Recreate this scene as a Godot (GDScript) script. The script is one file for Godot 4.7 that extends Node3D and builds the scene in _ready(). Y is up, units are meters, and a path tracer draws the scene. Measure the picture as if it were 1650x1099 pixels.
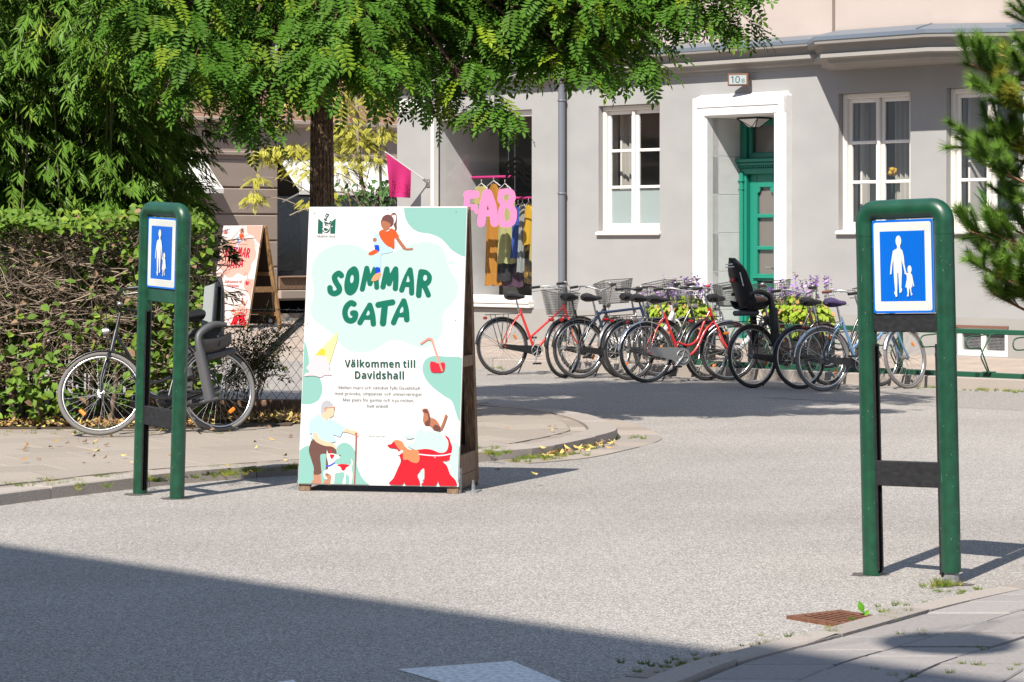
extends Node3D
# Coordinates in this script: X to the right of the camera, Y up, d = distance ahead of the camera (Godot -z), metres.

class MB:
	# collects triangles of one mesh; t places what is added, col tints it
	var v := PackedVector3Array()
	var n := PackedVector3Array()
	var c := PackedColorArray()
	var uv := PackedVector2Array()
	var ix := PackedInt32Array()
	var t := Transform3D()
	var col := Color.WHITE

	func vert(p: Vector3, nn: Vector3) -> int:
		v.append(t * p)
		n.append((t.basis * nn).normalized())
		c.append(col)
		uv.append(Vector2(p.x, -p.y))
		return v.size() - 1

	func face(a: int, b: int, d: int) -> void:
		# a, b, d counterclockwise as seen from outside; Godot's front faces run clockwise
		ix.append(a); ix.append(d); ix.append(b)

	func tri(a: Vector3, b: Vector3, d: Vector3) -> void:
		var nn := (b - a).cross(d - a).normalized()
		face(vert(a, nn), vert(b, nn), vert(d, nn))

	func quad(a: Vector3, b: Vector3, d: Vector3, e: Vector3) -> void:
		var nn := (d - a).cross(e - b).normalized()
		var i := vert(a, nn); var j := vert(b, nn); var k := vert(d, nn); var l := vert(e, nn)
		face(i, j, k); face(i, k, l)

	func box(ctr: Vector3, s: Vector3) -> void:
		var h := s / 2.0
		var p := []
		for k in 8:
			p.append(ctr + Vector3(h.x if k & 1 else -h.x, h.y if k & 2 else -h.y, h.z if k & 4 else -h.z))
		quad(p[4], p[5], p[7], p[6]); quad(p[1], p[0], p[2], p[3])
		quad(p[5], p[1], p[3], p[7]); quad(p[0], p[4], p[6], p[2])
		quad(p[6], p[7], p[3], p[2]); quad(p[0], p[1], p[5], p[4])

	func box2(a: Vector3, b: Vector3) -> void:
		box((a + b) / 2.0, (b - a).abs())

	func bbox(ctr: Vector3, s: Vector3, b: float) -> void:
		# box with chamfered edges
		var h := s / 2.0
		b = minf(b, 0.45 * minf(s.x, minf(s.y, s.z)))
		for ax in 3:
			for sg in [-1.0, 1.0]:
				var u := (ax + 1) % 3; var w := (ax + 2) % 3
				var q := []
				for k in [[-1, -1], [1, -1], [1, 1], [-1, 1]]:
					var p := Vector3()
					p[ax] = h[ax] * sg; p[u] = (h[u] - b) * k[0]; p[w] = (h[w] - b) * k[1]
					q.append(ctr + p)
				if sg > 0: quad(q[0], q[1], q[2], q[3])
				else: quad(q[3], q[2], q[1], q[0])
		for ax in 3:
			var u := (ax + 1) % 3; var w := (ax + 2) % 3
			for su in [-1.0, 1.0]:
				for sw in [-1.0, 1.0]:
					var q := []
					for e in [-1.0, 1.0]:
						var p1 := Vector3(); p1[ax] = (h[ax] - b) * e; p1[u] = h[u] * su; p1[w] = (h[w] - b) * sw
						var p2 := Vector3(); p2[ax] = (h[ax] - b) * e; p2[u] = (h[u] - b) * su; p2[w] = h[w] * sw
						q.append(ctr + p1); q.append(ctr + p2)
					if su * sw > 0: quad(q[0], q[2], q[3], q[1])
					else: quad(q[0], q[1], q[3], q[2])
		for k in 8:
			var sx := 1.0 if k & 1 else -1.0; var sy := 1.0 if k & 2 else -1.0; var sz := 1.0 if k & 4 else -1.0
			var a := ctr + Vector3(h.x * sx, (h.y - b) * sy, (h.z - b) * sz)
			var d := ctr + Vector3((h.x - b) * sx, h.y * sy, (h.z - b) * sz)
			var e := ctr + Vector3((h.x - b) * sx, (h.y - b) * sy, h.z * sz)
			if sx * sy * sz > 0: tri(a, d, e)
			else: tri(a, e, d)

	func ring(ctr: Vector3, u: Vector3, w: Vector3, ru: float, rw: float, sides: int) -> int:
		var at := v.size()
		for k in sides:
			var a := TAU * k / sides
			vert(ctr + u * cos(a) * ru + w * sin(a) * rw, u * cos(a) / maxf(ru, 1e-5) + w * sin(a) / maxf(rw, 1e-5))
		return at

	func join(a: int, b: int, sides: int) -> void:
		for k in sides:
			var l := (k + 1) % sides
			face(a + k, a + l, b + l); face(a + k, b + l, b + k)

	func cap(ctr: Vector3, u: Vector3, w: Vector3, ru: float, rw: float, sides: int, up: bool) -> void:
		var nn := u.cross(w).normalized() * (1.0 if up else -1.0)
		var m := vert(ctr, nn)
		var at := v.size()
		for k in sides:
			var a := TAU * k / sides
			vert(ctr + u * cos(a) * ru + w * sin(a) * rw, nn)
		for k in sides:
			if up: face(m, at + k, at + (k + 1) % sides)
			else: face(m, at + (k + 1) % sides, at + k)

	func tube(pts: Array, r, sides := 8, caps := true) -> void:
		# round tube along pts; r is one radius or one for each point
		var dir: Vector3 = (pts[1] - pts[0]).normalized()
		var u := dir.cross(Vector3.UP if absf(dir.y) < 0.9 else Vector3.RIGHT).normalized()
		var prev := -1
		for k in pts.size():
			var a: Vector3 = pts[maxi(k - 1, 0)]; var b: Vector3 = pts[mini(k + 1, pts.size() - 1)]
			var d2 := (b - a).normalized()
			u = (u - d2 * u.dot(d2)).normalized()
			var w := d2.cross(u)
			var rr: float = r[k] if r is Array else r
			var at := ring(pts[k], u, w, rr, rr, sides)
			if prev >= 0: join(prev, at, sides)
			if caps and (k == 0 or k == pts.size() - 1): cap(pts[k], u, w, rr, rr, sides, k > 0)
			prev = at

	func cyl(a: Vector3, b: Vector3, r: float, sides := 8, r2 := -1.0) -> void:
		tube([a, b], [r, r if r2 < 0 else r2], sides)

	func torus(ctr: Vector3, axis: Vector3, R: float, r: float, nr := 36, ns := 6, flat := 1.0) -> void:
		var u := axis.cross(Vector3.UP if absf(axis.y) < 0.9 else Vector3.RIGHT).normalized()
		var w := axis.cross(u)
		var first := -1; var prev := -1
		for k in nr:
			var a := TAU * k / nr
			var rad := u * cos(a) + w * sin(a)
			var at := ring(ctr + rad * R, axis, rad, r * flat, r, ns)
			if prev >= 0: join(prev, at, ns)
			else: first = at
			prev = at
		join(prev, first, ns)

	func loft(secs: Array, sides := 12, caps := true) -> void:
		# secs: [centre, u axis, w axis, ru, rw]
		var prev := -1
		for k in secs.size():
			var s: Array = secs[k]
			var at := ring(s[0], s[1], s[2], s[3], s[4], sides)
			if prev >= 0: join(prev, at, sides)
			if caps and (k == 0 or k == secs.size() - 1): cap(s[0], s[1], s[2], s[3], s[4], sides, k > 0)
			prev = at

	func ball(ctr: Vector3, r: Vector3, sides := 10) -> void:
		var prev := -1
		var half := maxi(4, sides / 2)
		for k in half + 1:
			var a := PI * k / half - PI / 2
			var at := v.size()
			for j in sides:
				var b := TAU * j / sides
				var p := Vector3(cos(a) * cos(b), sin(a), -cos(a) * sin(b))
				vert(ctr + p * r, p / r)
			if prev >= 0: join(prev, at, sides)
			prev = at

	func slab(pts: PackedVector2Array, y0: float, y1: float, bev := 0.0) -> void:
		# flat prism: pts are (X, d) on the ground, y0 below, y1 the top; bev chamfers the top edge
		if not Geometry2D.is_polygon_clockwise(pts):
			pts = pts.duplicate(); pts.reverse()
		var top := pts
		if bev > 0.0:
			var o := Geometry2D.offset_polygon(pts, -bev)
			if o.size() == 1 and o[0].size() == pts.size():
				var best := 0
				for k in pts.size():
					if o[0][k].distance_to(pts[0]) < o[0][best].distance_to(pts[0]): best = k
				top = PackedVector2Array()
				for k in pts.size(): top.append(o[0][(best + k) % pts.size()])
				if Geometry2D.is_polygon_clockwise(top) != Geometry2D.is_polygon_clockwise(pts): top = pts; bev = 0.0
			else: bev = 0.0
		var at := v.size()
		for p in top: vert(Vector3(p.x, y1, -p.y), Vector3.UP)
		var tr := Geometry2D.triangulate_polygon(top)
		for k in range(0, tr.size(), 3):
			var a := v[at + tr[k]]; var b := v[at + tr[k + 1]]; var d := v[at + tr[k + 2]]
			if (b - a).cross(d - a).dot(t.basis.y) > 0: face(at + tr[k], at + tr[k + 1], at + tr[k + 2])
			else: face(at + tr[k], at + tr[k + 2], at + tr[k + 1])
		for k in pts.size():
			var l := (k + 1) % pts.size()
			var ya := y1 - bev
			var a := Vector3(pts[k].x, y0, -pts[k].y); var b := Vector3(pts[l].x, y0, -pts[l].y)
			quad(b, a, Vector3(a.x, ya, a.z), Vector3(b.x, ya, b.z))
			if bev > 0.0:
				quad(Vector3(b.x, ya, b.z), Vector3(a.x, ya, a.z), Vector3(top[k].x, y1, -top[k].y), Vector3(top[l].x, y1, -top[l].y))

	func flat(pts: PackedVector2Array, z := 0.0) -> void:
		# polygon in the plane of x and y, facing +z
		var tr := Geometry2D.triangulate_polygon(pts)
		var at := v.size()
		for p in pts: vert(Vector3(p.x, p.y, z), Vector3.BACK)
		for k in range(0, tr.size(), 3):
			var a := pts[tr[k]]; var b := pts[tr[k + 1]]; var d := pts[tr[k + 2]]
			if (b - a).cross(d - a) > 0: face(at + tr[k], at + tr[k + 1], at + tr[k + 2])
			else: face(at + tr[k], at + tr[k + 2], at + tr[k + 1])

	func plate(pts: PackedVector2Array, z0: float, z1: float) -> void:
		# polygon in x and y with thickness from z0 to z1
		if Geometry2D.is_polygon_clockwise(pts):
			pts = pts.duplicate(); pts.reverse()
		flat(pts, z1)
		var keep := t
		var tr := Geometry2D.triangulate_polygon(pts)
		var at := v.size()
		for p in pts: vert(Vector3(p.x, p.y, z0), Vector3.FORWARD)
		for k in range(0, tr.size(), 3):
			var a := pts[tr[k]]; var b := pts[tr[k + 1]]; var d := pts[tr[k + 2]]
			if (b - a).cross(d - a) < 0: face(at + tr[k], at + tr[k + 1], at + tr[k + 2])
			else: face(at + tr[k], at + tr[k + 2], at + tr[k + 1])
		for k in pts.size():
			var a := pts[k]; var b := pts[(k + 1) % pts.size()]
			quad(Vector3(a.x, a.y, z0), Vector3(b.x, b.y, z0), Vector3(b.x, b.y, z1), Vector3(a.x, a.y, z1))
		t = keep

	func sheet(f: Callable, nu: int, nv: int, th := 0.0) -> void:
		# surface f(u, v) with u and v from 0 to 1; th gives it thickness along its normal
		for side in ([0] if th == 0.0 else [0, 1]):
			var at := v.size()
			for j in nv + 1:
				for i in nu + 1:
					var a := float(i) / nu; var b := float(j) / nv
					var e := 0.01
					var p: Vector3 = f.call(a, b)
					var pu: Vector3 = f.call(minf(a + e, 1.0), b) - f.call(maxf(a - e, 0.0), b)
					var pv: Vector3 = f.call(a, minf(b + e, 1.0)) - f.call(a, maxf(b - e, 0.0))
					var nn := pu.cross(pv).normalized()
					if side == 0: vert(p, nn)
					else: vert(p - nn * th, -nn)
			for j in nv:
				for i in nu:
					var k := at + j * (nu + 1) + i
					if side == 0: face(k, k + 1, k + nu + 2); face(k, k + nu + 2, k + nu + 1)
					else: face(k, k + nu + 2, k + 1); face(k, k + nu + 1, k + nu + 2)
		if th != 0.0:
			var m := (nu + 1) * (nv + 1)
			var b0 := v.size() - 2 * m
			var loop := []
			for i in nu: loop.append(i)
			for j in nv: loop.append(nu + j * (nu + 1))
			for i in nu: loop.append(m - 1 - i)
			for j in nv: loop.append((nv - j) * (nu + 1))
			for k in loop.size():
				var a: int = b0 + loop[k]; var b: int = b0 + loop[(k + 1) % loop.size()]
				face(a, a + m, b + m); face(a, b + m, b)

	func mesh() -> ArrayMesh:
		var arr := []
		arr.resize(Mesh.ARRAY_MAX)
		arr[Mesh.ARRAY_VERTEX] = v
		arr[Mesh.ARRAY_NORMAL] = n
		arr[Mesh.ARRAY_COLOR] = c
		arr[Mesh.ARRAY_TEX_UV] = uv
		arr[Mesh.ARRAY_INDEX] = ix
		var m := ArrayMesh.new()
		m.add_surface_from_arrays(Mesh.PRIMITIVE_TRIANGLES, arr)
		return m


class Print:
	# flat print: layers of coloured shapes, each a hair in front of the one before, on a panel w wide and h high (origin bottom left)
	var mb := MB.new()
	var z := 0.0
	var place: Callable = func(p: Vector2) -> Vector2: return p
	var ox := 0.0
	var oy := 0.0
	var k := 1.0
	var clip := PackedVector2Array()

	func frame(x: float, y: float, s: float) -> void:
		ox = x; oy = y; k = s

	func at(p: Vector2) -> Vector2:
		return place.call(Vector2(ox + p.x * k, oy + p.y * k))

	func put(pts: PackedVector2Array, color: Color) -> void:
		mb.col = color
		z += 0.00006
		if clip.size():
			for q in Geometry2D.intersect_polygons(pts, clip):
				mb.flat(q, z)
		else: mb.flat(pts, z)

	func fill(a: Array, color: Color, smooth := true) -> void:
		var pts := PackedVector2Array()
		var m := a.size() / 2
		for i in m:
			var p := Vector2(a[2 * i], a[2 * i + 1])
			if not smooth:
				pts.append(at(p)); continue
			var p0 := Vector2(a[2 * ((i + m - 1) % m)], a[2 * ((i + m - 1) % m) + 1])
			var p2 := Vector2(a[2 * ((i + 1) % m)], a[2 * ((i + 1) % m) + 1])
			var p3 := Vector2(a[2 * ((i + 2) % m)], a[2 * ((i + 2) % m) + 1])
			for s in 5: pts.append(at(p.cubic_interpolate(p2, p0, p3, s / 5.0)))
		put(pts, color)

	func stroke(a: Array, r: float, color: Color, smooth := true) -> void:
		var m := a.size() / 2
		var q := PackedVector2Array()
		for i in m:
			var p := Vector2(a[2 * i], a[2 * i + 1])
			if not smooth or i == m - 1 or m < 3:
				q.append(p); continue
			var p0 := Vector2(a[2 * maxi(i - 1, 0)], a[2 * maxi(i - 1, 0) + 1])
			var p2 := Vector2(a[2 * (i + 1)], a[2 * (i + 1) + 1])
			var p3 := Vector2(a[2 * mini(i + 2, m - 1)], a[2 * mini(i + 2, m - 1) + 1])
			for s in 4: q.append(p.cubic_interpolate(p2, p0, p3, s / 4.0))
		for poly in Geometry2D.offset_polyline(q, r, Geometry2D.JOIN_ROUND, Geometry2D.END_ROUND):
			if Geometry2D.is_polygon_clockwise(poly): continue
			var pts := PackedVector2Array()
			for p in poly: pts.append(at(p))
			put(pts, color)

	func dot(x: float, y: float, rx: float, ry: float, color: Color, turn := 0.0) -> void:
		var pts := PackedVector2Array()
		for i in 20: pts.append(at(Vector2(x, y) + Vector2(rx * cos(TAU * i / 20), ry * sin(TAU * i / 20)).rotated(turn)))
		put(pts, color)

	func text(s: String, x: float, y: float, width: float, color: Color, weight := 400, height := 0.0) -> void:
		# centred on x, baseline at y
		var tm := TextMesh.new()
		var f := SystemFont.new()
		f.font_names = PackedStringArray(["Droid Sans"])
		f.font_weight = weight
		tm.font = f; tm.font_size = 48; tm.pixel_size = 0.02; tm.depth = 0.0; tm.text = s; tm.curve_step = 1.0
		var arr := tm.get_mesh_arrays()
		var vs: PackedVector3Array = arr[Mesh.ARRAY_VERTEX]
		var id = arr[Mesh.ARRAY_INDEX]
		var lo := Vector2(1e9, 1e9); var hi := -lo
		for p in vs:
			lo = lo.min(Vector2(p.x, p.y)); hi = hi.max(Vector2(p.x, p.y))
		var base := 0.0
		var bt := TextMesh.new()
		bt.font = f; bt.font_size = 48; bt.pixel_size = 0.02; bt.depth = 0.0; bt.text = "H"; bt.curve_step = 4.0
		var blo := 1e9; var bhi := -1e9
		for p in bt.get_mesh_arrays()[Mesh.ARRAY_VERTEX]:
			blo = minf(blo, p.y); bhi = maxf(bhi, p.y)
		base = blo
		var sx := width / (hi.x - lo.x)
		var sy := sx if height == 0.0 else height / (bhi - blo)
		z += 0.00006
		mb.col = color
		var first := mb.v.size()
		for p in vs:
			var q := at(Vector2(x + (p.x - (lo.x + hi.x) / 2) * sx, y - (p.y - base) * sy))
			mb.vert(Vector3(q.x, q.y, z), Vector3.BACK)
		var m: int = id.size() if id != null and id.size() else vs.size()
		for i in range(0, m, 3):
			var a: int = first + (id[i] if m == (id.size() if id != null else -1) else i)
			var b: int = first + (id[i + 1] if m == (id.size() if id != null else -1) else i + 1)
			var d: int = first + (id[i + 2] if m == (id.size() if id != null else -1) else i + 2)
			if (mb.v[b] - mb.v[a]).cross(mb.v[d] - mb.v[a]).dot(mb.t.basis.z) > 0: mb.face(a, b, d)
			else: mb.face(a, d, b)


var M := {}
var taken := {}
var rng := RandomNumberGenerator.new()


func V(x: float, y: float, d: float) -> Vector3:
	return Vector3(x, y, -d)


func lin(r: float, g: float, b: float) -> Color:
	return Color(r, g, b)


func mat(called: String, r: float, g: float, b: float, rough := 0.7, metal := 0.0) -> StandardMaterial3D:
	# r, g, b are real-world base colours (linear)
	var m := StandardMaterial3D.new()
	m.resource_name = called
	m.albedo_color = Color(r, g, b).linear_to_srgb()
	m.roughness = rough
	m.metallic = metal
	M[called] = m
	return m


func tinted(called: String, rough := 0.7) -> StandardMaterial3D:
	var m := mat(called, 1, 1, 1, rough)
	m.vertex_color_use_as_albedo = true
	return m


func noise_tex(size: int, freq: float, kind: int, lo: float, hi: float, seed_: int, octaves := 3, normal := 0.0) -> NoiseTexture2D:
	var f := FastNoiseLite.new()
	f.seed = seed_; f.frequency = freq; f.noise_type = kind; f.fractal_octaves = octaves
	if octaves <= 1: f.fractal_type = FastNoiseLite.FRACTAL_NONE
	if kind == FastNoiseLite.TYPE_CELLULAR: f.cellular_return_type = FastNoiseLite.RETURN_CELL_VALUE
	var tx := NoiseTexture2D.new()
	tx.width = size; tx.height = size; tx.seamless = true; tx.noise = f
	if normal > 0.0:
		tx.as_normal_map = true; tx.bump_strength = normal
	else:
		var g := Gradient.new()
		g.set_color(0, Color(lo, lo, lo)); g.set_color(1, Color(hi, hi, hi))
		tx.color_ramp = g
	return tx


func skin(m: StandardMaterial3D, albedo: Texture2D, per_metre: float, normal: Texture2D = null, strength := 1.0) -> StandardMaterial3D:
	m.uv1_triplanar = true; m.uv1_world_triplanar = true
	m.uv1_scale = Vector3.ONE * per_metre
	if albedo: m.albedo_texture = albedo
	if normal:
		m.normal_enabled = true; m.normal_texture = normal; m.normal_scale = strength
	return m


func numbered(called: String) -> String:
	var k: int = taken.get(called, 0)
	taken[called] = k + 1
	return called if k == 0 else "%s_%03d" % [called, k]


func tag(o: Node3D, label: String, category: String, group := "") -> Node3D:
	o.set_meta("label", label); o.set_meta("category", category)
	if group: o.set_meta("group", group)
	return o


func thing(called: String, label: String, category: String, at := Vector3.ZERO, turn := 0.0, group := "") -> Node3D:
	var o := Node3D.new()
	o.name = numbered(called)
	add_child(o)
	o.position = at; o.rotation.y = turn
	tag(o, label, category, group)
	return o


func sub(called: String, parent: Node3D, at := Vector3.ZERO) -> Node3D:
	var o := Node3D.new()
	o.name = called
	o.position = at
	parent.add_child(o, true)
	return o


func obj(called: String, shape, m: Material, parent: Node3D = null) -> MeshInstance3D:
	var o := MeshInstance3D.new()
	o.name = numbered(called) if parent == null else called
	o.mesh = shape.mesh() if shape is MB else shape
	o.material_override = m
	(self if parent == null else parent).add_child(o, true)
	return o


func struct(called: String, shape, m: Material, parent: Node3D = null) -> MeshInstance3D:
	var o := obj(called, shape, m, parent)
	if parent == null: o.set_meta("kind", "structure")
	return o


func many(called: String, shape: Mesh, m: Material, places: Array, tints: Array, parent: Node3D = null) -> MultiMeshInstance3D:
	var mm := MultiMesh.new()
	mm.transform_format = MultiMesh.TRANSFORM_3D
	mm.use_colors = true
	mm.mesh = shape
	mm.instance_count = places.size()
	for k in places.size():
		mm.set_instance_transform(k, places[k])
		mm.set_instance_color(k, tints[k % tints.size()])
	var o := MultiMeshInstance3D.new()
	o.name = numbered(called) if parent == null else called
	o.multimesh = mm
	o.material_override = m
	o.set_meta("kind", "stuff")
	(self if parent == null else parent).add_child(o, true)
	return o


func curve(pts: Array, steps := 6) -> Array:
	# smooth line through Vector3 points
	var out := []
	for k in pts.size() - 1:
		var p0: Vector3 = pts[maxi(k - 1, 0)]; var p1: Vector3 = pts[k]
		var p2: Vector3 = pts[k + 1]; var p3: Vector3 = pts[mini(k + 2, pts.size() - 1)]
		for s in steps: out.append(p1.cubic_interpolate(p2, p0, p3, float(s) / steps))
	out.append(pts[-1])
	return out


func pv(a: Array) -> PackedVector2Array:
	var out := PackedVector2Array()
	for k in range(0, a.size(), 2): out.append(Vector2(a[k], a[k + 1]))
	return out


func rnd(a: float, b: float) -> float:
	return rng.randf_range(a, b)


func _ready() -> void:
	rng.seed = 4711
	var cam := Camera3D.new()
	cam.name = "camera"
	cam.projection = Camera3D.PROJECTION_FRUSTUM   # level camera with a shifted lens
	cam.near = 0.1
	cam.far = 600.0
	cam.size = 0.1 * 1099.0 / 4300.0
	cam.frustum_offset = Vector2(0, -0.1 * 157.5 / 4300.0)
	cam.position = V(0, 1.6, 0)
	add_child(cam)
	cam.current = true

	var env := Environment.new()
	env.background_mode = Environment.BG_SKY
	var sm := ProceduralSkyMaterial.new()
	sm.sky_top_color = Color(0.50, 0.58, 0.70)
	sm.sky_horizon_color = Color(0.80, 0.84, 0.89)
	sm.sky_curve = 0.12
	sm.ground_bottom_color = Color(0.36, 0.35, 0.34)
	sm.ground_horizon_color = Color(0.62, 0.64, 0.66)
	sm.sky_energy_multiplier = 1.0
	sm.sun_angle_max = 3.0
	var sky := Sky.new()
	sky.sky_material = sm
	env.sky = sky
	env.tonemap_mode = Environment.TONE_MAPPER_LINEAR
	env.tonemap_exposure = 1.70
	env.sdfgi_enabled = true
	env.ssao_enabled = true
	env.ssil_enabled = true
	var we := WorldEnvironment.new()
	we.name = "world_environment"
	we.environment = env
	add_child(we)

	var sun := DirectionalLight3D.new()
	sun.name = "sun"
	sun.light_energy = 1.6
	sun.light_color = Color(1.0, 0.972, 0.93)
	sun.light_angular_distance = 0.53
	sun.shadow_enabled = true
	add_child(sun)
	# light comes from behind the camera on the left, 47 degrees high
	var el := deg_to_rad(47.0)
	sun.look_at_from_position(Vector3.ZERO, Vector3(0.443 * cos(el), -sin(el), -0.896 * cos(el)), Vector3.UP)

	materials()
	ground()
	grey_building()
	beige_building()
	building_behind()
	vegetation()
	big_board()
	pink_board()
	bollards()
	fence()
	bike_rack()
	bikes()
	planters()
	shop()
	flag()
	small_things()


func materials() -> void:
	var ST := FastNoiseLite.TYPE_SIMPLEX_SMOOTH
	var CE := FastNoiseLite.TYPE_CELLULAR
	var speck := noise_tex(1024, 0.16, CE, 0.58, 1.0, 3, 1)
	var speck_n := noise_tex(1024, 0.2, CE, 0, 1, 5, 2, 6.0)
	var fine := noise_tex(512, 0.05, ST, 0.90, 1.0, 7, 5)
	var smooth_wall := noise_tex(512, 0.012, ST, 0.935, 1.0, 8, 6)
	var fine_n := noise_tex(512, 0.09, ST, 0, 1, 9, 4, 3.0)
	var plaster_n := noise_tex(512, 0.03, ST, 0, 1, 11, 5, 2.0)
	var grain := noise_tex(512, 0.02, ST, 0.55, 1.0, 13, 4)
	for a in [["asphalt", 0.495, 0.458, 0.42], ["asphalt_patch", 0.45, 0.415, 0.38]]:
		var m := tinted(a[0], 0.92)
		m.albedo_color = Color(a[1], a[2], a[3]).linear_to_srgb()
		skin(m, speck, 1.0 / 3.3, speck_n, 0.5)
		m.uv1_scale = Vector3.ONE * (0.92 if a[0] == "asphalt" else 1.0)
	for k in 4:
		var g: float = [0.30, 0.325, 0.28, 0.31][k]
		skin(mat("slab_%d" % k, g * 1.02, g * 0.88, g * 0.745, 0.9), fine, 1.1, fine_n, 0.5)
		skin(mat("grey_slab_%d" % k, g * 0.92, g * 0.84, g * 0.80, 0.9), fine, 1.1, fine_n, 0.5)
		g = [0.29, 0.33, 0.26, 0.31][k]
		skin(mat("kerb_%d" % k, g * 1.1, g * 0.96, g * 0.85, 0.88), fine, 1.3, fine_n, 0.5)
		g = [0.24, 0.28, 0.21, 0.30][k]
		skin(mat("sett_%d" % k, g * 1.18, g, g * 0.85, 0.9), fine, 1.7, fine_n, 0.7)
	skin(mat("joint_sand", 0.13, 0.115, 0.095, 0.98), fine, 1.5, fine_n, 0.8)
	var ft := tinted("far_slab", 0.9)
	skin(ft, fine, 0.8)
	skin(mat("grey_plaster", 0.315, 0.312, 0.309, 0.93), smooth_wall, 0.25, plaster_n, 0.08)
	skin(mat("plinth_plaster", 0.295, 0.283, 0.268, 0.93), smooth_wall, 0.3, plaster_n, 0.12)
	skin(mat("grey_cornice", 0.28, 0.265, 0.248, 0.9), smooth_wall, 0.4, plaster_n, 0.08)
	skin(mat("pink_plaster", 0.44, 0.37, 0.335, 0.93), smooth_wall, 0.2, plaster_n, 0.08)
	skin(mat("beige_plaster", 0.36, 0.29, 0.245, 0.93), smooth_wall, 0.3, plaster_n, 0.12)
	skin(mat("salmon_plaster", 0.55, 0.33, 0.24, 0.93), smooth_wall, 0.3, plaster_n, 0.12)
	skin(mat("white_plaster", 0.70, 0.70, 0.70, 0.85), smooth_wall, 0.6, plaster_n, 0.15)
	mat("white_paint", 0.70, 0.68, 0.645, 0.45)
	mat("cream_paint", 0.66, 0.62, 0.565, 0.5)
	mat("zinc", 0.20, 0.235, 0.28, 0.42, 0.55)
	mat("pipe_paint", 0.17, 0.185, 0.21, 0.4, 0.3)
	skin(mat("door_green", 0.012, 0.215, 0.15, 0.38), fine, 1.5)
	var gl := mat("glass", 0.02, 0.03, 0.03, 0.03)
	gl.transparency = BaseMaterial3D.TRANSPARENCY_ALPHA
	gl.albedo_color.a = 0.08
	mat("door_film", 0.17, 0.15, 0.14, 0.5)
	mat("frost", 0.30, 0.36, 0.36, 0.6)
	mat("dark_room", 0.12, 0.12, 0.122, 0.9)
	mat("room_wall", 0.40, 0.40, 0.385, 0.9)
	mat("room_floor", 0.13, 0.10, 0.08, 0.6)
	mat("curtain", 0.36, 0.35, 0.32, 0.85).backlight_enabled = true
	M.curtain.backlight = Color(0.3, 0.3, 0.28)
	mat("brown_paint", 0.16, 0.075, 0.05, 0.6)
	mat("steel", 0.62, 0.62, 0.62, 0.28, 1.0)
	mat("dull_steel", 0.34, 0.34, 0.33, 0.45, 0.8)
	skin(mat("galvanised", 0.42, 0.43, 0.44, 0.5, 0.25), grain, 3.0)
	mat("rubber", 0.028, 0.027, 0.026, 0.75)
	skin(mat("dusty_rubber", 0.16, 0.15, 0.14, 0.85), fine, 5.0)
	mat("black_plastic", 0.016, 0.016, 0.017, 0.42)
	skin(mat("grey_plastic", 0.075, 0.075, 0.08, 0.5), fine, 6.0)
	mat("leather", 0.14, 0.05, 0.03, 0.5)
	mat("purple_cloth", 0.045, 0.03, 0.09, 0.9)
	mat("red_lens", 0.22, 0.006, 0.006, 0.2)
	mat("orange_lens", 0.75, 0.20, 0.01, 0.25)
	mat("wire", 0.05, 0.05, 0.05, 0.5, 0.3)
	for a in [["red_lacquer", 0.62, 0.030, 0.028], ["dark_red_lacquer", 0.44, 0.016, 0.018], ["navy_lacquer", 0.018, 0.032, 0.075], ["black_lacquer", 0.012, 0.012, 0.013], ["white_lacquer", 0.72, 0.71, 0.69], ["blue_lacquer", 0.10, 0.20, 0.34], ["brown_lacquer", 0.09, 0.035, 0.025], ["grey_lacquer", 0.12, 0.12, 0.12]]:
		var m := mat(a[0], a[1], a[2], a[3], 0.32)
		m.clearcoat_enabled = true; m.clearcoat = 0.6; m.clearcoat_roughness = 0.15
	var sg := skin(mat("post_green", 0.006, 0.074, 0.036, 0.42), noise_tex(512, 0.015, ST, 0.72, 1.0, 21, 5), 1.5)
	sg.clearcoat_enabled = true; sg.clearcoat = 0.22; sg.clearcoat_roughness = 0.3
	mat("rack_green", 0.012, 0.075, 0.04, 0.45)
	skin(mat("tar_black", 0.028, 0.028, 0.032, 0.6), noise_tex(256, 0.04, ST, 0.3, 1.0, 22, 5), 3.0)
	tinted("print", 0.6).albedo_color = Color(0.66, 0.66, 0.66).linear_to_srgb()
	M["print"].metallic_specular = 0.25
	tinted("sign_sheet", 0.35).albedo_color = Color(0.72, 0.72, 0.72).linear_to_srgb()
	# timber: long grain along one axis of its own thing
	for a in [["brown_timber", 0.36, 0.215, 0.125], ["light_timber", 0.50, 0.29, 0.12]]:
		var m := mat(a[0], a[1], a[2], a[3], 0.75)
		m.uv1_triplanar = true
		m.uv1_scale = Vector3(5.0, 0.5, 5.0)
		m.albedo_texture = noise_tex(512, 0.03, ST, 0.5, 1.0, 31, 5)
		m.normal_enabled = true; m.normal_texture = noise_tex(256, 0.05, ST, 0, 1, 33, 4, 3.0); m.normal_scale = 0.4
	mat("dark_timber", 0.045, 0.026, 0.016, 0.85)
	skin(mat("rust", 0.23, 0.095, 0.05, 0.85), noise_tex(256, 0.04, ST, 0.55, 1.0, 35, 4), 4.0, fine_n, 0.6)
	mat("hole", 0.006, 0.006, 0.006, 1.0).metallic_specular = 0.0
	skin(mat("road_paint", 0.88, 0.88, 0.87, 0.8), noise_tex(512, 0.05, ST, 0.7, 1.0, 36, 5), 1.2, speck_n, 0.3)
	var bark := mat("bark", 0.36, 0.235, 0.145, 0.95)
	bark.uv1_triplanar = true; bark.uv1_scale = Vector3(3.0, 0.8, 3.0)
	bark.albedo_texture = noise_tex(512, 0.035, ST, 0.25, 1.0, 41, 4)
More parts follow.
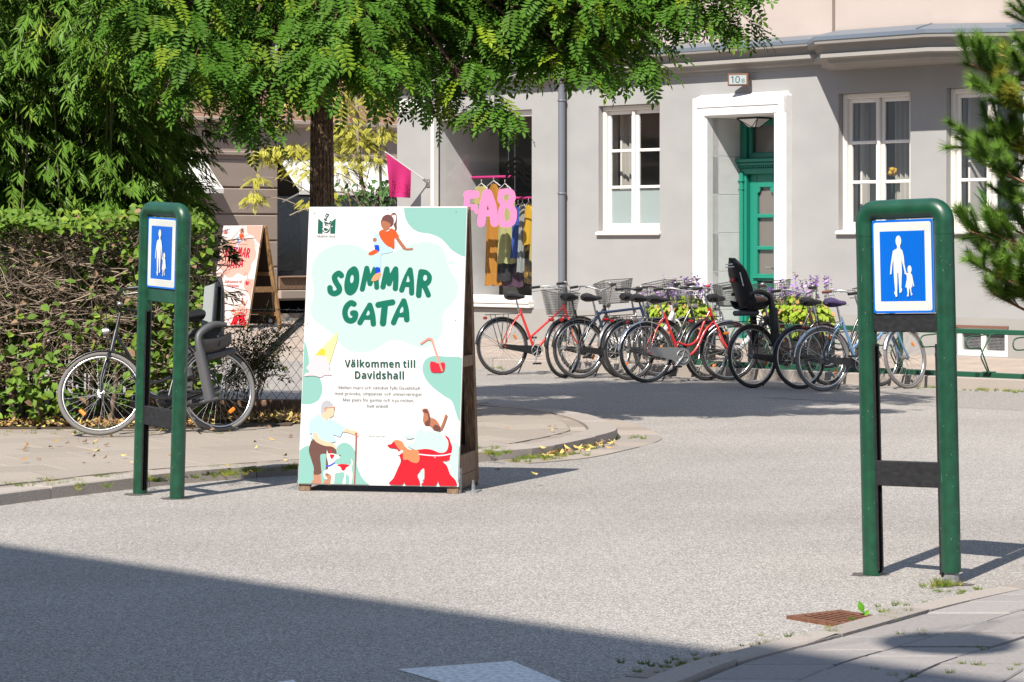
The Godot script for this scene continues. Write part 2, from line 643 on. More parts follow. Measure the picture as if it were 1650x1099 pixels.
	bark.normal_enabled = true; bark.normal_texture = noise_tex(512, 0.035, ST, 0, 1, 41, 4, 12.0); bark.normal_scale = 1.5
	mat("twig", 0.165, 0.115, 0.08, 0.95)
	mat("pine_twig", 0.26, 0.135, 0.07, 0.9)
	for a in ["leaf", "bamboo_leaf", "hedge_leaf", "needle", "yellow_leaf", "flower"]:
		var m := tinted(a, 0.55 if a != "bamboo_leaf" else 0.42)
		m.backlight_enabled = true
		m.backlight = Color(0.52, 0.62, 0.05) if a != "flower" else Color(0.3, 0.2, 0.4)
		m.cull_mode = BaseMaterial3D.CULL_DISABLED
		m.metallic_specular = 0.28
	M.needle.backlight = Color(0.3, 0.4, 0.06)
	tinted("litter", 0.9).cull_mode = BaseMaterial3D.CULL_DISABLED
	for a in [["flag_pink", 0.56, 0.022, 0.17], ["letter_pink", 0.56, 0.17, 0.34], ["rail_pink", 0.45, 0.02, 0.16], ["dark_pink", 0.50, 0.012, 0.13], ["mustard", 0.33, 0.14, 0.012], ["black_cloth", 0.013, 0.013, 0.018], ["lime_cloth", 0.31, 0.31, 0.13], ["plum_cloth", 0.05, 0.02, 0.045], ["blue_cloth", 0.02, 0.06, 0.26], ["grey_cloth", 0.22, 0.24, 0.24], ["yellow_cloth", 0.45, 0.27, 0.012], ["straw_cloth", 0.32, 0.27, 0.10]]:
		mat(a[0], a[1], a[2], a[3], 0.8)
	M.flag_pink.backlight_enabled = true
	M.flag_pink.backlight = Color(0.5, 0.02, 0.16)
	var pat := mat("leopard_cloth", 0.36, 0.28, 0.16, 0.85)
	pat.uv1_triplanar = true; pat.uv1_scale = Vector3.ONE * 2.0
	pat.albedo_texture = noise_tex(256, 0.05, CE, 0.05, 1.0, 51, 1)
	var flo := mat("floral_cloth", 0.5, 0.3, 0.035, 0.85)
	flo.uv1_triplanar = true; flo.uv1_scale = Vector3.ONE * 1.6
	flo.albedo_texture = noise_tex(256, 0.03, CE, -0.6, 1.0, 53, 1)


# ---------------------------------------------------------------- ground
func spread(path: Array, off: float) -> Array:
	# path of Vector2 moved sideways to its left by off
	var out := []
	for k in path.size():
		var a: Vector2 = path[maxi(k - 1, 0)]; var b: Vector2 = path[mini(k + 1, path.size() - 1)]
		var d := (b - a).normalized()
		out.append(path[k] + Vector2(-d.y, d.x) * off)
	return out


func smooth2(a: Array, steps := 5) -> Array:
	var p := pv(a)
	var out := []
	for k in p.size() - 1:
		for s in steps: out.append(p[k].cubic_interpolate(p[k + 1], p[maxi(k - 1, 0)], p[mini(k + 2, p.size() - 1)], float(s) / steps))
	out.append(p[-1])
	return out


func resample(path: Array, step: float) -> Array:
	var out := [path[0]]
	var left := step
	for k in path.size() - 1:
		var a: Vector2 = path[k]; var b: Vector2 = path[k + 1]
		var l := a.distance_to(b)
		var at := 0.0
		while l - at >= left:
			at += left
			out.append(a.lerp(b, at / l))
			left = step
		left -= l - at
	return out


func stones(called: String, path: Array, o0: float, o1: float, len_: float, y0: float, y1: float, mats: Array, parent: Node3D, wob := 0.006) -> void:
	# a row of stones along path between the offsets o0 and o1, each one a piece
	var fine := resample(path, len_ / 3.0)
	var a := spread(fine, o0); var b := spread(fine, o1)
	for k in range(0, fine.size() - 3, 3):
		var pts := PackedVector2Array()
		for j in 4: pts.append(a[k + j])
		for j in 4: pts.append(b[k + 3 - j])
		var o := Geometry2D.offset_polygon(pts, -0.004)
		if o.size() == 0: continue
		var m := MB.new()
		m.slab(o[0], y0, y1 + rnd(-wob, wob), 0.008)
		obj(called, m, M[mats[rng.randi() % mats.size()]], parent)


func ground() -> void:
	# the road: one sheet to the horizon, finer near the camera for its worn tones
	var worn := FastNoiseLite.new()
	worn.seed = 5; worn.frequency = 0.22; worn.fractal_octaves = 4
	var xs := [-300.0, -80.0, -30.0]; var ds := [-300.0, -60.0, -10.0, 4.0]
	var x := -14.0
	while x <= 14.0: xs.append(x); x += 0.35
	xs.append_array([30.0, 80.0, 300.0])
	x = 8.0
	while x <= 40.0: ds.append(x); x += 0.35
	ds.append_array([60.0, 120.0, 300.0])
	var g := MB.new()
	for d in ds:
		for e in xs:
			var w := 0.93 + 0.16 * worn.get_noise_2d(e * 0.6, d) + 0.10 * worn.get_noise_2d(e * 4.0 + 90.0, d * 4.0)
			g.col = Color(w, w, w)
			g.vert(V(e, 0, d), Vector3.UP)
	var nx := xs.size()
	for j in ds.size() - 1:
		for i in nx - 1:
			var k := j * nx + i
			g.face(k, k + 1, k + nx + 1); g.face(k, k + nx + 1, k + nx)
	struct("road", g, M.asphalt)

	# left pavement, a rounded corner pointing right
	var kl := smooth2([-9.2, 5.0, -6.2, 10.2, -4.2, 14.2, -3.121, 16.26, -2.83, 16.78, -2.51, 17.29, -2.135, 17.82, -1.49, 18.42, -0.986, 18.82, -0.24, 19.49, 0.237, 20.0, 0.57, 20.79, 0.83, 21.6, 0.87, 22.1, 0.813, 23.01, 0.589, 24.14, 0.158, 25.0, -0.33, 25.6, -1.2, 26.1, -3.5, 26.3, -14.0, 26.3])
	var body := PackedVector2Array()
	for p in spread(kl, 0.03): body.append(p)
	body.append(Vector2(-60, 26.3)); body.append(Vector2(-60, 5))
	var m := MB.new()
	m.slab(body, -0.1, 0.06)
	var lp := struct("left_pavement", m, M.joint_sand)
	stones("kerb_stone", kl, 0.0, 0.24, 0.95, -0.05, 0.077, ["kerb_0", "kerb_1", "kerb_2", "kerb_3"], lp)
	var inner := PackedVector2Array()
	for p in spread(kl, 0.40): inner.append(p)
	inner.append(Vector2(-60, 26.3)); inner.append(Vector2(-60, 5))
	# a band of small setts follows the kerb, slabs fill the rest
	stones("sett", kl, 0.25, 0.395, 0.17, 0.0, 0.066, ["sett_0", "sett_1", "sett_2", "sett_3"], lp, 0.003)
	var ax := Vector2(0.88, 0.475); var ay := Vector2(-0.475, 0.88)
	for i in range(-14, 30):
		for j in range(-22, 26):
			var ctr := Vector2(-1.6, 19.6) + ax * (0.5 * i + (0.25 if posmod(j, 2) else 0.0)) + ay * 0.5 * j
			if ctr.y > 22.35 + 0.33 * (ctr.x + 2.0) * (1.0 if ctr.x > -2.2 else 0.0) or ctr.y < 14.6 or ctr.x < -4.6: continue
			if ctr.x > -1.9 and ctr.y > 25.4: continue
			var q := PackedVector2Array()
			for c in [[-1, -1], [1, -1], [1, 1], [-1, 1]]: q.append(ctr + ax * 0.247 * c[0] + ay * 0.247 * c[1])
			for piece in Geometry2D.intersect_polygons(q, inner):
				if piece.size() < 3: continue
				m = MB.new()
				m.slab(piece, 0.01, 0.072 + rnd(-0.0015, 0.0015), 0.004)
				obj("slab", m, M["slab_%d" % (rng.randi() % 4)], lp)
	# the part behind, beside the planting bed, is paved too
	m = MB.new()
	m.slab(pv([-1.75, 22.6, 0.45, 23.1, 0.33, 24.2, -0.1, 24.95, -0.55, 25.25, -1.75, 25.6]), 0.03, 0.0705)
	struct("corner_paving", m, M.slab_2)
	# flat gutter strip of cut stones round the corner
	var arc := []
	for p in kl:
		if p.y > 19.55 and p.y < 25.4 and p.x > -0.4: arc.append(p)
	stones("gutter_stone", arc, -0.36, -0.015, 0.42, -0.05, 0.006, ["sett_0", "kerb_2", "sett_1", "sett_3"], lp, 0.002)

	# planting bed with bare soil under hedge, tree and fence
	m = MB.new()
	m.slab(pv([-12, 21.85, -2.75, 21.95, -1.85, 22.3, -1.75, 25.9, -12, 25.9]), 0.0, 0.085)
	struct("soil_bed", m, skin(mat("soil", 0.075, 0.052, 0.035, 1.0), M.joint_sand.albedo_texture, 2.0, M.joint_sand.normal_texture, 1.0))

	# right pavement with courses of slabs that follow its curved kerb
	var kr := smooth2([-1.6, 5.4, -0.5, 7.4, 0.15, 8.75, 0.471, 9.43, 0.70, 9.9, 1.024, 10.37, 1.32, 10.82, 1.715, 11.43, 2.10, 11.94, 2.35, 12.23, 2.85, 12.9, 4.2, 14.6, 8.0, 18.0])
	body = PackedVector2Array()
	for p in spread(kr, -0.03): body.append(p)
	body.append(Vector2(60, 40)); body.append(Vector2(60, -40)); body.append(Vector2(-1.6, -40))
	m = MB.new()
	m.slab(body, -0.1, 0.022)
	var rp := struct("right_pavement", m, M.joint_sand)
	stones("kerb_stone", kr, -0.13, 0.0, 0.85, -0.05, 0.056, ["kerb_0", "kerb_1", "kerb_2", "kerb_3"], rp)
	var rows := resample(kr, 0.1)
	for course in 22:
		var r := 0.0
		var d := 8.6 + rnd(0.0, 0.3)
		while d < 13.0:
			var dd := 0.34 if rng.randf() < 0.75 else 0.22
			var q := PackedVector2Array()
			for e in [[0, d + 0.003], [1, d + 0.003], [1, d + dd * 0.5], [1, d + dd - 0.003], [0, d + dd - 0.003], [0, d + dd * 0.5]]:
				q.append(Vector2(kerb_x(kr, e[1]) + 0.175 + 0.36 * (course + e[0]) + (0.006 if e[0] == 0 else -0.006), e[1]))
			if q[0].x < 0.21 * d + 0.3:
				m = MB.new()
				m.slab(q, 0.0, 0.05 + rnd(-0.004, 0.004), 0.006)
				obj("slab", m, M["grey_slab_%d" % (rng.randi() % 4)], rp)
			d += dd
	# gutter setts beside the right kerb
	var low := []
	for p in kr:
		if p.y > 8.7 and p.y < 10.9: low.append(p)
	stones("gutter_stone", low, 0.012, 0.22, 0.36, -0.05, 0.006, ["sett_0", "sett_1", "kerb_2", "sett_3"], rp, 0.002)

	# far pavement in front of the buildings
	var kf := smooth2([-40, 37.2, -12, 37.0, -5, 36.7, -2.6, 36.1, -0.456, 34.4, 2.39, 31.7, 5.23, 29.0, 9.0, 25.4, 16, 18.5, 30, 5])
	body = PackedVector2Array()
	for p in spread(kf, 0.03): body.append(p)
	body.append(Vector2(80, 20)); body.append(Vector2(80, 120)); body.append(Vector2(-40, 120))
	m = MB.new()
	m.slab(body, -0.1, 0.108)
	var fp := struct("far_pavement", m, M.joint_sand)
	var near_kf := []
	for p in kf:
		if p.x > -9 and p.x < 9: near_kf.append(p)
	stones("kerb_stone", near_kf, 0.0, 0.14, 1.0, -0.05, 0.125, ["kerb_0", "kerb_1", "kerb_2", "kerb_3"], fp)
	# its slabs are only a few pixels deep from here: one sheet of separate slabs
	inner = PackedVector2Array()
	for p in spread(kf, 0.15): inner.append(p)
	inner.append(Vector2(80, 20)); inner.append(Vector2(80, 120)); inner.append(Vector2(-40, 120))
	m = MB.new()
	ax = Vector2(0.6923, -0.7216); ay = Vector2(0.7216, 0.6923)
	for i in range(-44, 26):
		for j in range(-14, 40):
			var ctr := Vector2(1.5, 34.6) + ax * (0.35 * i + (0.175 if posmod(j, 2) else 0.0)) + ay * 0.35 * j
			if absf(ctr.x / ctr.y) > 0.2 or ctr.y > 58: continue
			var q := PackedVector2Array()
			for c in [[-1, -1], [1, -1], [1, 1], [-1, 1]]: q.append(ctr + ax * 0.171 * c[0] + ay * 0.171 * c[1])
			if not Geometry2D.is_point_in_polygon(q[0], inner) or not Geometry2D.is_point_in_polygon(q[1], inner): continue
			var s := rnd(0.86, 1.06)
			m.col = Color(0.40 * s, 0.325 * s, 0.27 * s)
			m.slab(q, 0.105, 0.12)
	struct("paving_slabs", m, M.far_slab, fp).set_meta("kind", "stuff")

	# white give-way triangles painted on the road
	m = MB.new()
	m.slab(pv([-0.43, 10.0, 0.0, 10.2, 0.2, 9.66, -0.1, 9.45]), 0.0005, 0.004)
	struct("road_marking", m, M.road_paint)
	m = MB.new()
	m.slab(pv([-1.02, 9.55, -0.80, 9.76, -0.62, 9.2, -0.9, 9.0]), 0.0005, 0.004)
	struct("road_marking", m, M.road_paint)
	# tar-dark broken rings where the posts and the board are set in the asphalt
	for q in [[1.72, 12.88, 0.09, 0.07], [2.08, 12.5, 0.09, 0.07], [-2.38, 17.0, 0.09, 0.09], [-2.1, 16.74, 0.11, 0.09]]:
		m = MB.new()
		var ring := PackedVector2Array()
		for k in 14:
			var a := TAU * k / 14
			ring.append(Vector2(q[0] + cos(a) * q[2] * rnd(0.7, 1.2), q[1] + sin(a) * q[3] * rnd(0.6, 1.3)))
		m.col = Color(0.30, 0.29, 0.29)
		m.slab(ring, 0.0005, 0.003 + 0.0005 * q[2])
		struct("asphalt_patch", m, M.asphalt_patch)
	# an older patch in the asphalt
	m = MB.new()
	m.col = Color(0.92, 0.92, 0.92)
	m.slab(pv([2.6, 27.6, 5.6, 24.8, 7.6, 26.6, 4.4, 29.4]), 0.0005, 0.004)
	struct("asphalt_patch", m, M.asphalt_patch)


func kerb_x(path: Array, d: float) -> float:
	for k in path.size() - 1:
		if path[k].y <= d and path[k + 1].y > d:
			return lerpf(path[k].x, path[k + 1].x, (d - path[k].y) / (path[k + 1].y - path[k].y))
	return path[-1].x


# ---------------------------------------------------------------- buildings
func pierced(m: MB, x0: float, x1: float, y0: float, y1: float, holes: Array, th: float) -> void:
	# wall face at z = 0 with openings [x0, x1, y0, y1] and reveals th deep
	var xs := [x0, x1]; var ys := [y0, y1]
	for h in holes:
		for k in 2:
			if not xs.has(h[k]): xs.append(h[k])
			if not ys.has(h[k + 2]): ys.append(h[k + 2])
	xs.sort(); ys.sort()
	for i in xs.size() - 1:
		for j in ys.size() - 1:
			var cx: float = (xs[i] + xs[i + 1]) / 2; var cy: float = (ys[j] + ys[j + 1]) / 2
			var open := false
			for h in holes:
				if cx > h[0] and cx < h[1] and cy > h[2] and cy < h[3]: open = true
			if open: continue
			m.quad(Vector3(xs[i], ys[j], 0), Vector3(xs[i + 1], ys[j], 0), Vector3(xs[i + 1], ys[j + 1], 0), Vector3(xs[i], ys[j + 1], 0))
			m.quad(Vector3(xs[i + 1], ys[j], -th), Vector3(xs[i], ys[j], -th), Vector3(xs[i], ys[j + 1], -th), Vector3(xs[i + 1], ys[j + 1], -th))
	for h in holes:
		var a: float = h[0]; var b: float = h[1]; var c: float = h[2]; var d: float = h[3]
		m.quad(Vector3(a, c, 0), Vector3(a, d, 0), Vector3(a, d, -th), Vector3(a, c, -th))
		m.quad(Vector3(b, d, 0), Vector3(b, c, 0), Vector3(b, c, -th), Vector3(b, d, -th))
		m.quad(Vector3(a, d, 0), Vector3(b, d, 0), Vector3(b, d, -th), Vector3(a, d, -th))
		m.quad(Vector3(b, c, 0), Vector3(a, c, 0), Vector3(a, c, -th), Vector3(b, c, -th))


func moulding(m: MB, path: Array, profile: Array) -> void:
	# profile [out, y, out, y ...] swept along path [(along, out)], facing +z
	var nrm := []
	for k in path.size():
		var a: Vector2 = path[maxi(k - 1, 0)]; var b: Vector2 = path[k]; var c: Vector2 = path[mini(k + 1, path.size() - 1)]
		var d1 := (b - a).normalized() if k > 0 else (c - b).normalized()
		var d2 := (c - b).normalized() if k < path.size() - 1 else d1
		var n1 := Vector2(-d1.y, d1.x); var n2 := Vector2(-d2.y, d2.x)
		var mid := (n1 + n2).normalized()
		nrm.append(mid / maxf(0.4, mid.dot(n1)))
	for k in path.size() - 1:
		for j in range(0, profile.size() - 2, 2):
			var p := []
			for e in [[k, j], [k + 1, j], [k + 1, j + 2], [k, j + 2]]:
				var q: Vector2 = path[e[0]] + nrm[e[0]] * profile[e[1]]
				p.append(Vector3(q.x, profile[e[1] + 1], q.y))
			m.quad(p[3], p[2], p[1], p[0])


func hollow(parent: Node3D, x0: float, x1: float, y0: float, y1: float, z0: float, z1: float, wall: Material, floor_: Material) -> void:
	# a room behind an opening: back, sides, ceiling and floor with thickness; open towards +z
	var m := MB.new()
	var e := 0.06
	m.box2(Vector3(x0 - e, y0 - e, z1 - e), Vector3(x1 + e, y1 + e, z1))
	m.box2(Vector3(x0 - e, y0 - e, z1), Vector3(x0, y1 + e, z0))
	m.box2(Vector3(x1, y0 - e, z1), Vector3(x1 + e, y1 + e, z0))
	m.box2(Vector3(x0, y1, z1), Vector3(x1, y1 + e, z0))
	obj("room_wall", m, wall, parent)
	m = MB.new()
	m.box2(Vector3(x0, y0 - e, z1), Vector3(x1, y0, z0))
	obj("room_floor", m, floor_, parent)


func casement(parent: Node3D, x0: float, x1: float, y0: float, y1: float) -> void:
	# white window with two sashes of three panes
	var w := sub("window", parent)
	var f := 0.075
	var m := MB.new()
	m.bbox(Vector3(x0 + f / 2, (y0 + y1) / 2, -0.13), Vector3(f, y1 - y0, 0.10), 0.012)
	m.bbox(Vector3(x1 - f / 2, (y0 + y1) / 2, -0.13), Vector3(f, y1 - y0, 0.10), 0.012)
	m.bbox(Vector3((x0 + x1) / 2, y1 - f / 2, -0.132), Vector3(x1 - x0 - 2 * f + 0.01, f, 0.10), 0.012)
	m.bbox(Vector3((x0 + x1) / 2, y0 + f / 2, -0.132), Vector3(x1 - x0 - 2 * f + 0.01, f, 0.10), 0.012)
	m.bbox(Vector3((x0 + x1) / 2, (y0 + y1) / 2, -0.135), Vector3(0.05, y1 - y0 - 2 * f, 0.09), 0.01)
	obj("frame", m, M.cream_paint, w)
	var xm := (x0 + x1) / 2
	for s in [[x0 + f - 0.01, xm - 0.018], [xm + 0.018, x1 - f + 0.01]]:
		var a: float = s[0]; var b: float = s[1]
		var c := y0 + f - 0.005; var d := y1 - f + 0.005
		var g := 0.06
		m = MB.new()
		m.bbox(Vector3(a + g / 2, (c + d) / 2, -0.155), Vector3(g, d - c, 0.045), 0.01)
		m.bbox(Vector3(b - g / 2, (c + d) / 2, -0.155), Vector3(g, d - c, 0.045), 0.01)
		m.bbox(Vector3((a + b) / 2, c + 0.04, -0.156), Vector3(b - a - 2 * g + 0.01, 0.08, 0.045), 0.01)
		m.bbox(Vector3((a + b) / 2, d - g / 2, -0.156), Vector3(b - a - 2 * g + 0.01, g, 0.045), 0.01)
		obj("sash", m, M.white_paint, w)
		var h := (d - c - 0.08 - g) / 3
		for k in 3:
			var yb := c + 0.08 + h * k
			if k:
				m = MB.new()
				m.bbox(Vector3((a + b) / 2, yb, -0.154), Vector3(b - a - 2 * g + 0.008, 0.045, 0.038), 0.009)
				obj("glazing_bar", m, M.white_paint, w)
			m = MB.new()
			m.quad(Vector3(a + g - 0.01, yb, -0.168), Vector3(b - g + 0.01, yb, -0.168), Vector3(b - g + 0.01, yb + h, -0.168), Vector3(a + g - 0.01, yb + h, -0.168))
			obj("pane", m, M.glass, w)
	m = MB.new()
	m.t = Transform3D(Basis(Vector3.RIGHT, 0.12), Vector3((x0 + x1) / 2, y0 + 0.012, -0.04))
	m.bbox(Vector3.ZERO, Vector3(x1 - x0 + 0.05, 0.05, 0.2), 0.012)
	obj("sill", m, M.white_paint, w)


const WALL_TURN := -0.80620


func grey_building() -> void:
	var b := thing("apartment_building", "grey plastered street building with pink upper floor, white portal and green door", "building", V(6.24, 0, 34.6), WALL_TURN)
	var holes := [[-10.87, -8.576, 0.72, 3.65], [-7.15, -5.907, 1.74, 3.643], [-5.0, -3.5, 0.0, 3.5], [-2.57, -1.343, 1.74, 3.643], [-0.75, 0.49, 1.74, 3.643], [2.2, 3.44, 1.74, 3.643], [-0.59, 0.23, 0.135, 0.5], [-7.0, -6.2, 0.135, 0.46]]
	var m := MB.new()
	pierced(m, -11.69, 14.0, 0.0, 4.34, holes, 0.42)
	m.quad(Vector3(-11.69, 0, -9), Vector3(-11.69, 0, 0), Vector3(-11.69, 4.34, 0), Vector3(-11.69, 4.34, -9))
	obj("wall", m, M.grey_plaster, b)
	m = MB.new()
	m.box2(Vector3(-11.69, 0.0, -9.3), Vector3(14.0, 12.0, -9.0))
	m.box2(Vector3(13.7, 0.0, -9.0), Vector3(14.0, 12.0, -0.43))
	m.box2(Vector3(-11.38, 0.0, -9.0), Vector3(-11.2, 4.3, -1.9))
	obj("rear_wall", m, M.grey_plaster, b)
	m = MB.new()
	m.box2(Vector3(-12.1, 12.0, -9.5), Vector3(14.2, 12.2, 0.5))
	obj("roof", m, M.zinc, b)
	# plinth, 2 cm proud, open round the doors and cellar windows
	for r in [[-11.72, -10.95, 0, 0.6], [-10.95, -8.5, 0, 0.585], [-8.5, -7.95, 0, 0.6], [-7.73, -7.0, 0, 0.6], [-7.0, -6.2, 0.47, 0.6], [-6.2, -5.16, 0, 0.6], [-3.39, -0.6, 0, 0.63], [-0.6, 0.24, 0.515, 0.63], [0.24, 13.98, 0, 0.63]]:
		m = MB.new()
		m.box2(Vector3(r[0], r[2], -0.1), Vector3(r[1], r[3], 0.022))
		obj("plinth", m, M.plinth_plaster, b)
	# upper floor: flat wall, then the shallow bay
	m = MB.new()
	m.box2(Vector3(-11.6, 4.34, -0.3), Vector3(-2.7, 12.0, -0.02))
	m.box2(Vector3(0.3, 4.34, -0.3), Vector3(13.9, 12.0, -0.025))
	m.box2(Vector3(-11.6, 4.34, -9.0), Vector3(-11.4, 12.0, -0.3))
	moulding(m, [Vector2(-2.66, -0.1), Vector2(-2.12, 0.62), Vector2(-0.51, 0.62), Vector2(0.45, -0.1)], [0, 12.0, 0, 4.36])
	obj("upper_wall", m, M.pink_plaster, b)
	# cornice and its sheet metal cover
	var prof := [0.30, 4.34, 0.29, 4.30, 0.20, 4.285, 0.17, 4.23, 0.16, 4.19, 0.205, 4.185, 0.21, 4.135, 0.12, 4.12, 0.10, 4.07, 0.045, 4.055, 0.04, 4.015, 0.0, 4.01]
	m = MB.new()
	moulding(m, [Vector2(-11.69, -9), Vector2(-11.69, 0.0), Vector2(-2.72, 0.0)], prof)
	moulding(m, [Vector2(0.42, 0.0), Vector2(14, 0)], prof)
	obj("cornice", m, M.grey_cornice, b)
	var bay := [Vector2(-2.80, -0.06), Vector2(-2.09, 0.65), Vector2(-0.475, 0.65), Vector2(0.47, -0.06)]
	m = MB.new()
	moulding(m, bay, [0.30, 4.30, 0.29, 4.25, 0.20, 4.235, 0.16, 4.16, 0.15, 4.125, 0.205, 4.12, 0.21, 4.07, 0.11, 4.05, 0.09, 4.0, 0.03, 3.985, 0.0, 3.96])
	for k in [[0, 1, 2], [0, 2, 3]]:
		m.tri(Vector3(bay[k[2]].x, 3.96, bay[k[2]].y), Vector3(bay[k[1]].x, 3.96, bay[k[1]].y), Vector3(bay[k[0]].x, 3.96, bay[k[0]].y))
	obj("bay_cornice", m, M.grey_cornice, b)
	m = MB.new()
	var lead := [0.0, 4.47, 0.285, 4.395, 0.305, 4.385, 0.305, 4.335, 0.285, 4.325, 0.2, 4.335]
	moulding(m, [Vector2(-11.69, -9), Vector2(-11.69, 0.0), Vector2(-2.72, 0.0)], lead)
	moulding(m, [Vector2(0.42, 0.0), Vector2(14, 0)], lead)
	moulding(m, bay, [0.0, 4.44, 0.29, 4.36, 0.31, 4.348, 0.31, 4.297, 0.29, 4.287, 0.2, 4.297])
	# upright seams of the sheet metal
	for p in [[-0.49, 0.63, 0.31], [-5.5, 0.0, 0.0], [-8.4, 0.0, 0.0]]:
		m.tube([Vector3(p[0], 4.442, p[1] + 0.02), Vector3(p[0] - 0.02, 4.365, p[1] + 0.32)], 0.012, 4)
	obj("gutter", m, M.zinc, b)
	# downpipe with its brackets
	var dp := sub("downpipe", b)
	m = MB.new()
	m.tube([Vector3(-7.843, 4.3, 0.20), Vector3(-7.843, 4.2, 0.16), Vector3(-7.843, 4.02, 0.09), Vector3(-7.843, 3.9, 0.085), Vector3(-7.843, 0.12, 0.085)], 0.055, 14)
	obj("pipe", m, M.pipe_paint, dp)
	for y in [3.75, 2.35, 0.95]:
		m = MB.new()
		m.torus(Vector3(-7.843, y, 0.085), Vector3.UP, 0.06, 0.008, 16, 6, 2.0)
		m.box2(Vector3(-7.86, y - 0.012, 0.0), Vector3(-7.826, y + 0.012, 0.03))
		obj("bracket", m, M.pipe_paint, dp)
	for w in [[-7.15, -5.907], [-2.57, -1.343], [-0.75, 0.49], [2.2, 3.44]]:
		casement(b, w[0], w[1], 1.74, 3.643)
		hollow(b, w[0] - 0.25, w[1] + 0.4, 1.3, 3.9, -0.43, -2.6, M.room_wall, M.room_floor)
	# curtains
	for c in [[-1.98, -1.40, 7.0], [-2.6, -2.42, 3.0], [0.05, 0.35, 4.0], [-7.08, -6.78, 3.0], [-6.16, -6.0, 2.0]]:
		m = MB.new()
		var a: float = c[0]; var e: float = c[1]; var nw: float = c[2]
		m.sheet(func(u: float, v: float) -> Vector3: return Vector3(lerpf(a, e, u), lerpf(1.55, 3.75, v), -0.50 + 0.028 * sin(u * TAU * nw + 0.6 * sin(v * 2.0))), 60, 3)
		obj("curtain", m, M.curtain, b)
	# frosted film on the lowest panes of the window beside the shop
	for x in [[-7.05, -6.55], [-6.51, -6.0]]:
		m = MB.new()
		m.quad(Vector3(x[0], 1.86, -0.172), Vector3(x[1], 1.86, -0.172), Vector3(x[1], 2.40, -0.172), Vector3(x[0], 2.40, -0.172))
		obj("frosted_film", m, M.frost, b)
	# deep inner casings seen through the glass
	for w in [[-7.15, -5.907], [-2.57, -1.343], [-0.75, 0.49]]:
		m = MB.new()
		m.box2(Vector3(w[0] + 0.02, 1.76, -0.75), Vector3(w[0] + 0.06, 3.62, -0.44))
		m.box2(Vector3(w[0] + 0.42, 1.3, -2.58), Vector3(w[0] + 0.50, 3.85, -2.5))
		m.box2(Vector3(w[0] + 0.02, 1.70, -0.70), Vector3(w[1] - 0.02, 1.74, -0.44))
		obj("inner_casing", m, M.white_paint, b)
	# cellar windows behind wire mesh
	for c in [[-0.59, 0.23, 0.135, 0.5], [-7.0, -6.2, 0.135, 0.46]]:
		var cw := sub("cellar_window", b)
		m = MB.new()
		var xm: float = (c[0] + c[1]) / 2
		for q in [[c[0], c[0] + 0.07, c[2], c[3]], [c[1] - 0.07, c[1], c[2], c[3]], [xm - 0.035, xm + 0.035, c[2] + 0.06, c[3] - 0.05]]:
			m.box2(Vector3(q[0], q[2], -0.09), Vector3(q[1], q[3], -0.03))
		m.box2(Vector3(c[0] + 0.07, c[2], -0.089), Vector3(c[1] - 0.07, c[2] + 0.07, -0.031))
		m.box2(Vector3(c[0] + 0.07, c[3] - 0.05, -0.089), Vector3(c[1] - 0.07, c[3], -0.031))
		obj("frame", m, M.white_paint, cw)
		m = MB.new()
		for k in 34:
			var x: float = lerpf(c[0] + 0.07, c[1] - 0.07, (k + 0.5) / 34)
			m.box2(Vector3(x - 0.003, c[2] + 0.07, -0.078), Vector3(x + 0.003, c[3] - 0.05, -0.072))
		for k in 13:
			var y: float = lerpf(c[2] + 0.07, c[3] - 0.05, (k + 0.5) / 13)
			m.box2(Vector3(c[0] + 0.07, y - 0.003, -0.0715), Vector3(c[1] - 0.07, y + 0.003, -0.066))
		obj("wire_mesh", m, M.galvanised, cw)
		m = MB.new()
		m.box2(Vector3(c[0], c[2], -0.4), Vector3(c[1], c[3], -0.38))
		obj("backing", m, M.dark_room, cw)
		m = MB.new()
		m.box2(Vector3(c[0] - 0.03, c[3], -0.05), Vector3(c[1] + 0.03, c[3] + 0.03, 0.045))
		obj("lintel", m, M.brown_paint, cw)
	portal(b)
	# shop window
	var sw := sub("shop_window", b)
	m = MB.new()
	m.bbox(Vector3(-10.845, 2.18, -0.05), Vector3(0.07, 2.93, 0.12), 0.01)
	m.bbox(Vector3(-8.60, 2.18, -0.14), Vector3(0.045, 2.93, 0.06), 0.01)
	m.bbox(Vector3(-9.72, 3.60, -0.12), Vector3(2.22, 0.10, 0.09), 0.01)
	m.bbox(Vector3(-9.72, 0.76, -0.12), Vector3(2.22, 0.07, 0.09), 0.01)
	obj("frame", m, M.white_paint, sw)
	m = MB.new()
	m.quad(Vector3(-10.81, 0.79, -0.13), Vector3(-8.62, 0.79, -0.13), Vector3(-8.62, 3.56, -0.13), Vector3(-10.81, 3.56, -0.13))
	obj("pane", m, M.glass, sw)
	m = MB.new()
	m.bbox(Vector3(-9.72, 0.70, 0.02), Vector3(2.36, 0.06, 0.20), 0.01)
	m.bbox(Vector3(-9.72, 0.638, 0.045), Vector3(2.38, 0.055, 0.12), 0.01)
	obj("sill", m, M.white_paint, sw)
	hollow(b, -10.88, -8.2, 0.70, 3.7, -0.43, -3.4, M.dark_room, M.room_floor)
	m = MB.new()
	m.box2(Vector3(-10.87, 0.70, -1.45), Vector3(-10.83, 3.69, -0.16))
	m.box2(Vector3(-10.82, 0.702, -1.3), Vector3(-8.6, 0.715, -0.16))
	obj("display_lining", m, M.white_plaster, b)
	m = MB.new()
	m.box2(Vector3(-8.25, 2.2, -1.6), Vector3(-8.205, 2.95, -0.44))
	obj("white_panel", m, M.white_plaster, b)
	m = MB.new()
	m.box2(Vector3(-10.0, 2.45, -3.38), Vector3(-9.1, 3.4, -3.34))
	obj("back_panel", m, M.grey_plaster, b)


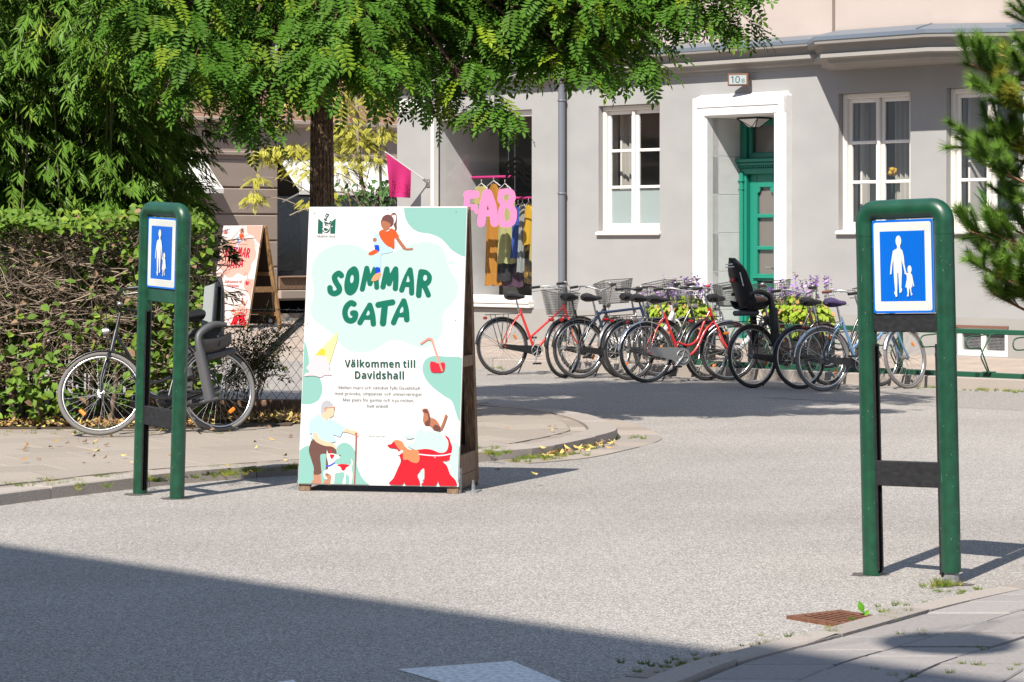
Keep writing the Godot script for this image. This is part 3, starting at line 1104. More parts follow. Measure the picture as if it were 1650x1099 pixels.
func portal(b: Node3D) -> void:
	var p := sub("portal", b)
	var m := MB.new()
	var x0 := -5.151; var x1 := -3.40; var a := -4.871; var c := -3.613; var top := 3.39
	m.bbox(Vector3((x0 + a) / 2, 1.9, 0.0), Vector3(a - x0, 3.55, 0.28), 0.02)
	m.bbox(Vector3((c + x1) / 2, 1.9, 0.0), Vector3(x1 - c, 3.55, 0.28), 0.02)
	m.bbox(Vector3((x0 + x1) / 2, (top + 3.66) / 2, 0.001), Vector3(x1 - x0 - 0.002, 3.66 - top, 0.28), 0.02)
	# weathered top, sloping up to the wall
	m.quad(Vector3(x0, 3.655, 0.13), Vector3(x1, 3.655, 0.13), Vector3(x1 - 0.06, 3.72, 0.0), Vector3(x0 + 0.06, 3.72, 0.0))
	m.tri(Vector3(x0, 3.655, 0.13), Vector3(x0 + 0.06, 3.72, 0.0), Vector3(x0, 3.6, 0.0))
	m.tri(Vector3(x1, 3.655, 0.13), Vector3(x1, 3.6, 0.0), Vector3(x1 - 0.06, 3.72, 0.0))
	obj("surround", m, M.white_plaster, p)
	m = MB.new()
	m.box2(Vector3(-5.045, 3.535, 0.135), Vector3(-3.53, 3.556, 0.155))
	m.bbox(Vector3(-4.242, 3.425, 0.14), Vector3(1.36, 0.03, 0.05), 0.008)
	m.bbox(Vector3(-4.905, 1.76, 0.14), Vector3(0.03, 3.3, 0.035), 0.008)
	m.bbox(Vector3(-3.58, 1.76, 0.14), Vector3(0.03, 3.3, 0.035), 0.008)
	obj("bead", m, M.white_plaster, p)
	m = MB.new()
	# reveals in big rendered blocks with fine joints
	for k in 6:
		var y: float = 0.1 + k * 0.55
		var t: float = minf(y + 0.546, top)
		m.bbox(Vector3(a - 0.05, (y + t) / 2, -0.36), Vector3(0.1, t - y, 0.72), 0.004)
		m.bbox(Vector3(c + 0.05, (y + t) / 2, -0.36), Vector3(0.1, t - y, 0.72), 0.004)
	m.box2(Vector3(a, top, -0.75), Vector3(c, top + 0.1, -0.14))
	obj("reveal", m, M.white_plaster, p)
	m = MB.new()
	m.bbox(Vector3(-4.24, 0.16, -0.05), Vector3(1.5, 0.16, 0.7), 0.015)
	obj("step", m, M.kerb_1, p)
	# green door with fanlight, cornice and glazed panels
	var d := sub("front_door", b)
	m = MB.new()
	m.bbox(Vector3(a + 0.06, 1.75, -0.64), Vector3(0.12, 3.3, 0.12), 0.012)
	m.bbox(Vector3(c - 0.06, 1.75, -0.64), Vector3(0.12, 3.3, 0.12), 0.012)
	m.bbox(Vector3(-4.242, top - 0.05, -0.641), Vector3(1.02, 0.1, 0.12), 0.012)
	# flat half columns with small capitals
	for s in [[a + 0.05, 1], [c - 0.05, -1]]:
		m.bbox(Vector3(s[0], 1.38, -0.565), Vector3(0.07, 2.5, 0.05), 0.012)
		m.bbox(Vector3(s[0], 2.5, -0.555), Vector3(0.09, 0.03, 0.06), 0.008)
		m.bbox(Vector3(s[0], 2.38, -0.558), Vector3(0.085, 0.02, 0.055), 0.006)
	obj("door_frame", m, M.door_green, d)
	m = MB.new()
	m.bbox(Vector3(-4.242, 2.79, -0.55), Vector3(1.25, 0.05, 0.17), 0.01)
	m.bbox(Vector3(-4.242, 2.74, -0.565), Vector3(1.25, 0.04, 0.12), 0.01)
	for k in 30: m.box(Vector3(a + 0.03 + k * 0.0415, 2.70, -0.545), Vector3(0.022, 0.03, 0.06))
	m.bbox(Vector3(-4.242, 2.64, -0.60), Vector3(1.25, 0.09, 0.06), 0.01)
	obj("door_cornice", m, M.door_green, d)
	m = MB.new()
	m.bbox(Vector3(-4.242, 2.86, -0.66), Vector3(1.02, 0.09, 0.07), 0.012)
	m.bbox(Vector3(a + 0.155, 3.08, -0.66), Vector3(0.07, 0.52, 0.07), 0.012)
	m.bbox(Vector3(c - 0.155, 3.08, -0.66), Vector3(0.07, 0.52, 0.07), 0.012)
	obj("fanlight_frame", m, M.door_green, d)
	m = MB.new()
	m.quad(Vector3(a + 0.18, 2.9, -0.68), Vector3(c - 0.18, 2.9, -0.68), Vector3(c - 0.18, 3.3, -0.68), Vector3(a + 0.18, 3.3, -0.68))
	obj("fanlight_pane", m, M.glass, d)
	m = MB.new()
	m.quad(Vector3(a + 0.16, 2.88, -0.70), Vector3(c - 0.16, 2.88, -0.70), Vector3(c - 0.16, 3.32, -0.70), Vector3(a + 0.16, 3.32, -0.70))
	obj("tinted_film", m, M.door_film, d)
	# two leaves: stiles, rails, panels
	for s in [[a + 0.12, -4.245], [-4.239, c - 0.12]]:
		var l: float = s[0]; var r: float = s[1]
		var xa := l + 0.14 if l < -4.5 else l + 0.07
		var xb := r - 0.07 if l < -4.5 else r - 0.14
		var leaf := MB.new()
		leaf.bbox(Vector3((l + xa) / 2, 1.38, -0.69), Vector3(xa - l, 2.44, 0.06), 0.01)
		leaf.bbox(Vector3((xb + r) / 2, 1.38, -0.69), Vector3(r - xb, 2.44, 0.06), 0.01)
		for y in [[0.17, 0.3], [0.62, 0.72], [1.06, 1.16], [1.50, 1.56], [1.96, 2.02], [2.40, 2.6]]:
			leaf.bbox(Vector3((xa + xb) / 2, (y[0] + y[1]) / 2, -0.691), Vector3(xb - xa + 0.01, y[1] - y[0], 0.06), 0.01)
		leaf.bbox(Vector3((xa + xb) / 2, 0.46, -0.70), Vector3(xb - xa - 0.06, 0.26, 0.05), 0.03)
		leaf.bbox(Vector3((xa + xb) / 2, 0.89, -0.70), Vector3(xb - xa - 0.06, 0.28, 0.05), 0.03)
		# rounded shoulders where the stile steps back at the top of the glass
		leaf.cyl(Vector3(xa + 0.0, 2.38, -0.665), Vector3(xa, 2.38, -0.70), 0.055, 16)
		leaf.cyl(Vector3(xb - 0.0, 2.38, -0.665), Vector3(xb, 2.38, -0.70), 0.055, 16)
		leaf.bbox(Vector3((xa + xb) / 2, 1.11, -0.645), Vector3(xb - xa + 0.12, 0.03, 0.05), 0.008)
		obj("door_leaf", leaf, M.door_green, d)
		for y in [[1.16, 1.5], [1.56, 1.96], [2.02, 2.40]]:
			var g := MB.new()
			g.quad(Vector3(xa, y[0], -0.70), Vector3(xb, y[0], -0.70), Vector3(xb, y[1], -0.70), Vector3(xa, y[1], -0.70))
			obj("pane", g, M.glass, d)
			g = MB.new()
			g.quad(Vector3(xa, y[0], -0.712), Vector3(xb, y[0], -0.712), Vector3(xb, y[1], -0.712), Vector3(xa, y[1], -0.712))
			obj("tinted_film", g, M.door_film, d)
	m = MB.new()
	m.cyl(Vector3(-4.3, 1.25, -0.66), Vector3(-4.3, 1.25, -0.6), 0.012, 8)
	m.tube([Vector3(-4.3, 1.25, -0.605), Vector3(-4.4, 1.25, -0.6)], 0.011, 8)
	obj("handle", m, M.dull_steel, d)
	hollow(b, -5.0, -3.5, 0.1, 3.5, -0.73, -3.5, M.room_wall, M.room_floor)


func beige_building() -> void:
	var b := thing("shop_building", "beige rusticated building with salmon upper floor and white awnings in the side street", "building", V(-4.62, 0, 53.0), 0.76463)
	var m := MB.new()
	var holes := [[-0.05, 4.4, 0.95, 3.22], [0.0, 1.3, 0.2, 0.46], [-6.4, -1.9, 0.95, 3.22], [-12.5, -8.2, 0.95, 3.22], [-18.5, -14.3, 0.95, 3.22]]
	pierced(m, -22.0, 12.0, 0.0, 3.95, holes, 0.5)
	m.box2(Vector3(-22.0, 0, -8), Vector3(-21.7, 10, -0.51))
	m.box2(Vector3(-22.0, 0, -8.3), Vector3(12, 10, -8))
	obj("wall", m, M.beige_plaster, b)
	m = MB.new()
	m.box2(Vector3(-22, 3.95, -0.5), Vector3(12, 10, -0.01))
	obj("upper_wall", m, M.salmon_plaster, b)
	m = MB.new()
	m.box2(Vector3(-22.2, 10, -8.3), Vector3(12.2, 10.2, 0.5))
	obj("roof", m, M.zinc, b)
	for k in 9:
		var w := sub("upper_window", b)
		var x := -20.5 + 3.4 * k
		m = MB.new()
		m.bbox(Vector3(x, 6.3, 0.0), Vector3(1.4, 2.2, 0.1), 0.02)
		obj("frame", m, M.white_paint, w)
		for s in [-0.32, 0.32]:
			m = MB.new()
			m.box(Vector3(x + s, 6.3, 0.045), Vector3(0.52, 1.95, 0.02))
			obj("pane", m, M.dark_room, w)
	m = MB.new()
	moulding(m, [Vector2(-22, 0), Vector2(12, 0)], [0, 4.06, 0.16, 4.04, 0.17, 3.98, 0.06, 3.93, 0.0, 3.91])
	moulding(m, [Vector2(-22, 0), Vector2(12, 0)], [0, 3.40, 0.10, 3.385, 0.10, 3.33, 0.04, 3.31, 0.04, 3.24, 0.0, 3.23])
	obj("cornice", m, M.beige_plaster, b)
	# courses of smooth rusticated blocks on the piers
	for pier in [[-1.86, -0.08], [-8.16, -6.44], [-14.26, -12.54], [4.43, 6.6]]:
		var y := 0.12
		for h in [0.50, 0.51, 0.52, 0.52, 0.52, 0.56]:
			m = MB.new()
			m.bbox(Vector3((pier[0] + pier[1]) / 2, y + h / 2, 0.0), Vector3(pier[1] - pier[0], h - 0.032, 0.10), 0.014)
			obj("stone_course", m, M.beige_plaster, b)
			y += h
	for r in [[-0.06, 4.4], [-6.4, -1.9], [-12.5, -8.2], [-18.5, -14.3]]:
		var w := sub("shop_window", b)
		m = MB.new()
		for x in [r[0] + 0.04, lerpf(r[0], r[1], 0.33), lerpf(r[0], r[1], 0.66), r[1] - 0.04]:
			m.bbox(Vector3(x, 2.1, -0.22), Vector3(0.08, 2.2, 0.1), 0.01)
		m.bbox(Vector3((r[0] + r[1]) / 2, 3.16, -0.22), Vector3(r[1] - r[0] - 0.1, 0.09, 0.1), 0.01)
		m.bbox(Vector3((r[0] + r[1]) / 2, 1.0, -0.22), Vector3(r[1] - r[0] - 0.1, 0.09, 0.1), 0.01)
		obj("frame", m, M.tar_black, w)
		m = MB.new()
		m.quad(Vector3(r[0], 0.99, -0.24), Vector3(r[1], 0.99, -0.24), Vector3(r[1], 3.2, -0.24), Vector3(r[0], 3.2, -0.24))
		obj("pane", m, M.glass, w)
		m = MB.new()
		m.bbox(Vector3((r[0] + r[1]) / 2, 0.80, 0.0), Vector3(r[1] - r[0], 0.24, 0.16), 0.01)
		m.bbox(Vector3((r[0] + r[1]) / 2, 0.925, 0.01), Vector3(r[1] - r[0], 0.03, 0.24), 0.01)
		obj("wooden_base", m, M.brown_timber, w)
		m = MB.new()
		m.bbox(Vector3((r[0] + r[1]) / 2, 0.58, 0.03), Vector3(r[1] - r[0] + 0.02, 0.17, 0.2), 0.015)
		obj("stone_sill", m, M.beige_plaster, w)
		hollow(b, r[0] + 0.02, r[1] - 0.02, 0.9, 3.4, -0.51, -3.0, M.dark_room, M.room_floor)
		if r[1] < -8.0: continue
		# white canvas awning on folding arms
		var aw := sub("awning", b)
		m = MB.new()
		var l: float = r[0] + 0.02; var e: float = r[1] - 0.02
		var f := func(u: float, v: float) -> Vector3: return Vector3(lerpf(l, e, u), 3.26 - 0.62 * v - 0.03 * sin(v * PI), 0.06 + 0.62 * v + 0.006 * sin(u * 40.0))
		m.sheet(f, 30, 6, 0.008)
		m.box2(Vector3(l, 2.56, 0.675), Vector3(e, 2.645, 0.69))
		obj("canvas", m, M.white_paint, aw)
		m = MB.new()
		for x in [l + 0.12, e - 0.12]: m.cyl(Vector3(x, 2.42, 0.02), Vector3(x, 2.62, 0.66), 0.022, 6)
		m.box2(Vector3(l, 3.255, 0.0), Vector3(e, 3.32, 0.07))
		obj("arm", m, M.galvanised, aw)
	m = MB.new()
	m.box2(Vector3(0.0, 0.2, -0.3), Vector3(1.3, 0.46, -0.28))
	obj("cellar_opening", m, M.hole, b)
	# black letters on the fascia
	var tm := TextMesh.new()
	var sf := SystemFont.new()
	sf.font_names = PackedStringArray(["Droid Serif"]); sf.font_weight = 700
	tm.font = sf; tm.font_size = 32; tm.pixel_size = 0.0125; tm.depth = 0.03; tm.text = "IDLING"
	var o := obj("lettering", tm, M.black_plastic, b)
	o.position = Vector3(1.9, 3.69, 0.03)


func building_behind() -> void:
	var b := thing("street_building", "tall plastered house behind the camera that shades the foreground street", "building", V(-8.5, 0, 2.5), WALL_TURN)
	var m := MB.new()
	m.box2(Vector3(-15, 0, 0.35), Vector3(34, 13.6, 11))
	obj("wall", m, M.beige_plaster, b)
	m = MB.new()
	m.box2(Vector3(-15.2, 13.6, 0.0), Vector3(34.2, 14.0, 11.3))
	obj("roof", m, M.zinc, b)
	for i in 13:
		for j in 4:
			m = MB.new()
			m.box2(Vector3(-12.9 + 3.4 * i, 1.4 + 3.2 * j, 0.30), Vector3(-11.6 + 3.4 * i, 3.3 + 3.2 * j, 0.36))
			obj("window", m, M.dark_room, b)
	# a street lamp hung over the road on a wire between the houses
	var l := thing("hanging_lamp", "street lamp hanging from a wire high above the near pavement", "lamp", V(-1.02, 6.62, 4.86))
	m = MB.new()
	m.loft([[Vector3(0, -0.02, 0), Vector3.RIGHT, Vector3.BACK, 0.27, 0.27], [Vector3(0, 0.03, 0), Vector3.RIGHT, Vector3.BACK, 0.26, 0.26], [Vector3(0, 0.12, 0), Vector3.RIGHT, Vector3.BACK, 0.10, 0.10], [Vector3(0, 0.26, 0), Vector3.RIGHT, Vector3.BACK, 0.06, 0.06]], 20)
	obj("lamp_shade", m, M.dull_steel, l)
	m = MB.new()
	m.tube([Vector3(0, 0.26, 0), Vector3(0, 0.75, 0)], 0.008, 5)
	m.tube([Vector3(-2.7, 1.2, 2.6), Vector3(0, 0.75, 0), Vector3(16, 1.2, -15.4)], 0.006, 4)
	obj("wire", m, M.wire, l)


# ---------------------------------------------------------------- the two A-boards
const GREEN := {"white": Color(0.86, 0.86, 0.86), "cloud": Color(0.52, 0.665, 0.65), "mint": Color(0.265, 0.52, 0.465), "letter": Color(0.0, 0.16, 0.10), "text": Color(0.02, 0.10, 0.085), "small": Color(0.13, 0.13, 0.13), "logo": Color(0.01, 0.125, 0.085)}
const PINK := {"white": Color(0.86, 0.70, 0.675), "cloud": Color(0.82, 0.43, 0.36), "mint": Color(0.80, 0.40, 0.33), "letter": Color(0.50, 0.02, 0.05), "text": Color(0.45, 0.06, 0.08), "small": Color(0.55, 0.3, 0.3), "logo": Color(0.5, 0.03, 0.05)}


func board_print(w: float, h: float, c: Dictionary, place_name: String, full: bool) -> MB:
	# the poster, drawn in the proportions of its own sheet
	var p := Print.new()
	p.place = func(q: Vector2) -> Vector2:
		var e := (q.y - 338.0) / 445.0
		var xl := 490.0 - 12.0 * e; var xr := 757.0 - 17.5 * e
		return Vector2((q.x - xl) / (xr - xl) * w, h * (1.0 - e))
	p.clip = pv([0.003, 0.003, w - 0.003, 0.003, w - 0.003, h - 0.003, 0.003, h - 0.003])
	var skinc := Color(0.42, 0.16, 0.09); var hair := Color(0.16, 0.065, 0.055); var orange := Color(0.86, 0.10, 0.022)
	var pale := Color(0.48, 0.68, 0.90); var bl := Color(0.0, 0.06, 0.62); var peach := Color(0.85, 0.34, 0.17)
	var red := Color(0.72, 0.012, 0.028); var cream := Color(0.84, 0.79, 0.74); var face_ := Color(0.84, 0.55, 0.38)
	p.frame(0, 0, 1)
	p.fill([480, 330, 765, 330, 765, 790, 470, 790], c.white, false)
	p.frame(470, 330, 0.22744)
	# corner blobs
	p.fill([815, 20, 802, 95, 835, 165, 900, 212, 985, 226, 1060, 255, 1110, 300, 1160, 350, 1260, 380, 1290, 200, 1290, 0, 1000, -20], c.mint)
	p.fill([20, 960, 62, 985, 85, 1030, 100, 1100, 112, 1180, 160, 1215, 190, 1262, 205, 1330, 180, 1400, 120, 1432, 40, 1430, -40, 1400, -40, 1000], c.mint)
	p.fill([930, 1175, 955, 1110, 1020, 1085, 1100, 1090, 1220, 1100, 1290, 1200, 1240, 1520, 1195, 1540, 1170, 1480, 1140, 1400, 1085, 1365, 1010, 1310, 955, 1250], c.mint)
	# cloud behind the title
	p.fill([110, 490, 130, 415, 190, 350, 270, 308, 350, 298, 430, 305, 500, 335, 570, 358, 650, 368, 720, 355, 800, 318, 880, 288, 960, 282, 1040, 300, 1092, 350, 1110, 420, 1140, 495, 1180, 555, 1190, 620, 1165, 700, 1110, 755, 1078, 810, 1082, 880, 1060, 950, 1000, 1010, 920, 1030, 840, 1005, 760, 980, 690, 982, 620, 1025, 560, 1055, 470, 1065, 390, 1050, 325, 1000, 270, 935, 200, 885, 130, 830, 105, 750, 132, 660, 125, 580], c.cloud)
	p.fill([1115, 430, 1140, 417, 1178, 430, 1160, 445, 1130, 443], c.cloud)
	# seagull in pale grey
	p.fill([825, 250, 870, 248, 905, 262, 945, 262, 925, 283, 890, 296, 860, 285, 840, 270], Color(0.72, 0.75, 0.76))
	# hand-lettered title
	p.frame(500, 425, 0.127273)
	var L: Color = c.letter
	for s in [[37, 362, 188, 325, 160, 272, 205, 290, 270, 335, 340, 330, 390, 275, 418, 222, 395, 212, 345], [34, 640, 360, 668, 230, 698, 96], [34, 698, 96, 722, 200, 742, 290], [34, 742, 290, 775, 190, 806, 104], [33, 806, 104, 820, 220, 830, 336], [35, 912, 330, 935, 220, 962, 104], [35, 962, 104, 975, 200, 992, 288], [35, 992, 288, 1030, 190, 1078, 104], [35, 1078, 104, 1082, 220, 1074, 350], [34, 1157, 370, 1205, 240, 1268, 114], [34, 1268, 114, 1285, 250, 1288, 406], [36, 1205, 295, 1285, 300], [37, 1380, 434, 1392, 280, 1412, 140], [34, 1412, 138, 1475, 150, 1518, 200, 1505, 265, 1450, 305, 1405, 305], [34, 1450, 312, 1480, 370, 1506, 430],
			[36, 532, 548, 490, 534, 436, 580, 413, 655, 435, 735, 490, 762, 540, 735, 553, 668, 515, 664], [35, 612, 782, 670, 680, 740, 564], [36, 740, 564, 775, 680, 788, 797], [32, 668, 715, 770, 715], [38, 850, 558, 940, 540, 1038, 524], [42, 938, 560, 925, 680, 914, 788], [35, 1052, 780, 1110, 650, 1185, 510], [37, 1185, 510, 1215, 620, 1224, 740], [32, 1120, 680, 1215, 682]]:
		p.stroke(s.slice(1), s[0], L)
	p.fill([530, 68, 585, 115, 600, 220, 585, 330, 545, 405, 480, 440, 420, 405, 402, 320, 415, 220, 450, 120], L)
	p.fill([1240, 300, 1200, 300, 1230, 170, 1280, 150, 1285, 260], L)
	p.fill([1400, 180, 1470, 180, 1490, 230, 1450, 280, 1400, 280], L)
	p.dot(503, 232, 23, 52, c.cloud, 0.12)
	p.fill([1240, 190, 1225, 240, 1218, 262, 1240, 268, 1262, 258, 1255, 225], c.cloud)
	p.dot(1465, 215, 25, 38, c.cloud, 0.1)
	p.fill([722, 630, 703, 660, 698, 690, 722, 690, 740, 672, 735, 645], c.cloud)
	p.fill([1165, 582, 1140, 620, 1136, 655, 1158, 655, 1180, 625, 1178, 595], c.cloud)
	# girl on the cloud
	p.frame(480, 335, 0.12744)
	p.fill([1190, 120, 1225, 118, 1240, 160, 1228, 210, 1205, 250, 1225, 300, 1195, 340, 1185, 385, 1200, 395, 1225, 345, 1248, 300, 1245, 240, 1250, 170, 1240, 115, 1210, 95, 1175, 110], hair)
	p.fill([1060, 335, 1150, 300, 1130, 260, 1080, 290], skinc)
	p.fill([1035, 215, 1045, 270, 1070, 300, 1110, 305, 1150, 280, 1180, 240, 1160, 180, 1100, 150, 1050, 180], skinc)
	p.fill([1040, 200, 1065, 145, 1120, 118, 1170, 130, 1205, 175, 1200, 240, 1165, 275, 1165, 235, 1130, 215, 1110, 205, 1060, 195, 1040, 225], hair)
	p.dot(1178, 122, 16, 8, orange, -0.5)
	p.stroke([1245, 405, 1290, 470, 1345, 540], 22, skinc)
	p.stroke([1340, 545, 1380, 560, 1450, 555], 12, skinc)
	p.fill([1010, 350, 1060, 310, 1090, 330, 1140, 325, 1170, 292, 1230, 325, 1260, 365, 1275, 400, 1220, 420, 1218, 470, 1212, 555, 1160, 530, 1090, 510, 1040, 440], orange)
	p.fill([945, 380, 970, 352, 1005, 360, 1035, 420, 1080, 480, 1140, 530, 1200, 560, 1190, 590, 1120, 610, 1050, 625, 1035, 700, 1030, 795, 965, 800, 950, 720, 945, 640, 1000, 580, 1015, 510, 950, 510, 955, 440], pale)
	p.fill([952, 510, 1008, 510, 1020, 575, 1000, 592, 962, 575, 958, 540], bl)
	p.fill([880, 605, 920, 580, 960, 565, 1005, 590, 965, 622, 885, 632], orange)
	p.fill([965, 792, 1025, 795, 1030, 860, 1000, 885, 972, 865], bl)
	p.fill([915, 950, 960, 880, 1035, 855, 1030, 910, 985, 955, 935, 965], peach)
	p.dot(958, 440, 28, 26, skinc)
	if full:
		# town emblem: two green pillars with a flowering shield between them
		p.frame(480, 335, 0.12744)
		p.fill([204, 166, 265, 215, 262, 358, 198, 358], c.logo, false)
		p.fill([436, 164, 385, 205, 366, 225, 366, 358, 430, 358], c.logo, false)
		p.fill([252, 295, 300, 258, 312, 248, 345, 262, 358, 300, 350, 330, 312, 352, 270, 330], Color(0.03, 0.09, 0.08))
		p.fill([262, 296, 308, 260, 340, 270, 350, 300, 312, 342, 278, 325], c.white)
		p.fill([275, 300, 300, 285, 330, 300, 340, 310, 310, 330, 285, 318], Color(0.03, 0.09, 0.08))
		for q in [[318, 110, 14, 9], [340, 118, 12, 10], [305, 135, 15, 9], [330, 140, 12, 7], [298, 180, 22, 13], [312, 165, 8, 25], [295, 215, 17, 9], [320, 225, 16, 12], [345, 232, 10, 8], [300, 240, 12, 8], [370, 205, 14, 9], [360, 220, 8, 14], [385, 220, 9, 15], [375, 240, 11, 7], [390, 268, 14, 14], [372, 262, 8, 10]]:
			p.dot(q[0], q[1], q[2], q[3], Color(0.03, 0.10, 0.09), 0.4)
		for q in [[312, 140, 6, 5], [322, 180, 8, 4], [375, 222, 5, 5], [390, 268, 7, 8]]: p.dot(q[0], q[1], q[2], q[3], c.white, 0.3)
		p.text("Malmö stad", 314, 408, 234, c.small, 400)
		for q in [[155, 99, 7], [1127, 54, 6]]: p.dot(q[0], q[1], q[2], q[2], Color(0.05, 0.05, 0.05))
	else:
		p.frame(480, 335, 0.12744)
		p.stroke([215, 160, 215, 300], 22, c.logo)
		p.stroke([275, 180, 275, 300], 18, c.logo)
		p.stroke([330, 150, 330, 300, 300, 300], 18, c.logo, false)
	# ice cream, drink, texts
	p.frame(470, 560, 0.2183)
	p.fill([318, -90, 322, -30, 262, 150, 200, 120, 150, 80], Color(0.86, 0.74, 0.36) if full else c.cloud, false)
	p.fill([150, 85, 175, 62, 190, 38, 215, 32, 232, 48, 228, 82, 190, 90], Color(0.86, 0.58, 0.06))
	p.fill([75, 235, 85, 212, 112, 205, 90, 175, 105, 150, 120, 110, 150, 85, 200, 82, 240, 95, 248, 130, 268, 160, 262, 200, 285, 225, 230, 228, 200, 242, 150, 232, 110, 232], Color(0.84, 0.62, 0.66))
	p.stroke([960, -10, 1012, -45], 7, Color(0.8, 0.3, 0.24), false)
	p.stroke([1012, -45, 1040, -42], 9, Color(0.8, 0.3, 0.24), false)
	p.stroke([1040, -42, 1062, 20, 1118, 185], 8, Color(0.8, 0.34, 0.27), false)
	p.fill([1030, 125, 1060, 122, 1085, 132, 1110, 128, 1138, 130, 1130, 190, 1080, 200, 1035, 190], Color(0.66, 0.02, 0.05))
	p.stroke([1100, 132, 1118, 184], 7, Color(0.8, 0.3, 0.24), false)
	p.text("Välkommen till", 648, 165, 535, c.text, 700)
	p.text(place_name, 645, 250, 372, c.text, 700)
	if full:
		p.text("Mellan mars och oktober fylls Davidshall", 642, 326, 612, c.small, 400)
		p.text("med grönska, sittplatser och uteserveringar.", 641, 370, 668, c.small, 400)
		p.text("Mer plats för gamla och nya möten,", 639, 416, 537, c.small, 400)
		p.text("helt enkelt.", 637, 460, 168, c.small, 400)
		p.text("Vill du veta mer?", 631, 673, 136, c.small, 400)
	# old man with stick and small dog
	p.frame(475, 640, 0.13649)
	p.fill([-60, 1080, -40, 760, 20, 680, 90, 620, 160, 602, 240, 640, 330, 660, 430, 690, 490, 610, 540, 570, 600, 563, 660, 595, 700, 650, 712, 740, 740, 850, 800, 970, 900, 1060, 900, 1090], c.mint)
	p.fill([205, 935, 290, 935, 302, 990, 300, 1040, 185, 1040, 215, 985], Color(0.52, 0.25, 0.17))
	p.fill([345, 930, 415, 930, 420, 1040, 330, 1040, 350, 990], Color(0.52, 0.25, 0.17))
	p.fill([195, 535, 330, 560, 440, 600, 480, 650, 480, 730, 440, 760, 410, 900, 410, 925, 360, 925, 360, 720, 345, 695, 300, 700, 288, 730, 300, 860, 300, 925, 215, 935, 212, 860, 180, 760, 150, 660, 165, 580], Color(0.155, 0.075, 0.065))
	p.fill([295, 200, 340, 170, 420, 130, 448, 165, 450, 200, 440, 250, 405, 270, 370, 310, 300, 275], face_)
	p.fill([290, 170, 300, 110, 350, 72, 400, 80, 435, 130, 380, 150, 345, 160, 340, 200, 310, 230, 292, 205], Color(0.47, 0.48, 0.52))
	p.stroke([330, 165, 450, 150], 4, Color(0.35, 0.10, 0.06), false)
	p.stroke([452, 140, 450, 185], 3, Color(0.35, 0.10, 0.06), false)
	p.dot(345, 178, 12, 24, Color(0.7, 0.3, 0.2))
	p.fill([570, 380, 640, 410, 720, 425, 745, 455, 735, 490, 700, 470, 620, 445, 560, 430], face_)
	p.fill([270, 235, 310, 275, 372, 312, 395, 278, 450, 310, 580, 380, 555, 440, 520, 495, 450, 470, 462, 520, 440, 560, 180, 520, 185, 460, 152, 460, 150, 380, 165, 310, 220, 265], pale)
	p.fill([195, 455, 245, 455, 265, 500, 340, 545, 430, 565, 475, 610, 485, 645, 430, 610, 340, 600, 250, 565, 205, 520], face_)
	p.stroke([720, 455, 715, 740, 705, 1040], 8, Color(0.42, 0.09, 0.07), false)
	p.dot(718, 456, 14, 12, Color(0.42, 0.09, 0.07))
	p.fill([370, 650, 385, 690, 440, 688, 500, 705, 525, 715, 520, 740, 470, 765, 460, 800, 500, 815, 560, 820, 640, 825, 668, 790, 655, 745, 680, 780, 675, 830, 670, 870, 680, 940, 665, 1035, 640, 1035, 640, 960, 600, 930, 600, 1030, 560, 1030, 585, 930, 560, 905, 480, 920, 465, 960, 455, 1040, 415, 1040, 425, 950, 360, 920, 350, 950, 378, 975, 360, 990, 330, 950, 335, 895, 385, 865, 380, 780, 365, 720], cream)
	p.fill([405, 705, 460, 705, 440, 745, 425, 755], red)
	p.fill([400, 665, 422, 645, 420, 685], red)
	p.dot(525, 712, 10, 9, Color(0.3, 0.03, 0.04))
	p.stroke([370, 835, 410, 830, 460, 800], 10, Color(0.05, 0.12, 0.6))
	p.fill([492, 825, 560, 808, 640, 825, 605, 850, 580, 885, 550, 880, 535, 845], red)
	# cat on a small cloud, big red dog below
	p.frame(610, 640, 0.14555)
	p.fill([320, 545, 390, 510, 420, 420, 470, 370, 520, 345, 600, 380, 690, 400, 720, 460, 770, 490, 810, 515, 900, 540, 900, 900, 860, 900, 760, 700, 500, 600, 400, 590], c.cloud)
	p.fill([297, 450, 320, 432, 370, 438, 398, 462, 360, 475, 315, 472], c.cloud)
	p.fill([500, 600, 460, 640, 480, 900, 520, 900, 700, 700], c.cloud)
	p.fill([515, 340, 560, 330, 580, 345, 555, 395, 510, 395], c.white)
	p.fill([560, 350, 640, 390, 700, 390, 600, 395], c.white)
	p.stroke([760, 218, 735, 290, 705, 360], 14, Color(0.40, 0.15, 0.08))
	p.fill([488, 160, 520, 142, 555, 150, 570, 190, 580, 235, 640, 260, 685, 320, 695, 385, 625, 375, 580, 330, 530, 330, 500, 280, 505, 200], Color(0.46, 0.18, 0.10))
	p.fill([500, 165, 540, 150, 565, 200, 582, 250, 575, 330, 530, 332, 525, 290, 560, 260, 550, 200, 520, 190], hair)
	p.dot(655, 355, 45, 34, hair, 0.5)
	p.fill([103, 545, 145, 532, 170, 505, 215, 490, 265, 540, 300, 600, 440, 592, 520, 582, 600, 590, 680, 620, 740, 615, 775, 575, 782, 500, 745, 432, 785, 455, 805, 500, 825, 560, 815, 625, 800, 665, 790, 705, 715, 708, 765, 760, 800, 850, 860, 915, 860, 975, 690, 975, 665, 920, 630, 975, 480, 970, 510, 925, 512, 800, 480, 810, 435, 860, 460, 930, 450, 975, 305, 975, 290, 910, 265, 970, 120, 965, 170, 900, 220, 790, 250, 720, 232, 650, 215, 590, 170, 578, 120, 570], red)
	p.fill([175, 500, 220, 490, 270, 510, 300, 560, 350, 592, 440, 595, 455, 640, 460, 700, 430, 735, 370, 725, 330, 700, 280, 700, 270, 630, 215, 570], Color(0.86, 0.25, 0.11))
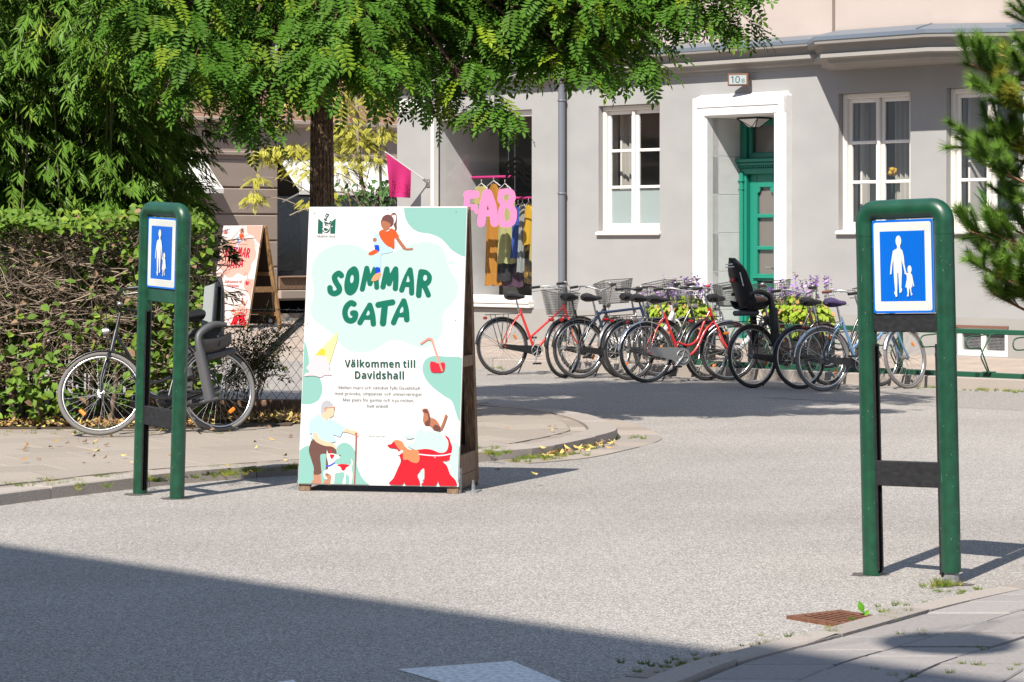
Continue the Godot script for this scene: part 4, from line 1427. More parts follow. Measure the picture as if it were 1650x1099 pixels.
	p.stroke([225, 640, 262, 612], 14, Color(0.75, 0.84, 0.94), false)
	p.stroke([455, 640, 600, 652, 720, 648, 810, 630], 6, Color(0.80, 0.76, 0.86))
	p.dot(108, 547, 8, 5, Color(0.03, 0.01, 0.05))
	if full:
		for q in [[810, 790, 6, 5], [632, 670, 8, 8]]: p.dot(q[0], q[1], q[2], q[3], Color(0.4, 0.42, 0.42))
		p.frame(470, 330, 0.22744)
		for q in [[90, 868, 4], [1173, 835, 4], [1182, 70, 3]]: p.dot(q[0], q[1], q[2], q[2], Color(0.06, 0.06, 0.06))
	return p.mb


func a_board(o: Node3D, w: float, slant: float, half: float, timber: Material, c: Dictionary, place_name: String, full: bool) -> void:
	# two leaning frames hinged at the top; +z is the front. slant: length of a frame, half: half the spread at the foot
	var lean := asin(half / slant)
	var top := slant * cos(lean)
	for side in [1, -1]:
		var f := sub("frame", o)
		f.position = Vector3(0, top, 0.05 * side)
		f.rotation.y = 0.0 if side == 1 else PI
		f.rotation.x = 0.0
		f.basis = f.basis * Basis(Vector3.RIGHT, -lean)
		# local: hangs down from the hinge, +z outwards
		var m := MB.new()
		for x in [-1, 1]:
			m.bbox(Vector3(x * (w / 2 - 0.04), -slant / 2, -0.0245), Vector3(0.075, slant, 0.036), 0.004)
		for y in [0.04, slant * 0.47, slant - 0.24]:
			m.bbox(Vector3(0, -y, -0.0235), Vector3(w - 0.15, 0.07, 0.033), 0.004)
		obj("timber_frame", m, timber, f)
		# side boards that close the flanks
		m = MB.new()
		m.box2(Vector3(-w / 2 + 0.076, -slant + 0.06, -0.012), Vector3(w / 2 - 0.076, -0.08, -0.0065))
		obj("back_panel", m, M.dark_timber, f)
		if side == 1:
			m = MB.new()
			m.bbox(Vector3(0, -(slant - 0.035) / 2 + 0.008, 0.0), Vector3(w, slant - 0.035, 0.012), 0.002)
			obj("panel", m, M.white_lacquer, f)
			var pr := obj("printed_poster", board_print(w, slant - 0.04, c, place_name, full), M["print"], f)
			pr.position = Vector3(-w / 2, -slant + 0.045, 0.0065)
		else:
			m = MB.new()
			m.bbox(Vector3(0, -(slant - 0.035) / 2 + 0.008, 0.0), Vector3(w, slant - 0.035, 0.012), 0.002)
			obj("panel", m, timber, f)
	# cross pieces on both flanks: a deep board low down and a rail above it
	for x in [-1, 1]:
		for q in ([[0.02, 0.105], [0.109, 0.235], [0.80, 0.87]] if full else [[0.62, 0.72]]):
			var m := MB.new()
			var y0: float = q[0]; var y1: float = q[1]
			var z0: float = half * (1.0 - y0 / top) + 0.012; var z1: float = half * (1.0 - y1 / top) + 0.012
			m.t = Transform3D(Basis(Vector3.UP, PI / 2), Vector3(x * (w / 2 - 0.02), 0, 0))
			m.plate(pv([-z0, y0, z0, y0, z1, y1, -z1, y1]), -0.012, 0.012)
			obj("flank_board", m, timber, o)
	if full:
		for x in [-1, 1]:
			var m := MB.new()
			m.box2(Vector3(x * (w / 2 + 0.001), -0.0, half - 0.03), Vector3(x * (w / 2 + 0.006), 0.16, half + 0.03))
			m.cyl(Vector3(x * (w / 2 + 0.05), 0.0, half - 0.16), Vector3(x * (w / 2 + 0.05), 0.07, half - 0.16), 0.022, 8, 0.01)
			m.box2(Vector3(x * (w / 2 + 0.0065), 0.0, half - 0.2), Vector3(x * (w / 2 + 0.1), 0.008, half - 0.04))
			obj("anchor_bracket", m, M.galvanised, o)


func big_board() -> void:
	var o := thing("street_sandwich_board", "large white and mint poster board on a brown wooden stand in the street", "sign board", V(-0.80, 0.0, 17.46), deg_to_rad(-11.0))
	a_board(o, 1.06, 1.85, 0.275, M.brown_timber, GREEN, "Davidshall", true)


func pink_board() -> void:
	var o := thing("street_sandwich_board", "pink poster board on pale wooden legs behind the wire fence", "sign board", V(-4.72, 0.12, 47.2), deg_to_rad(-44.0))
	a_board(o, 1.06, 1.82, 0.36, M.light_timber, PINK, "Friisgatan", false)


# ---------------------------------------------------------------- pedestrian zone signs
func bollards() -> void:
	bollard("left pedestrian zone sign in a green tube frame by the kerb, near the leaning bicycle", V(-2.237, 0, 16.88), deg_to_rad(-50.0), 1.86, 0.43, -2.6, M.post_green, false)
	bollard("right pedestrian zone sign in a green tube frame near the drain grate", V(1.905, 0, 12.72), deg_to_rad(-40.5), 1.81, 0.44, 1.4, M.tar_black, true)


func bollard(label: String, at: Vector3, turn: float, h: float, s: float, lean: float, lower: Material, bare_foot: bool) -> void:
	var o := thing("pedestrian_zone_sign", label, "sign", at, turn, "pedestrian zone signs in green tube frames")
	o.rotation_degrees.z = lean
	var r := 0.046
	var x := s / 2
	for sg in [-1, 1]:
		var m := MB.new()
		var foot := 0.045 if bare_foot and sg == 1 else -0.02
		m.tube([Vector3(x * sg, foot, 0), Vector3(x * sg, h - 0.1, 0)], r, 20)
		obj("post", m, M.post_green, o)
		# dark slot with its rail on the inner side
		m = MB.new()
		m.box2(Vector3(sg * (x - r - 0.002), 0.02, -0.014), Vector3(sg * (x - r + 0.008), h - 0.7, 0.014))
		obj("slot", m, M.hole, o)
		m = MB.new()
		for z in [-0.018, 0.018]: m.box(Vector3(sg * (x - r + 0.002), (h - 0.66) / 2, z), Vector3(0.016, h - 0.72, 0.005))
		obj("slot_rail", m, M.tar_black, o)
		m = MB.new()
		m.tube([Vector3(x * sg, -0.1, 0), Vector3(x * sg, 0.07, 0)], r * 0.8, 16)
		obj("base_pipe", m, M.galvanised, o)
	var m := MB.new()
	var e := 0.062
	var pts := []
	for k in 7:
		var a := PI - PI / 2 * k / 6
		pts.append(Vector3(-x + e + e * cos(a), h - r - e + e * sin(a), 0))
	for k in 7:
		var a := PI / 2 - PI / 2 * k / 6
		pts.append(Vector3(x - e + e * cos(a), h - r - e + e * sin(a), 0))
	pts.push_front(Vector3(-x, h - 0.17, 0)); pts.push_back(Vector3(x, h - 0.17, 0))
	m.tube(pts, r + 0.0015, 20)
	obj("top_bend", m, M.post_green, o)
	for q in [[h - 0.632, h - 0.545, lower, 0.012], [0.44, 0.56, M.tar_black, 0.02]]:
		m = MB.new()
		m.bbox(Vector3(0, (q[0] + q[1]) / 2, 0), Vector3(s - 2 * r + 0.01, q[1] - q[0], q[3] * 2), 0.004)
		obj("cross_plate", m, q[2], o)
	# chips of bare metal on the paint
	m = MB.new()
	var rr := RandomNumberGenerator.new()
	rr.seed = int(h * 1000)
	for k in 60:
		var sg := -1.0 if rr.randf() < 0.5 else 1.0
		var y := rr.randf_range(0.1, h - 0.2)
		var a := rr.randf_range(-0.2, PI + 0.2)
		var l := rr.randf_range(0.002, 0.010) if rr.randf() < 0.93 else 0.035
		m.t = Transform3D(Basis(Vector3.UP, PI / 2 - a) * Basis(Vector3.BACK, rr.randf_range(-0.5, 0.5)), Vector3(x * sg + r * cos(a), y, r * sin(a)))
		m.box(Vector3.ZERO, Vector3(0.002, l, 0.0012))
	obj("paint_chip", m, M.dull_steel, o).set_meta("kind", "stuff")
	# the sign: ribbed plate with white border and the walking adult and child
	var w := s - 2 * r - 0.012; var ht := 0.445
	var y0 := h - 0.542
	m = MB.new()
	m.bbox(Vector3(0, y0 + ht / 2, 0.012), Vector3(w + 0.004, ht, 0.018), 0.004)
	obj("sign_plate", m, M.blue_lacquer, o)
	var p := Print.new()
	p.place = func(q: Vector2) -> Vector2: return Vector2(q.x * w / 100.0, ht - q.y * ht / 120.0)
	var blue := Color(0.0, 0.16, 0.72); var white := Color(0.80, 0.81, 0.76)
	var rounded := func(x0: float, y1: float, x1: float, y2: float, rad: float, col: Color) -> void:
		var a := []
		for c in [[x1 - rad, y1 + rad, -90], [x1 - rad, y2 - rad, 0], [x0 + rad, y2 - rad, 90], [x0 + rad, y1 + rad, 180]]:
			for k in 5:
				var t := deg_to_rad(c[2] + 22.5 * k)
				a.append(c[0] + rad * cos(t)); a.append(c[1] + rad * sin(t))
		p.fill(a, col, false)
	rounded.call(0.0, 0.0, 100.0, 120.0, 3.5, blue)
	rounded.call(2.6, 3.0, 97.4, 117.2, 3.0, white)
	rounded.call(12.5, 14.5, 87.0, 105.0, 0.3, blue)
	# faint vertical ribs of the reflective sheet
	for k in 25:
		p.stroke([4.0 + 3.8 * k, 4.2, 4.0 + 3.8 * k, 14.0], 0.35, Color(0.70, 0.72, 0.68), false)
		p.stroke([4.0 + 3.8 * k, 105.6, 4.0 + 3.8 * k, 116.0], 0.35, Color(0.70, 0.72, 0.68), false)
		if k > 2 and k < 22: p.stroke([4.0 + 3.8 * k, 15.4, 4.0 + 3.8 * k, 104.2], 0.35, Color(0.0, 0.135, 0.64), false)
	p.place = func(q: Vector2) -> Vector2: return Vector2((q.x - 165.0) / 553.0 * w, ht * (1.0 - (q.y - 240.0) / 758.0))
	p.dot(411, 412, 26, 44, white)
	p.fill([398, 450, 425, 450, 426, 472, 445, 490, 458, 540, 462, 600, 472, 650, 476, 672, 462, 660, 446, 600, 436, 560, 438, 660, 434, 720, 430, 795, 437, 805, 430, 828, 412, 838, 410, 800, 404, 672, 396, 672, 394, 760, 390, 830, 391, 862, 378, 868, 362, 830, 372, 815, 366, 740, 362, 670, 362, 560, 352, 600, 341, 682, 328, 684, 334, 620, 348, 540, 360, 490, 398, 472], white, false)
	p.dot(508, 645, 19, 32, white)
	p.fill([500, 672, 516, 672, 530, 690, 538, 735, 548, 782, 538, 784, 527, 745, 530, 790, 519, 792, 521, 830, 530, 848, 518, 860, 508, 800, 502, 800, 494, 865, 478, 862, 486, 842, 480, 792, 466, 790, 482, 720, 480, 690, 462, 680, 462, 650, 474, 655, 480, 675], white, false)
	var pr := obj("sign_print", p.mb, M.sign_sheet, o)
	pr.position = Vector3(-w / 2, y0, 0.0213)


# ---------------------------------------------------------------- bicycles
# own axes of a bicycle: x forwards from the rear axle, y up, z to its right; the rear wheel touches the ground at the origin
var shared := {}


func wheel(parent: Node3D, at: Vector3, tyre: Material, steer := 0.0) -> void:
	if not shared.has("tyre"):
		var a := MB.new()
		a.torus(Vector3.ZERO, Vector3.BACK, 0.329, 0.0185, 44, 8)
		shared.tyre = a.mesh()
		a = MB.new()
		a.torus(Vector3.ZERO, Vector3.BACK, 0.303, 0.009, 44, 6, 1.3)
		shared.rim = a.mesh()
		a = MB.new()
		for k in 32:
			var t := TAU * k / 32
			var z := 0.028 if k % 2 else -0.028
			var cross := 0.55 if (k / 2) % 2 else -0.55
			var r := Vector3(cos(t), sin(t), 0); var h := Vector3(cos(t + cross * 1.6), sin(t + cross * 1.6), 0)
			a.tube([h * 0.022 + Vector3(0, 0, z), r * 0.298], 0.0014, 3, false)
		shared.spokes = a.mesh()
		a = MB.new()
		a.cyl(Vector3(0, 0, -0.05), Vector3(0, 0, 0.05), 0.018, 10)
		a.cyl(Vector3(0, 0, -0.032), Vector3(0, 0, -0.026), 0.03, 12)
		a.cyl(Vector3(0, 0, 0.026), Vector3(0, 0, 0.032), 0.03, 12)
		shared.hub = a.mesh()
	var w := sub("wheel", parent, at)
	w.rotation.y = steer
	obj("tyre", shared.tyre, tyre, w)
	obj("rim", shared.rim, M.steel, w)
	obj("spokes", shared.spokes, M.dull_steel, w)
	obj("hub", shared.hub, M.dull_steel, w)


func fender(m: MB, ctr: Vector3, a0: float, a1: float, R := 0.365, w := 0.027) -> void:
	var f := func(u: float, v: float) -> Vector3:
		var t := deg_to_rad(lerpf(a0, a1, v))
		var s := u * 2.0 - 1.0
		var rr := R - 0.016 * s * s
		return ctr + Vector3(cos(t) * rr, sin(t) * rr, s * w)
	m.sheet(f, 4, 26, 0.0025)


func bicycle(label: String, at: Vector3, heading: float, lean: float, o := {}) -> Node3D:
	# heading: degrees turned away from the picture plane; o: what sets this bicycle apart
	var b := thing("bicycle", label, "bicycle", at, deg_to_rad(heading), o.get("group", "bicycles parked at the green rack"))
	b.rotation_degrees.x = lean
	var paint: Material = M[o.get("paint", "black_lacquer")]
	var tyre: Material = M[o.get("tyre", "rubber")]
	var R := 0.345
	var wb: float = o.get("base", 1.08)
	var steer: float = deg_to_rad(o.get("steer", 0.0))
	var style: String = o.get("style", "swan")
	var bb := Vector3(0.44, 0.29, 0)
	var st := Vector3(0.245, 0.80, 0)                # top of the seat tube
	var hb := Vector3(0.90, 0.69, 0); var ht := Vector3(0.845, 0.85, 0)   # head tube
	var rear := Vector3(0, R, 0); var front := Vector3(wb, R, 0)
	wheel(b, rear, tyre)
	# frame
	var m := MB.new()
	m.tube([bb, st], 0.016, 10)
	m.tube([hb, ht], 0.019, 10)
	if style == "swan":
		m.tube(curve([ht.lerp(hb, 0.2), Vector3(0.76, 0.66, 0), Vector3(0.67, 0.48, 0), Vector3(0.55, 0.42, 0), Vector3(0.41, 0.46, 0)], 5), 0.0145, 10)
		m.tube(curve([hb, Vector3(0.78, 0.58, 0), Vector3(0.68, 0.41, 0), Vector3(0.58, 0.31, 0), bb], 5), 0.0155, 10)
	elif style == "straight":
		m.tube([hb.lerp(ht, 0.25), bb + Vector3(0.02, 0.01, 0)], 0.016, 10)
		m.tube([ht.lerp(hb, 0.2), Vector3(0.38, 0.45, 0)], 0.0145, 10)
	elif style == "thick":
		m.tube(curve([hb.lerp(ht, 0.4), Vector3(0.70, 0.50, 0), bb + Vector3(0.02, 0.02, 0)], 6), 0.03, 12)
	else:
		m.tube([ht.lerp(hb, 0.15), st - Vector3(-0.01, 0.03, 0)], 0.0165, 10)
		m.tube([hb.lerp(ht, 0.2), bb], 0.0175, 10)
	for s in [-1, 1]:
		m.tube([bb + Vector3(-0.04, 0, 0.03 * s), rear + Vector3(0, 0, 0.06 * s)], 0.009, 8)
		m.tube([st + Vector3(0.01, -0.05, 0.014 * s), Vector3(0.13, 0.62, 0.04 * s), rear + Vector3(0, 0, 0.06 * s)], 0.0075, 8)
	m.cyl(bb + Vector3(0, 0, -0.04), bb + Vector3(0, 0, 0.04), 0.022, 12)
	obj("frame", m, paint, b)
	# saddle
	m = MB.new()
	m.tube([st - Vector3(0, 0.06, 0), st + Vector3(-0.045, 0.13, 0)], 0.0125, 8)
	m.tube([st + Vector3(-0.10, 0.115, 0.03), st + Vector3(-0.02, 0.125, 0.03), st + Vector3(0.1, 0.13, 0.015)], 0.0035, 5)
	m.tube([st + Vector3(-0.10, 0.115, -0.03), st + Vector3(-0.02, 0.125, -0.03), st + Vector3(0.1, 0.13, -0.015)], 0.0035, 5)
	obj("seat_post", m, M.steel, b)
	m = MB.new()
	var sc := st + Vector3(-0.05, 0.155, 0)
	var secs := []
	for q in [[-0.13, 0.035, 0.02, 0.004], [-0.118, 0.085, 0.042, 0.008], [-0.08, 0.105, 0.055, 0.006], [-0.03, 0.09, 0.048, 0.0], [0.02, 0.06, 0.036, -0.006], [0.07, 0.036, 0.028, -0.006], [0.105, 0.026, 0.022, -0.004], [0.122, 0.012, 0.012, -0.006]]:
		secs.append([sc + Vector3(q[0], q[3], 0), Vector3.UP, Vector3.BACK, q[2], q[1]])
	m.loft(secs, 14)
	obj("saddle", m, M[o.get("saddle", "black_plastic")], b)
	# steering: fork, front wheel, bars turn together
	var st_ := sub("front_fork", b, hb)
	var axis := (ht - hb).normalized()
	st_.basis = Basis(axis, steer)
	m = MB.new()
	m.tube([Vector3.ZERO, Vector3(0.012, -0.03, 0)], 0.017, 8)
	for s in [-1, 1]:
		m.tube(curve([Vector3(0.01, -0.02, 0.012 * s), Vector3(0.035, -0.06, 0.045 * s), Vector3(0.10, -0.22, 0.05 * s), front - hb + Vector3(0, 0, 0.052 * s)], 4), 0.0105, 8)
	obj("fork_blades", m, M[o.get("fork", o.get("paint", "black_lacquer"))], st_)
	wheel(b, hb + st_.basis * (front - hb), tyre, 0.0)
	var fw: Node3D = b.get_child(b.get_child_count() - 1)
	fw.basis = st_.basis
	m = MB.new()
	var top := ht - hb
	m.tube([top, top + axis * 0.16, top + axis * 0.19 + Vector3(0.02, 0.0, 0)], 0.0125, 8)
	var sweep: float = o.get("sweep", 0.19); var rise: float = o.get("rise", 0.06)
	var c0 := top + axis * 0.19 + Vector3(0.025, 0, 0)
	for s in [-1, 1]:
		m.tube(curve([c0, c0 + Vector3(0.01, rise * 0.4, 0.09 * s), c0 + Vector3(-0.03, rise, 0.20 * s), c0 + Vector3(-sweep * 0.6, rise, 0.27 * s), c0 + Vector3(-sweep, rise - 0.01, 0.285 * s)], 4), 0.011, 8)
	obj("handlebar", m, M[o.get("bar", "dull_steel")], st_)
	for s in [-1, 1]:
		m = MB.new()
		m.tube([c0 + Vector3(-sweep * 0.62, rise, 0.271 * s), c0 + Vector3(-sweep - 0.05, rise - 0.012, 0.29 * s)], 0.0165, 8)
		obj("grip", m, M[o.get("grip", "black_plastic")], st_)
		m = MB.new()
		m.tube([c0 + Vector3(-sweep * 0.4, rise - 0.01, 0.25 * s), c0 + Vector3(-sweep * 0.45, rise - 0.045, 0.275 * s), c0 + Vector3(-sweep - 0.02, rise - 0.055, 0.30 * s)], 0.005, 5)
		obj("brake_lever", m, M.dull_steel, st_)
	m = MB.new()
	m.ball(c0 + Vector3(-0.01, rise + 0.02, 0.13), Vector3(0.03, 0.02, 0.03), 8)
	obj("bell", m, M[o.get("bell", "dull_steel")], st_)
	if o.get("lamp", true):
		m = MB.new()
		m.loft([[top + Vector3(0.045, 0.0, 0), Vector3.UP, Vector3.BACK, 0.015, 0.015], [top + Vector3(0.07, 0.0, 0), Vector3.UP, Vector3.BACK, 0.034, 0.034], [top + Vector3(0.105, 0.0, 0), Vector3.UP, Vector3.BACK, 0.036, 0.036]], 12)
		obj("headlight", m, M.dull_steel, st_)
	# brake cable
	m = MB.new()
	m.tube(curve([c0 + Vector3(-0.05, rise - 0.02, 0.2), c0 + Vector3(0.09, 0.02, 0.09), top + Vector3(0.08, -0.02, 0.02), Vector3(0.03, 0.0, 0.02)], 5), 0.0028, 4)
	m.tube(curve([c0 + Vector3(-0.05, rise - 0.02, -0.2), c0 + Vector3(0.08, 0.04, -0.09), top + Vector3(0.05, -0.05, -0.02), Vector3(-0.03, -0.05, -0.02)], 5), 0.0028, 4)
	obj("cable", m, M.black_plastic, st_)
	# mudguards, chain case, cranks, stand
	m = MB.new()
	fender(m, rear, 205.0 - 30.0, 12.0)
	for s in [-1, 1]: m.tube([rear + Vector3(0, 0, 0.055 * s), rear + Vector3(cos(2.6) * 0.36, sin(2.6) * 0.36, 0.03 * s)], 0.0025, 4)
	obj("rear_mudguard", m, M[o.get("guard", "black_lacquer")], b)
	m = MB.new()
	var fc := front - hb
	fender(m, fc, 165.0, 45.0)
	for s in [-1, 1]: m.tube([fc + Vector3(0, 0, 0.055 * s), fc + Vector3(cos(2.75) * 0.36, sin(2.75) * 0.36, 0.03 * s)], 0.0025, 4)
	obj("front_mudguard", m, M[o.get("guard", "black_lacquer")], st_)
	m = MB.new()
	var guard: String = o.get("chain", "black_plastic")
	var cg := PackedVector2Array()
	if guard == "dull_steel":
		for k in 13: cg.append(Vector2(bb.x, bb.y) + Vector2.from_angle(deg_to_rad(110 - 220.0 * k / 12)) * 0.105)
		cg.append_array(pv([0.30, 0.255, 0.06, R - 0.035, -0.03, R, 0.0, R + 0.04, 0.10, R + 0.06, 0.36, 0.40]))
		m.plate(cg, 0.052, 0.064)
		m.col = Color.WHITE
	else:
		for k in 9: cg.append(Vector2(bb.x, bb.y) + Vector2.from_angle(deg_to_rad(95 - 190.0 * k / 8)) * 0.062)
		cg.append_array(pv([0.30, 0.262, 0.02, R - 0.03, -0.035, R, 0.0, R + 0.032, 0.2, R + 0.012]))
		m.plate(cg, 0.05, 0.066)
	obj("chain_case", m, M[guard], b)
	m = MB.new()
	m.torus(bb + Vector3(0, 0, 0.07), Vector3.BACK, 0.075, 0.006, 28, 5)
	for k in 5:
		var t := TAU * k / 5
		m.tube([bb + Vector3(0, 0, 0.07), bb + Vector3(cos(t) * 0.073, sin(t) * 0.073, 0.07)], 0.006, 5)
	obj("chainring", m, M.dull_steel, b)
	var ca: float = deg_to_rad(o.get("crank", 240.0))
	for s in [1, -1]:
		m = MB.new()
		var e := bb + Vector3(cos(ca) * 0.165 * s, sin(ca) * 0.165 * s, 0.085 * s)
		m.tube([bb + Vector3(0, 0, 0.075 * s), e], 0.009, 6)
		obj("crank", m, M.steel, b)
		m = MB.new()
		m.bbox(e + Vector3(0, 0, 0.055 * s), Vector3(0.085, 0.024, 0.085), 0.006)
		m.box(e + Vector3(0.043, 0, 0.055 * s), Vector3(0.004, 0.014, 0.05))
		obj("pedal", m, M.black_plastic, b)
	m = MB.new()
	m.tube([bb + Vector3(-0.08, -0.02, -0.05), Vector3(0.30, 0.015, -0.19)], 0.0075, 6)
	obj("kickstand", m, M.wire, b)
	# luggage rack with rear light
	if o.get("rack", true):
		m = MB.new()
		var ry := 0.735
		for z in [-0.065, -0.022, 0.022, 0.065]: m.tube([Vector3(0.19, ry + 0.01, z), Vector3(-0.19, ry, z)], 0.0045, 5)
		m.tube(curve([Vector3(0.19, ry + 0.01, 0.065), Vector3(0.215, ry + 0.01, 0.0), Vector3(0.19, ry + 0.01, -0.065)], 4), 0.005, 5)
		m.tube(curve([Vector3(-0.19, ry, 0.065), Vector3(-0.215, ry, 0.0), Vector3(-0.19, ry, -0.065)], 4), 0.005, 5)
		for s in [-1, 1]:
			m.tube([rear + Vector3(-0.01, 0, 0.065 * s), Vector3(-0.12, ry, 0.067 * s)], 0.0045, 5)
			m.tube([rear + Vector3(0.01, 0, 0.065 * s), Vector3(0.06, ry, 0.067 * s)], 0.0045, 5)
		obj("luggage_rack", m, M[o.get("rack_paint", "wire")], b)
		m = MB.new()
		m.bbox(Vector3(-0.222, ry - 0.04, 0), Vector3(0.025, 0.036, 0.085), 0.01)
		obj("rear_light", m, M.red_lens, b)
	for w in [[rear, 215.0, 0.21], [front, 300.0, 0.21]]:
		if not o.get("reflector", true): continue
		m = MB.new()
		var t := deg_to_rad(w[1] + o.get("crank", 240.0) * 0.7)
		var ctr: Vector3 = w[0] + Vector3(cos(t), sin(t), 0) * w[2]
		m.t = Transform3D(Basis(Vector3.BACK, t), ctr)
		m.bbox(Vector3.ZERO, Vector3(0.032, 0.065, 0.016), 0.007)
		if w[0] == front: m.t = Transform3D(); m = MB.new(); m.t = Transform3D(st_.basis, hb - st_.basis * hb) * Transform3D(Basis(Vector3.BACK, t), ctr); m.bbox(Vector3.ZERO, Vector3(0.032, 0.065, 0.016), 0.007)
		obj("spoke_reflector", m, M.orange_lens, b)
	if o.has("basket"): wire_basket(st_, top + Vector3(0.10, 0.02, 0), o.basket, 0.0)
	if o.has("rear_basket"): wire_basket(b, Vector3(-0.02, 0.76, 0.14), o.rear_basket, PI / 2)
	if o.get("child_seat", false): 
		if o.get("seat_dark", true): child_seat(b, Vector3(-0.10, 0.86, 0), M.black_plastic, true)
		else:
			child_seat(b, Vector3(-0.06, 0.67, 0), M.grey_plastic, false)
			var cs: Node3D = b.get_child(b.get_child_count() - 1)
			cs.rotation.z = -0.18
	return b


func wire_basket(parent: Node3D, at: Vector3, kind: String, turn: float) -> void:
	# open basket of steel wire, narrower at the bottom
	var dense := 1.0 if kind == "mesh" else 2.1
	var m := MB.new()
	m.t = Transform3D(Basis(Vector3.UP, turn), at)
	var d0 := 0.105; var d1 := 0.14; var w0 := 0.15; var w1 := 0.20; var h := 0.24
	var corner := func(y: float, sx: float, sz: float) -> Vector3:
		var e := y / h
		return Vector3(0.14 + sx * lerpf(d0, d1, e), y + (0.05 * (1.0 if sx > 0 else 0.0) * e), sz * lerpf(w0, w1, e))
	var rim_r := 0.0045
	for y in [0.0, h]:
		var c := [corner.call(y, -1, -1), corner.call(y, 1, -1), corner.call(y, 1, 1), corner.call(y, -1, 1)]
		for k in 4: m.tube([c[k], c[(k + 1) % 4]], rim_r, 5)
	var wires := 0.0017
	var rows := int(9 / dense) + 1
	for k in range(1, rows):
		var y := h * k / rows
		var c := [corner.call(y, -1, -1), corner.call(y, 1, -1), corner.call(y, 1, 1), corner.call(y, -1, 1)]
		for j in 4: m.tube([c[j], c[(j + 1) % 4]], wires, 3, false)
	var cols := int(24 / dense)
	for side in 4:
		var q := [[-1, -1, 1, -1], [1, -1, 1, 1], [1, 1, -1, 1], [-1, 1, -1, -1]]
		for k in cols + 1:
			var e := float(k) / cols
			var s: Array = q[side]
			m.tube([corner.call(0.0, s[0], s[1]).lerp(corner.call(0.0, s[2], s[3]), e), corner.call(h, s[0], s[1]).lerp(corner.call(h, s[2], s[3]), e)], wires, 3, false)
	for k in cols:
		var e := (k + 0.5) / cols
		m.tube([corner.call(0.0, -1, -1).lerp(corner.call(0.0, -1, 1), e), corner.call(0.0, 1, -1).lerp(corner.call(0.0, 1, 1), e)], wires, 3, false)
	obj("basket", m, M.wire, parent)


func child_seat(b: Node3D, at: Vector3, m_: Material, dark: bool) -> void:
	# moulded seat: tall curved back, side wings, seat pan, foot wells; x forwards
	var s := sub("child_seat", b, at)
	var back := func(u: float, v: float) -> Vector3:
		var q := u * 2.0 - 1.0
		var wdt := 0.155 - 0.03 * v + 0.03 * sin(v * PI) - (0.09 * pow(maxf(0.0, v - 0.72) / 0.28, 2.0))
		return Vector3(-0.03 - 0.16 * v + 0.10 * q * q * (1.0 - 0.45 * v), 0.02 + 0.56 * v, q * wdt)
	var m := MB.new()
	m.sheet(back, 14, 16, 0.02)
	obj("backrest", m, m_, s)
	m = MB.new()
	m.sheet(func(u: float, v: float) -> Vector3:
		var q := u * 2.0 - 1.0
		return Vector3(-0.05 + 0.29 * v, 0.03 - 0.02 * sin(v * PI) + 0.085 * q * q * q * q, q * 0.155), 14, 6, 0.02)
	obj("seat_pan", m, m_, s)
	for e in [-1, 1]:
		m = MB.new()
		m.tube(curve([Vector3(-0.03, 0.18, 0.155 * e), Vector3(0.10, 0.20, 0.17 * e), Vector3(0.24, 0.14, 0.165 * e), Vector3(0.27, 0.0, 0.17 * e)], 5), [0.02, 0.022, 0.024, 0.026, 0.028, 0.03, 0.03, 0.03, 0.03, 0.03, 0.03, 0.03, 0.032, 0.034, 0.036, 0.038], 8)
		obj("armrest", m, m_, s)
		m = MB.new()
		m.sheet(func(u: float, v: float) -> Vector3: return Vector3(0.22 + 0.10 * u + 0.02 * v, 0.02 - 0.40 * v, (0.17 + 0.04 * sin(u * PI)) * e), 6, 8, 0.02)
		m.bbox(Vector3(0.30, -0.39, 0.165 * e), Vector3(0.15, 0.03, 0.09), 0.01)
		obj("leg_guard", m, m_, s)
	m = MB.new()
	m.bbox(Vector3(0.03, -0.03, 0), Vector3(0.30, 0.06, 0.14), 0.02)
	m.tube([Vector3(0.1, -0.04, 0.06), Vector3(0.30, -0.10, 0.04)], 0.008, 6)
	m.tube([Vector3(0.1, -0.04, -0.06), Vector3(0.30, -0.10, -0.04)], 0.008, 6)
	m.bbox(Vector3(0.335, -0.12, 0), Vector3(0.07, 0.10, 0.09), 0.02)
	obj("mounting_block", m, M.grey_plastic, s)
	if dark:
		m = MB.new()
		m.bbox(Vector3(-0.15, 0.33, 0), Vector3(0.03, 0.045, 0.085), 0.01)
		obj("rear_reflector", m, M.red_lens, s)
		m = MB.new()
		for z in [-0.1, 0.1]:
			m.t = Transform3D(Basis(Vector3.BACK, 0.27), Vector3(-0.10, 0.34, z))
			m.bbox(Vector3.ZERO, Vector3(0.012, 0.16, 0.012), 0.004)
		m.t = Transform3D()
		m.bbox(Vector3(-0.185, 0.48, 0), Vector3(0.014, 0.012, 0.15), 0.004)
		m.bbox(Vector3(-0.19, 0.51, 0), Vector3(0.014, 0.012, 0.12), 0.004)
		obj("reflective_strip", m, M.white_lacquer, s)
	else:
		m = MB.new()
		m.sheet(func(u: float, v: float) -> Vector3: return Vector3(-0.005 - 0.13 * v + 0.06 * pow(u * 2.0 - 1.0, 2.0), 0.2 + 0.34 * v, (u * 2.0 - 1.0) * 0.11), 8, 8, 0.02)
		obj("seat_cushion", m, M.grey_cloth, s)


